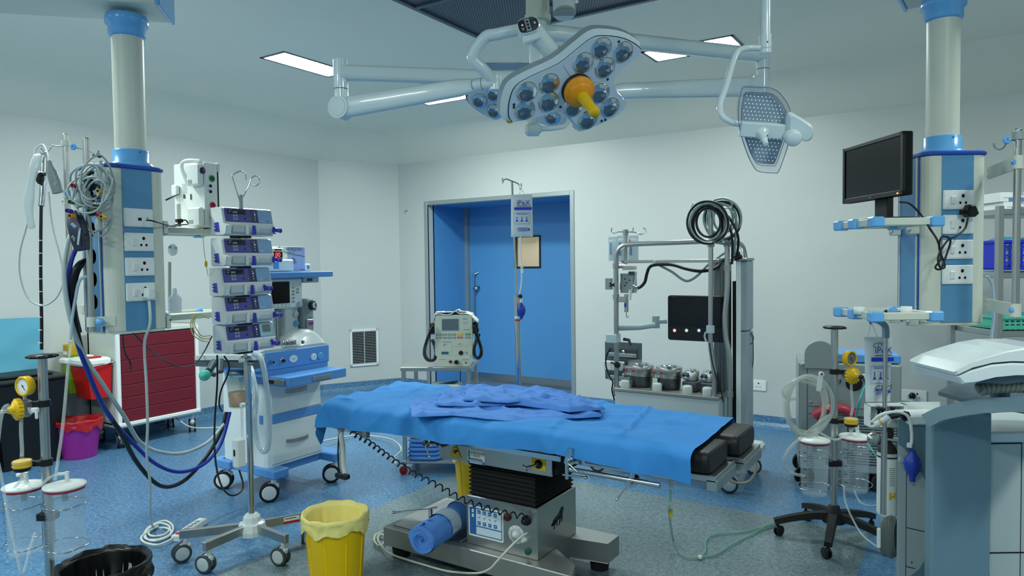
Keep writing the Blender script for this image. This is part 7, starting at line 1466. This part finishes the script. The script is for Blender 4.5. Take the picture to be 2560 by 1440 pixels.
b = B(t); b.m(SSR).bx(h(1542, 0).x, h(1568, 748).x, 4.78, 4.83, h(1550, 755).z, h(1550, 742).z, .004); b.m(CHROME).cyl(h(1566, 735, 4.84), h(1566, 780, 4.84), .016, n=14); b.tube([h(1566, 778, 4.84), h(1566, 790, 4.84), h(1568, 794, 4.84), h(1571, 790, 4.84)], .004); b.m(WHITE).cyl(h(1576, 725, 4.8), h(1574, 750, 4.8), .012, n=12); b.m(CHROME).cyl(h(1580, 715, 4.8), h(1596, 722, 4.8), .012, n=12); b.m(PURP).box(h(1563, 763, 4.81), (.015, .012, .03), .003); b.obj('tube_holder')
b = B(t); b.m(BLACK).tube([h(1590, 720, 4.8), h(1600, 718, 4.8), h(1612, 705, 4.8), h(1617, 685, 4.8), h(1624, 668, 4.8), h(1640, 662, 4.82), h(1680, 662, 4.82), h(1715, 672, 4.82), h(1750, 678, 4.85), h(1785, 672, 4.9), h(1805, 655, 4.95), h(1820, 640, 4.95)], .0115, n=10); b.obj('black_hose')
b = B(t); b.m(mat('grey_green_hose', '#7f9492', .35)).tube([h(1650, 664, 4.84), h(1680, 680, 4.84), h(1705, 698, 4.84), h(1722, 702, 4.84), h(1745, 688, 4.86), h(1770, 662, 4.9), h(1800, 640, 4.95), h(1812, 632, 4.95)], .009, n=10); b.obj('grey_hose')
b = B(t); b.m(LGREY).box(h(1637, 657, 4.83), (.02, .03, .03), .003); b.m(CLEAR).tube([h(1585, 672, 4.8), h(1590, 690, 4.8), h(1586, 710, 4.8), h(1577, 728, 4.8)], .006); b.obj('hose_clip')
# screen
sc0, sc1 = h(1669, 738, 4.93), h(1816, 857, 4.93); b = B(t); b.m(BLACK).prism(rr(sc1.x-sc0.x, sc0.z-sc1.z, .018, 4, (sc0.x+sc1.x)/2, (sc0.z+sc1.z)/2), -.03, .0, FNY(0, 4.93, 0), ch=.004); s_ = b.obj('display')
b = B(t); b.m(SCREEN).prism(rr((sc1.x-sc0.x)*.95, (sc0.z-sc1.z)*.66, .006, 3, (sc0.x+sc1.x)/2, (sc0.z+sc1.z)/2+.045), 0, .001, FNY(0, 4.93, 0)); b.m(DGREY).rect(.03, .004, FNY(0, 4.93, 0), .0012, sc0.x+.05, sc0.z-.012); sub(s_, b, 'screen_glass')
for (px, c_) in ((1687, '#c01828'), (1717, '#0e6a3c'), (1748, '#1d3fd0')):
    p = h(px, 826, 4.93); b = B(t); b.m(mat('ring'+c_[1:], c_, .3)).lathe([(.016, 0), (.016, .004), (.011, .006)], FNY(p.x, 4.93, p.z), 20); b.m(mat('lit_button', '#dfe6d8', .4, emit=.5)).disc(.0115, FNY(p.x, 4.93, p.z), .0062, n=18); sub(s_, b, 'ring_button')
b = B(t); b.m(mat('arm_pale', '#97aab0', .35)).sweep([h(1545, 820, 4.86), h(1600, 818, 4.88), h(1640, 812, 4.9)], rr(.05, .04, .015, 3), up=(0, 0, 1)); b.cyl(h(1640, 800, 4.92)+Vector((0, 0, .03)), h(1640, 820, 4.92), .028, n=18); b.sweep([h(1640, 803, 4.92), h(1668, 803, 4.95)], rr(.04, .035, .012, 3), up=(0, 0, 1)); b.obj('screen_arm')
b = B(t); p = h(1533, 846, 4.8); b.m(mat('clamp_pale', '#b2c6cc', .4)).bx(p.x-.045, p.x+.045, 4.76, 4.84, p.z-.032, p.z+.034, .005); b.m(BLACK).sweep([h(1560, 848, 4.8), h(1572, 850, 4.78), h(1577, 862, 4.76)], rr(.024, .02, .006, 3), up=(0, -1, 0), scale=[1, .9, .6]); b.obj('arm_clamp')
b = B(t); p = h(1776, 823, 4.76); b.m(mat('clamp_pale', '#b2c6cc')).cyl(p-Vector((0, 0, .025)), p+Vector((0, 0, .025)), .028, n=16); b.tube([p+Vector((-.03, 0, -.02)), p+Vector((-.04, 0, -.05)), p+Vector((-.03, 0, -.085))], .007); b.obj('pole_clip')
# back plate with bars
a0 = h(1512, 853, 5.02); a1 = h(1604, 955, 5.02); My = FNY(0, 5.02, 0); b = B(t); b.m(mat('plate_grey', '#68757a', .35, .5)).bx(a0.x, a1.x, 5.02, 5.035, a1.z, a0.z, .002); w0 = a1.x-a0.x; hh = a0.z-a1.z
for k in range(3): z = a0.z-.05-hh*.30*k; b.m(DGREY).bx(a0.x+.04, a1.x-.035, 5.012, 5.022, z-.075, z, .001); b.m(SS).bx(a0.x+.04, a1.x-.035, 5.0, 5.015, z-.065, z-.035, .003); b.m(CHROME).lathe([(.013, 0), (.011, .012), (.001, .014)], FNY(a0.x+w0*.55, 5.0, z-.02), 10)
b.obj('holder_plate')
b = B(t); p = h(1545, 912, 4.76); b.m(BLACK).cyl(h(1528, 906, 4.79), h(1545, 913, 4.76), .008); b.lathe([(.022, -.01), (.024, 0), (.022, .01)], FNY(p.x, p.y-.01, p.z), 10); b.m(WHITE).bx(h(1508, 905, 4.82).x, h(1552, 905, 4.82).x, 4.82, 4.86, h(1520, 925, 4.82).z, h(1520, 903, 4.82).z, .004); b.obj('sensor_clamp')
b = B(t); b.m(BLACK).tube([h(1527, 870, 4.78), h(1516, 890, 4.78), h(1515, 915, 4.78), h(1524, 940, 4.78), h(1532, 955, 4.78), h(1530, 975, 4.78), h(1536, 1000, 4.78)], .006); b.tube([h(1774, 858, 4.76), h(1780, 900, 4.76), h(1790, 940, 4.76), h(1802, 975, 4.78), h(1808, 1005, 4.8)], .004); b.obj('cables')
# hooks on the poles
b = B(t); b.m(SS).cyl(h(1564, 660, 4.86), h(1564, 580, 4.86), .0135, n=14); b.m(CHROME).cyl(h(1564, 588, 4.86), h(1564, 574, 4.86), .022, n=14)
b.tube([h(1560, 580, 4.86), h(1545, 580, 4.86), h(1534, 583, 4.86), h(1528, 576, 4.86), h(1531, 570, 4.86)], .0042); b.tube([h(1568, 580, 4.86), h(1588, 581, 4.86), h(1602, 586, 4.86), h(1614, 580, 4.86), h(1612, 572, 4.86), h(1608, 570, 4.86)], .0042); b.tube([h(1576, 580, 4.82), h(1582, 577, 4.82), h(1583, 569, 4.82)], .004); b.obj('bag_hanger')
b = B(t); b.m(CHROME).cyl(h(1777, 545, 4.78), h(1777, 518, 4.78), .020, n=16); b.tube([h(1772, 520, 4.78), h(1750, 524, 4.78), h(1737, 530, 4.78), h(1729, 518, 4.78), h(1731, 511, 4.78), h(1737, 510, 4.78)], .0042); b.tube([h(1785, 520, 4.78), h(1805, 520, 4.78), h(1826, 520, 4.78), h(1830, 511, 4.78), h(1826, 507, 4.78)], .0042); b.tube([h(1783, 522, 4.74), h(1793, 518, 4.74), h(1795, 505, 4.74)], .0045); b.obj('hose_hanger')
b = B(t); b.m(BLACK)
for (x, y) in ((1838, 640), (1845, 634), (1850, 642), (1842, 646)): b.ball(h(x, y, 4.95), .018, n=8)
b.obj('connector_cluster')
b = B(t); b.m(mat('tube_beige', '#9c9788', .3, alpha=.8)).tube([on(1866, 1125, y=4.6), on(1885, 1140, y=4.6), on(1890, 1175, y=4.6), on(1875, 1202, y=4.6), on(1850, 1208, y=4.6), on(1825, 1200, y=4.6), on(1812, 1180, y=4.6), on(1811, 1165, y=4.6)], .010); b.obj('drain_hose')
b = B(t); b.m(DGREY).tube([h(1868, 830, 5.05), h(1878, 832, 5.05), h(1884, 845, 5.05), h(1878, 860, 5.05), h(1871, 850, 5.05), h(1876, 835, 5.05), h(1882, 850, 5.05), h(1883, 900, 5.1), h(1878, 950, 5.15), h(1874, 990, 5.2)], .003); b.obj('rear_cable')
# saline bags
for k, (px, dd, s_, lab) in enumerate(((1533, 4.84, .9, 'left of three clear fluid bags on the heart-lung machine'), (1556, 4.90, 1.0, 'middle clear fluid bag behind the bent steel tube'), (1583, 4.93, 1.0, 'right of three clear fluid bags on the heart-lung machine'))):
    c = on(px, 622, y=dd); b = B(); w_ = .085*s_; hh = .20*s_; b.m(mat('fluid_bag', '#b9d2de', .15, alpha=.55))
    for sg in (1, -1): b.surf(lambda u, v: (c.x+(u-.5)*w_*sg, c.y-sg*.022*math.sin(pi*u)**.6*max(0, math.sin(pi*min(1, v*1.08)))**.5, c.z-hh/2+hh*v), 10, 14)
    b.m(mat('fluid_print', '#5a88b8', .5, alpha=.7)).rect(w_*.22, hh*.5, FNY(c.x-.01, c.y-.0235, c.z), 0)
    if k == 2: b.m(ORG).add([(-.006, .05, 0), (.006, .05, 0), (.002, .07, 0), (-.008, .068, 0)], [(0, 1, 2, 3)], False, FNY(c.x-.015, c.y-.024, c.z))
    solo(b, 'fluid_bag', lab, 'fluid bag', 'fluid bags on the heart-lung machine')
# hanging hose coil
t = thing('hose_coil', 'large coil of black and grey hoses hung at the top of the heart-lung machine', 'hoses', tuple(on(1777, 610, y=4.7)))
for k in range(12):
    b = B(t); front = k < 7; cxp, cyp = (1769+(k % 3)*2, 556+(k % 4)*2) if front else (1800+(k % 3)*6, 552-(k % 2)*6); rx = (51, 46, 41, 35, 30, 48, 38, 47, 40, 32, 44, 28)[k]; ry = (53, 48, 43, 40, 36, 50, 44, 50, 44, 38, 49, 34)[k]; yy = 4.70+.012*(k % 4) if front else 4.83+.012*(k % 3)
    P = [on(cxp+rx*math.cos(a*pi/6+k), cyp+ry*math.sin(a*pi/6+k), y=yy+.01*math.sin(a+k)) for a in range(12)]
    b.m(BLACK if k % 2 == 0 else mat('hose_pale', '#8fa4a4', .35)).tube(P, .0085, 8, 5, closed=True); b.obj('hose_loop')
b = B(t); b.m(BLACK).tube([on(1820, 540, y=4.78), on(1838, 570, y=4.78), on(1846, 600, y=4.8), on(1842, 640, y=4.85)], .0085); b.tube([on(1815, 545, y=4.76), on(1828, 580, y=4.76), on(1831, 620, y=4.78), on(1830, 660, y=4.8)], .0085); b.m(mat('hose_pale', '#8fa4a4')).tube([on(1834, 530, y=4.8), on(1842, 560, y=4.82), on(1838, 600, y=4.84), on(1836, 640, y=4.86)], .0085); b.obj('hose_tail')
# ================================================================ HEATER-COOLER behind the right stand
hc = at(1997, 905, 4.75); HR = RZ(math.radians(-20)) @ CRh; Mh_ = frame((hc.x, hc.y, 0), HR, (0, 0, 1)); hw = .62; ztop = hc.z
t = thing('heater_cooler', 'grey steel heater-cooler cabinet with a rounded panel, behind the right suction stand', 'medical device', (hc.x+CRh.x*.3, hc.y+CRh.y*.3, 0), YAW-math.radians(20))
GS = mat('cabinet_steel', '#a0a9a8', .4, .5)
b = B(t); b.m(GS).bx(0, hw, .12, ztop, -.5, 0, .01, Mh_); b.m(DGREY).bx(.052, .056, .14, ztop-.02, 0, .002, 0, Mh_); b.bx(.056, hw-.02, ztop-.30, ztop-.296, 0, .002, 0, Mh_); b.bx(.056, hw-.02, .50, .504, 0, .002, 0, Mh_); b.m(CHROME)
for (x, z) in ((.075, ztop-.03), (.075, ztop-.27), (.02, ztop-.02)): b.lathe([(.012, 0), (.009, .004), (.001, .005)], Mh_ @ TR(x, z), 12)
cb = b.obj('cabinet')
b = B(t); dome = [(.035, ztop-.04)]+[(.13+.095*math.cos(pi-pi*k/14), ztop+.055+.095*math.sin(pi*k/14)) for k in range(15)]+[(.225, ztop-.04)]; b.m(GS).prism(dome, .0, .02, Mh_, ch=.004); b.m(SS).prism([(x*.98+.004, z-.004) for x, z in dome], -.03, 0, Mh_); b.obj('rounded_panel')
b = B(t); b.m(BLUEM).bx(.24, hw, ztop+.005, ztop+.06, -.35, -.03, .006, Mh_); b.obj('blue_lid')
b = B(t); b.m(DGREY).bx(.30, hw-.02, .18, .50, 0, .003, 0, Mh_); b.m(GS)
for k in range(17): b.bx(.31, hw-.03, .19+k*.018, .198+k*.018, .003, .008, 0, Mh_)
b.obj('vent_grille')
for (x, z) in ((.235, ztop-.115), (.42, ztop-.10)):
    b = B(t); b.m(SS).lathe([(.028, 0), (.026, .02), (.016, .026), (.016, .045)], Mh_ @ TR(x, z), 18); b.m(BLACK).lathe([(.008, .045), (.008, .06)], Mh_ @ TR(x, z), 10); b.m(mat('dark_red', '#5a0d12')).box((x+.0, z+.03, .05), (.01, .05, .012), .003, Mh_); b.obj('water_port')
b = B(t); b.m(BLACK).lathe([(.05, .0), (.05, .006), (.04, .008)], Mh_ @ TR(.34, ztop-.13), 20); b.obj('round_socket')
b = B(t); b.m(mat('plate_label', '#a9bcc6', .5)).rect(.09, .17, Mh_, .003, .49, ztop-.40); b.m(INK)
for k in range(6): b.rect(.06, .004, Mh_, .0035, .49, ztop-.35-k*.02)
sub(cb, b, 'rating_label')
b = B(t); b.m(mat('red_bag', '#a83848', .35)).tube([Mh_ @ Vector(p) for p in ((.10, .50, .05), (.17, .55, .07), (.26, .56, .07), (.33, .53, .06))], .035, 10); b.obj('red_hose')
for (x, y) in ((.06, -.06), (.5, -.06), (.06, -.42), (.5, -.42)):
    w_ = Mh_ @ Vector((x, 0, y)); caster(t, w_.x, w_.y, .062, .9, hub=BLACK, h=.13)
# ================================================================ NEAR MACHINE AT THE RIGHT EDGE
GB = mat('slate_panel', '#6d8c99', .42); PW = mat('pale_panel', '#b7c5c4', .4)
n0 = at(2330, 1200, 2.72); Mn = frame((n0.x, n0.y, 0), CRh, (0, 0, 1)); s2 = 2.72/F_PX
t = thing('ultrasound_console', 'large white and slate medical console cropped by the right edge, with a curved rail', 'medical console', (n0.x+CRh.x*.2, n0.y+CRh.y*.2, 0), YAW)
zc = lambda py, d=2.72: at(2400, py, d).z
b = B(t); b.m(GB).bx(0, .232, .10, zc(1032), -.05, 0, .006, Mn); b.obj('slate_column')
X3 = lambda px: (Mn.inverted() @ at(px, 1200, 2.96)).x
Z3 = lambda py: at(2290, py, 2.96).z
zf = (Mn.inverted() @ at(2290, 1200, 2.96)).z
def P3(l): return [(X3(x), Z3(y)) for x, y in l]
fl = Mn @ Vector((X3(2243), 0, zf)); fr = Mn @ Vector((X3(2350), 0, zf)); rl = Vector((fl.x, fl.y, 0)).normalized(); rr2 = Vector((fr.x, fr.y, 0)).normalized(); b = B(t); b.m(PW).prism([(fl.x, fl.y), (fr.x, fr.y), (fr.x+rr2.x*.4, fr.y+rr2.y*.4), (fl.x+rl.x*.4, fl.y+rl.y*.4)], .12, Z3(1045), ch=.006); bp = b.obj('white_body')
b = B(t); b.m(GB).prism(P3([(2244, 1046), (2345, 1046), (2345, 1290), (2334, 1262), (2325, 1230), (2305, 1185), (2275, 1140), (2258, 1118), (2244, 1108)]), zf, zf+.004, Mn); b.prism(P3([(2345, 1340), (2327, 1345), (2320, 1390), (2300, 1425), (2270, 1450), (2345, 1450)]), zf, zf+.004, Mn); sub(bp, b, 'slate_inlay')
b = B(t); b.m(INK)
for l in ([(2265, 1146), (2266.5, 1146), (2266.5, 1500), (2265, 1500)], [(2266, 1319), (2325, 1333), (2325, 1335), (2266, 1321)], [(2266, 1418), (2290, 1424), (2290, 1426), (2266, 1420)]): b.add([(x, y, zf+.001) for x, y in P3(l)], [(3, 2, 1, 0)], False, Mn)
b.add([(X3(2281)+.004*math.cos(k), Z3(1409)+.004*math.sin(k), zf+.001) for k in range(6)], [tuple(range(6))], False, Mn); b.m(LGREY).prism(rr(.016, .024, .005, 2, X3(2252), Z3(1147)), zf, zf+.008, Mn); sub(bp, b, 'panel_seams')
b = B(t); b.m(PAPER).bx(X3(2262), X3(2350), Z3(1058), Z3(1034), zf-.1, zf+.03, .006, Mn); b.obj('top_ledge')
b = B(t); b.m(PW).bx(.24, .75, .10, zc(1095, 2.85), -.5, -.06, .008, Mn); b.m(ENAMEL).bx(.24, .75, zc(1095, 2.85), zc(1068, 2.85), -.45, -.05, .008, Mn); rb = b.obj('right_cabinet')
b = B(t); b.m(INK).bx(.235, .75, zc(1382, 2.8), zc(1379, 2.8), -.06, -.058, 0, Mn); b.bx(.39, .392, .1, zc(1105, 2.8), -.06, -.058, 0, Mn); b.bx(.235, .39, zc(1107, 2.8), zc(1104, 2.8), -.06, -.058, 0, Mn); b.m(GB).prism([(.235, .12), (.28, .12), (.262, zc(1390, 2.8)), (.24, zc(1380, 2.8))], -.06, -.056, Mn); sub(rb, b, 'cabinet_seams')
b = B(t); b.m(mat('rail_slate', '#8aa3ab', .3)); arc = [at(2328, 1048, 2.70), at(2360, 1036, 2.66), at(2400, 1026, 2.60), at(2440, 1019, 2.54), at(2480, 1014, 2.48), at(2530, 1011, 2.40), at(2600, 1010, 2.3)]
b.sweep(spline(arc, 5), [(-.05, -.024), (.02, -.026), (.02, .024), (-.05, .026)], up=(0, 0, 1), smooth=False); b.obj('curved_rail')
b = B(t); b.m(mat('tray_slate', '#566b74', .35)).prism([(Mn.inverted() @ at(x, y, d)).to_2d()*0+Vector(((Mn.inverted() @ at(x, y, d)).x, (Mn.inverted() @ at(x, y, d)).z)) for x, y, d in ((2345, 1040, 2.72), (2420, 1020, 2.55), (2520, 1008, 2.42), (2640, 1005, 2.3), (2700, 1000, 2.9), (2400, 1000, 3.0))], 0, .015, Mn @ RX(pi/2) @ TR(0, 0, -(zc(1000, 2.62)+.0)) @ Matrix.Diagonal((1, 1, -1, 1)) if False else frame(Mn @ Vector((0, zc(1003, 2.6), 0)), CRh, -CF.cross(CRh).cross(CRh) if False else Vector((-CRh.y, CRh.x, 0))) @ Matrix.Diagonal((1, -1, 1, 1))); b.obj('top_tray')
# control panel keyboard housing
kd0 = at(2380, 940, 2.45)
t = thing('control_panel_deck', 'white curved control deck with a thick coiled cord under it at the right edge', 'control deck', tuple(at(2480, 975, 2.4)), YAW)
Mk = frame(at(2480, 930, 2.35), CRh, (0, 0, 1)); s3 = 2.35/F_PX
def kp(pts): return [((x-2480)*s3, (930-y)*s3) for x, y in pts]
b = B(t); b.m(ENAMEL).prism(kp([(2378, 927), (2384, 936), (2420, 918), (2470, 905), (2520, 901), (2640, 905), (2640, 868), (2560, 868), (2510, 876), (2450, 893), (2410, 908)]), -.25, .02, Mk, ch=.006); b.obj('upper_shell')
b = B(t); b.m(ENAMEL).prism(kp([(2386, 940), (2400, 958), (2430, 955), (2480, 942), (2530, 937), (2640, 938), (2640, 912), (2520, 906), (2470, 910), (2420, 924)]), -.25, .02, Mk, ch=.006); b.obj('lower_shell')
b = B(t); b.m(mat('slate_dark', '#5a6f7c', .4)).prism(kp([(2445, 958), (2480, 950), (2530, 940), (2600, 938), (2600, 955), (2520, 962)]), -.2, -.01, Mk); b.obj('underside')
b = B(t); b.m(mat('cord_olive', '#7d857c', .45)).helix([at(2444, 975, 2.42), at(2480, 968, 2.41), at(2530, 965, 2.40), at(2590, 965, 2.4)], .016, 13, .0085, 8, per=12); b.obj('coiled_cord')
b = B(t); b.m(mat('slate_dark', '#5a6f7c')).cyl(at(2500, 955, 2.5), at(2500, 1010, 2.5), .03, n=16); b.obj('deck_post')
# drip rod, pressure bag and tubing on the console
t = thing('console_drip_rod', 'steel rod with a slate hook top standing left of the console', 'rod', tuple(at(2212, 1290, 3.05)))
b = B(t); b.m(SS).cyl(at(2214, 830, 3.05), at(2211, 1080, 3.05), .0095, n=14); b.cyl(at(2211, 1080, 3.05), at(2208, 1285, 3.05), .0125, n=14); b.obj('rod')
b = B(t); b.m(mat('hook_slate', '#6d8fa3', .35)).sweep(spline([at(2214, 845, 3.05), at(2214, 822, 3.05), at(2208, 810, 3.05), at(2192, 802, 3.04), at(2178, 801, 3.03)], 5), [(-.010, -.012), (.010, -.012), (.010, .012), (-.010, .012)], up=-CF, smooth=False); b.tube([at(2178, 801, 3.03), at(2175, 806, 3.02), at(2178, 810, 3.02)], .004); b.obj('hook_top')
t2 = pressure_bag('white pressure bag with black handwriting hung left of the big console', (2160, 2230, 842, 1005), 3.12, .06, extra=True)[0]
b = B(t2); b.m(WHITE).tube([at(2178, 806, 3.03), at(2172, 830, 3.08), at(2170, 845, 3.1)], .0015, 5); b.tube([at(2180, 808, 3.03), at(2190, 835, 3.08), at(2195, 845, 3.1)], .0015, 5); b.obj('hanging_cord')
b = B(t2); b.m(WHITE).tube([at(2180, 1055, 2.98), at(2200, 1038, 2.95), at(2230, 1030, 2.93), at(2255, 1032, 2.92), at(2272, 1045, 2.92), at(2279, 1080, 2.92), at(2279, 1110, 2.92)], .0065); b.box(at(2206, 1048, 2.95), (.012, .012, .012), .002); b.obj('inflation_tube')
b = B(t2); a, c = at(2190, 1062, 2.96), at(2222, 1042, 2.93); b.m(WHITE).cyl(a, c, .0135, n=16); b.cyl(a+(a-c)*.25, a, .006, n=10); m_ = a.lerp(c, .35); b.m(YEL).cyl(m_, m_+(c-a)*.12, .0140, n=16); b.obj('gauge_indicator')
b = B(t2); b.m(WHITE).box(at(2274, 1113, 2.92), (.02, .02, .02), .003); p = at(2281, 1163, 2.92); b.m(mat('bulb_blue', '#1f3fa8')).lathe([(.011, -.068), (.012, -.055), (.013, -.048), (.028, -.022), (.034, .004), (.028, .030), (.014, .048), (.013, .062)], TR(*p), 20); b.obj('squeeze_bulb')
t = thing('rod_clamp', 'black star-knob clamp gripping the steel rod beside the console', 'clamp', tuple(at(2255, 1040, 2.98)))
b = B(t); b.m(BLACK).tube([at(2212, 1046, 3.02), at(2235, 1040, 3.0), at(2258, 1038, 2.97)], .012); p = at(2264, 1040, 2.93)
for k in range(7): b.ball(p+CR*.014*math.cos(k*.9)+CU*.014*math.sin(k*.9), .008, n=8)
b.cyl(p+CF*.02, p-CF*.006, .016, n=14); b.obj('star_knob')
t = thing('white_bracket', 'white plastic bracket with three black thumbscrews under the handwritten pressure bag', 'bracket', tuple(at(2210, 1062, 3.1)))
b = B(t); Mw = frame(at(2215, 1036, 3.12), CRh, (0, 0, 1)); b.m(WHITE)
for q in ((-.085, .085, .038, .046), (-.085, -.076, -.055, .046), (.070, .085, -.055, .046), (-.085, .085, -.055, -.045)): b.bx(q[0], q[1], q[2], q[3], -.03, .02, .003, Mw)
b.m(LGREY).bx(-.08, .07, -.05, .04, -.03, -.02, 0, Mw); b.obj('bracket_frame')
for x in (2197, 2207, 2232):
    b = B(t); p = at(x, 1025+(x % 3), 3.05); b.m(BLACK).lathe([(.006, -.02), (.007, 0), (.013, .008), (.013, .014), (.001, .015)], TR(*p), 12); b.obj('thumbscrew')
t = thing('gas_cylinder', 'brown-shouldered gas cylinder with a white label beside the console', 'gas cylinder', tuple(at(2218, 1300, 3.35)))
p = at(2218, 1290, 3.35); zt_ = at(2218, 1130, 3.35).z; zb = p.z
b = B(t); b.m(PAPER).lathe([(.03, zb), (.044, zb+.012), (.046, zb+.02), (.046, zt_-.02)], TR(p.x, p.y), 28); b.obj('label_sleeve')
b = B(t); b.m(mat('cylinder_brown', '#2e1f1c', .35)).lathe([(.0462, zt_-.02), (.045, zt_+.01), (.036, zt_+.035), (.018, zt_+.05), (.014, zt_+.06), (.014, zt_+.075)], TR(p.x, p.y), 28); b.obj('cylinder_shoulder')
b = B(t); b.m(mat('neck_label', '#c9d2d4', .5)).lathe([(.0466, zt_-.012), (.0458, zt_+.004)], TR(p.x, p.y), 28); b.obj('neck_label')
Mc_ = frame((p.x-CF.x*.0465, p.y-CF.y*.0465, (zb+zt_)/2), CRh, (0, 0, 1))
b = B(t); b.m(YEL); b.bx(-.015, -.007, -.06, -.025, 0, .002, 0, Mc_); b.bx(-.007, .008, -.05, -.042, 0, .002, 0, Mc_); b.bx(.004, .012, -.05, -.025, 0, .002, 0, Mc_); b.m(INK)
for k in range(10): b.rect(.026, .0016, Mc_, .0015, -.004, .09-k*.009)
b.obj('printed_label')
b = B(t); b.m(BLACK).box((p.x, p.y, zt_+.10), (.05, .05, .05), .008); b.m(WHITE).box((p.x-.02, p.y, zt_+.135), (.06, .04, .03), .008); b.m(SS).bx(p.x-.06, p.x+.05, p.y-.02, p.y+.02, zt_+.062, zt_+.075, .002); b.lathe([(.03, 0), (.028, .03), (.001, .032)], frame((p.x-CRh.x*.07, p.y-CRh.y*.07, zt_+.07), CRh, (0, 0, 1)), 18); b.obj('valve')
t = thing('coiled_mains_cable', 'thick grey mains cable coiled on a white hook low on the console', 'cable', tuple(at(2225, 1395, 2.95)))
for k in range(6):
    b = B(t); cx0 = 2210+k*6; P = [at(cx0+9*math.cos(a*pi/5), 1342+(50-3*abs(k-3))*math.sin(a*pi/5), 3.04+.03*math.cos(a*pi/5)) for a in range(10)]; b.m(mat('mains_grey', '#69736f', .5)).tube(P, .0085, 8, 5, closed=True); b.obj('cable_turn')
b = B(t); b.m(WHITE).box(at(2197, 1345, 3.0), (.015, .02, .085), .004); b.obj('cable_hook')
# ================================================================ STEEL RACK AT THE RIGHT
r0 = at(2497, 700, 4.25); Mr_ = frame((r0.x, r0.y, 0), CRh, (0, 0, 1)); zz = lambda py: at(2520, py, 4.25).z
t = thing('steel_rack', 'stainless steel rack of trays and baskets behind the right pendant pole', 'rack', (r0.x+CRh.x*.3, r0.y+CRh.y*.3, 0), YAW)
for (x, y) in ((0, 0), (.62, 0), (-.02, -.42), (.62, -.42)): b = B(t); b.m(SS).bx(x-.018, x+.018, 0, zz(515), y-.018, y+.018, .003, Mr_); b.obj('post')
for py in (530, 688, 835, 1085): b = B(t); b.m(SS).bx(0, .62, zz(py)-.018, zz(py)+.018, -.44, .012, .003, Mr_); b.obj('shelf')
def carton(k, py0, py1, x0, lab):
    t = thing('carton', lab, 'carton', tuple(Mr_ @ Vector((.3, 0, 0))+Vector((0, 0, zz(py1)))), YAW, 'staple cartons on the steel rack')
    b = B(t); b.m(PAPER).bx(x0, .58, zz(py1), zz(py0), -.35, -.01, .002, Mr_); b.m(mat('carton_blue', '#5d88b4', .5)).rect(.5, .022, Mr_, -.0095, x0+.30, zz(py1)+.012); b.m(mat('navy_ink', '#1c1650')).text('LINEAR STAPL', .026, Mr_ @ TR(x0+.17, (zz(py0)+zz(py1))/2+.018, -.0098), .0006); b.m(GREYP).rect(.12, .004, Mr_, -.009, x0+.08, (zz(py0)+zz(py1))/2-.004); b.obj('carton_body')
carton(0, 505, 527, .03, 'lower of two white stapler cartons on top of the steel rack')
carton(1, 481, 504.5, .01, 'upper of two white stapler cartons on top of the steel rack')
def basket(py0, py1, col, lab, x0=.02):
    t = thing('basket', lab, 'basket', tuple(Mr_ @ Vector((.3, 0, 0))+Vector((0, 0, zz(py1)))), YAW)
    b = B(t); b.m(col); z0, z1 = zz(py1)+.001, zz(py0); n_ = 16
    b.bx(x0, .56, z1-.02, z1, -.36, .0, .004, Mr_); b.bx(x0+.01, .55, z0, z0+.02, -.34, -.01, .004, Mr_)
    for k in range(n_): x = x0+.015+k*.035; b.bx(x, x+.012, z0, z1, -.014, -.008, 0, Mr_)
    for k in range(3): z = z0+(z1-z0)*(k+1)/4; b.bx(x0+.01, .55, z-.006, z+.006, -.014, -.009, 0, Mr_)
    b.bx(x0+.01, x0+.02, z0, z1, -.34, -.01, 0, Mr_); b.obj('basket_body')
    b = B(t); b.m(mat('packet_white', '#b9c6d0', .4)).bx(x0+.03, .53, z0+.02, z1-.03, -.3, -.03, .01, Mr_); b.m(mat('packet_blue', '#3a8ca8', .35)).ball(Mr_ @ Vector((.12, z1, -.12)), .06, (1.5, 1, .35), 12); b.ball(Mr_ @ Vector((.28, z1, -.12)), .06, (1.4, 1, .3), 12); b.obj('packets')
basket(600, 676, DBLUE, 'bright blue perforated basket on the middle shelf of the steel rack')
basket(792, 826, mat('mint_plastic', '#4fb59b', .4), 'mint green basket on the lower shelf of the steel rack')
hose('rack_tube', 'clear tube hanging behind the right pendant beside the steel rack', [(2468, 690, 3.12), (2482, 720, 3.14), (2484, 790, 3.14), (2478, 850, 3.14), (2474, 888, 3.14)], .006, FROST)
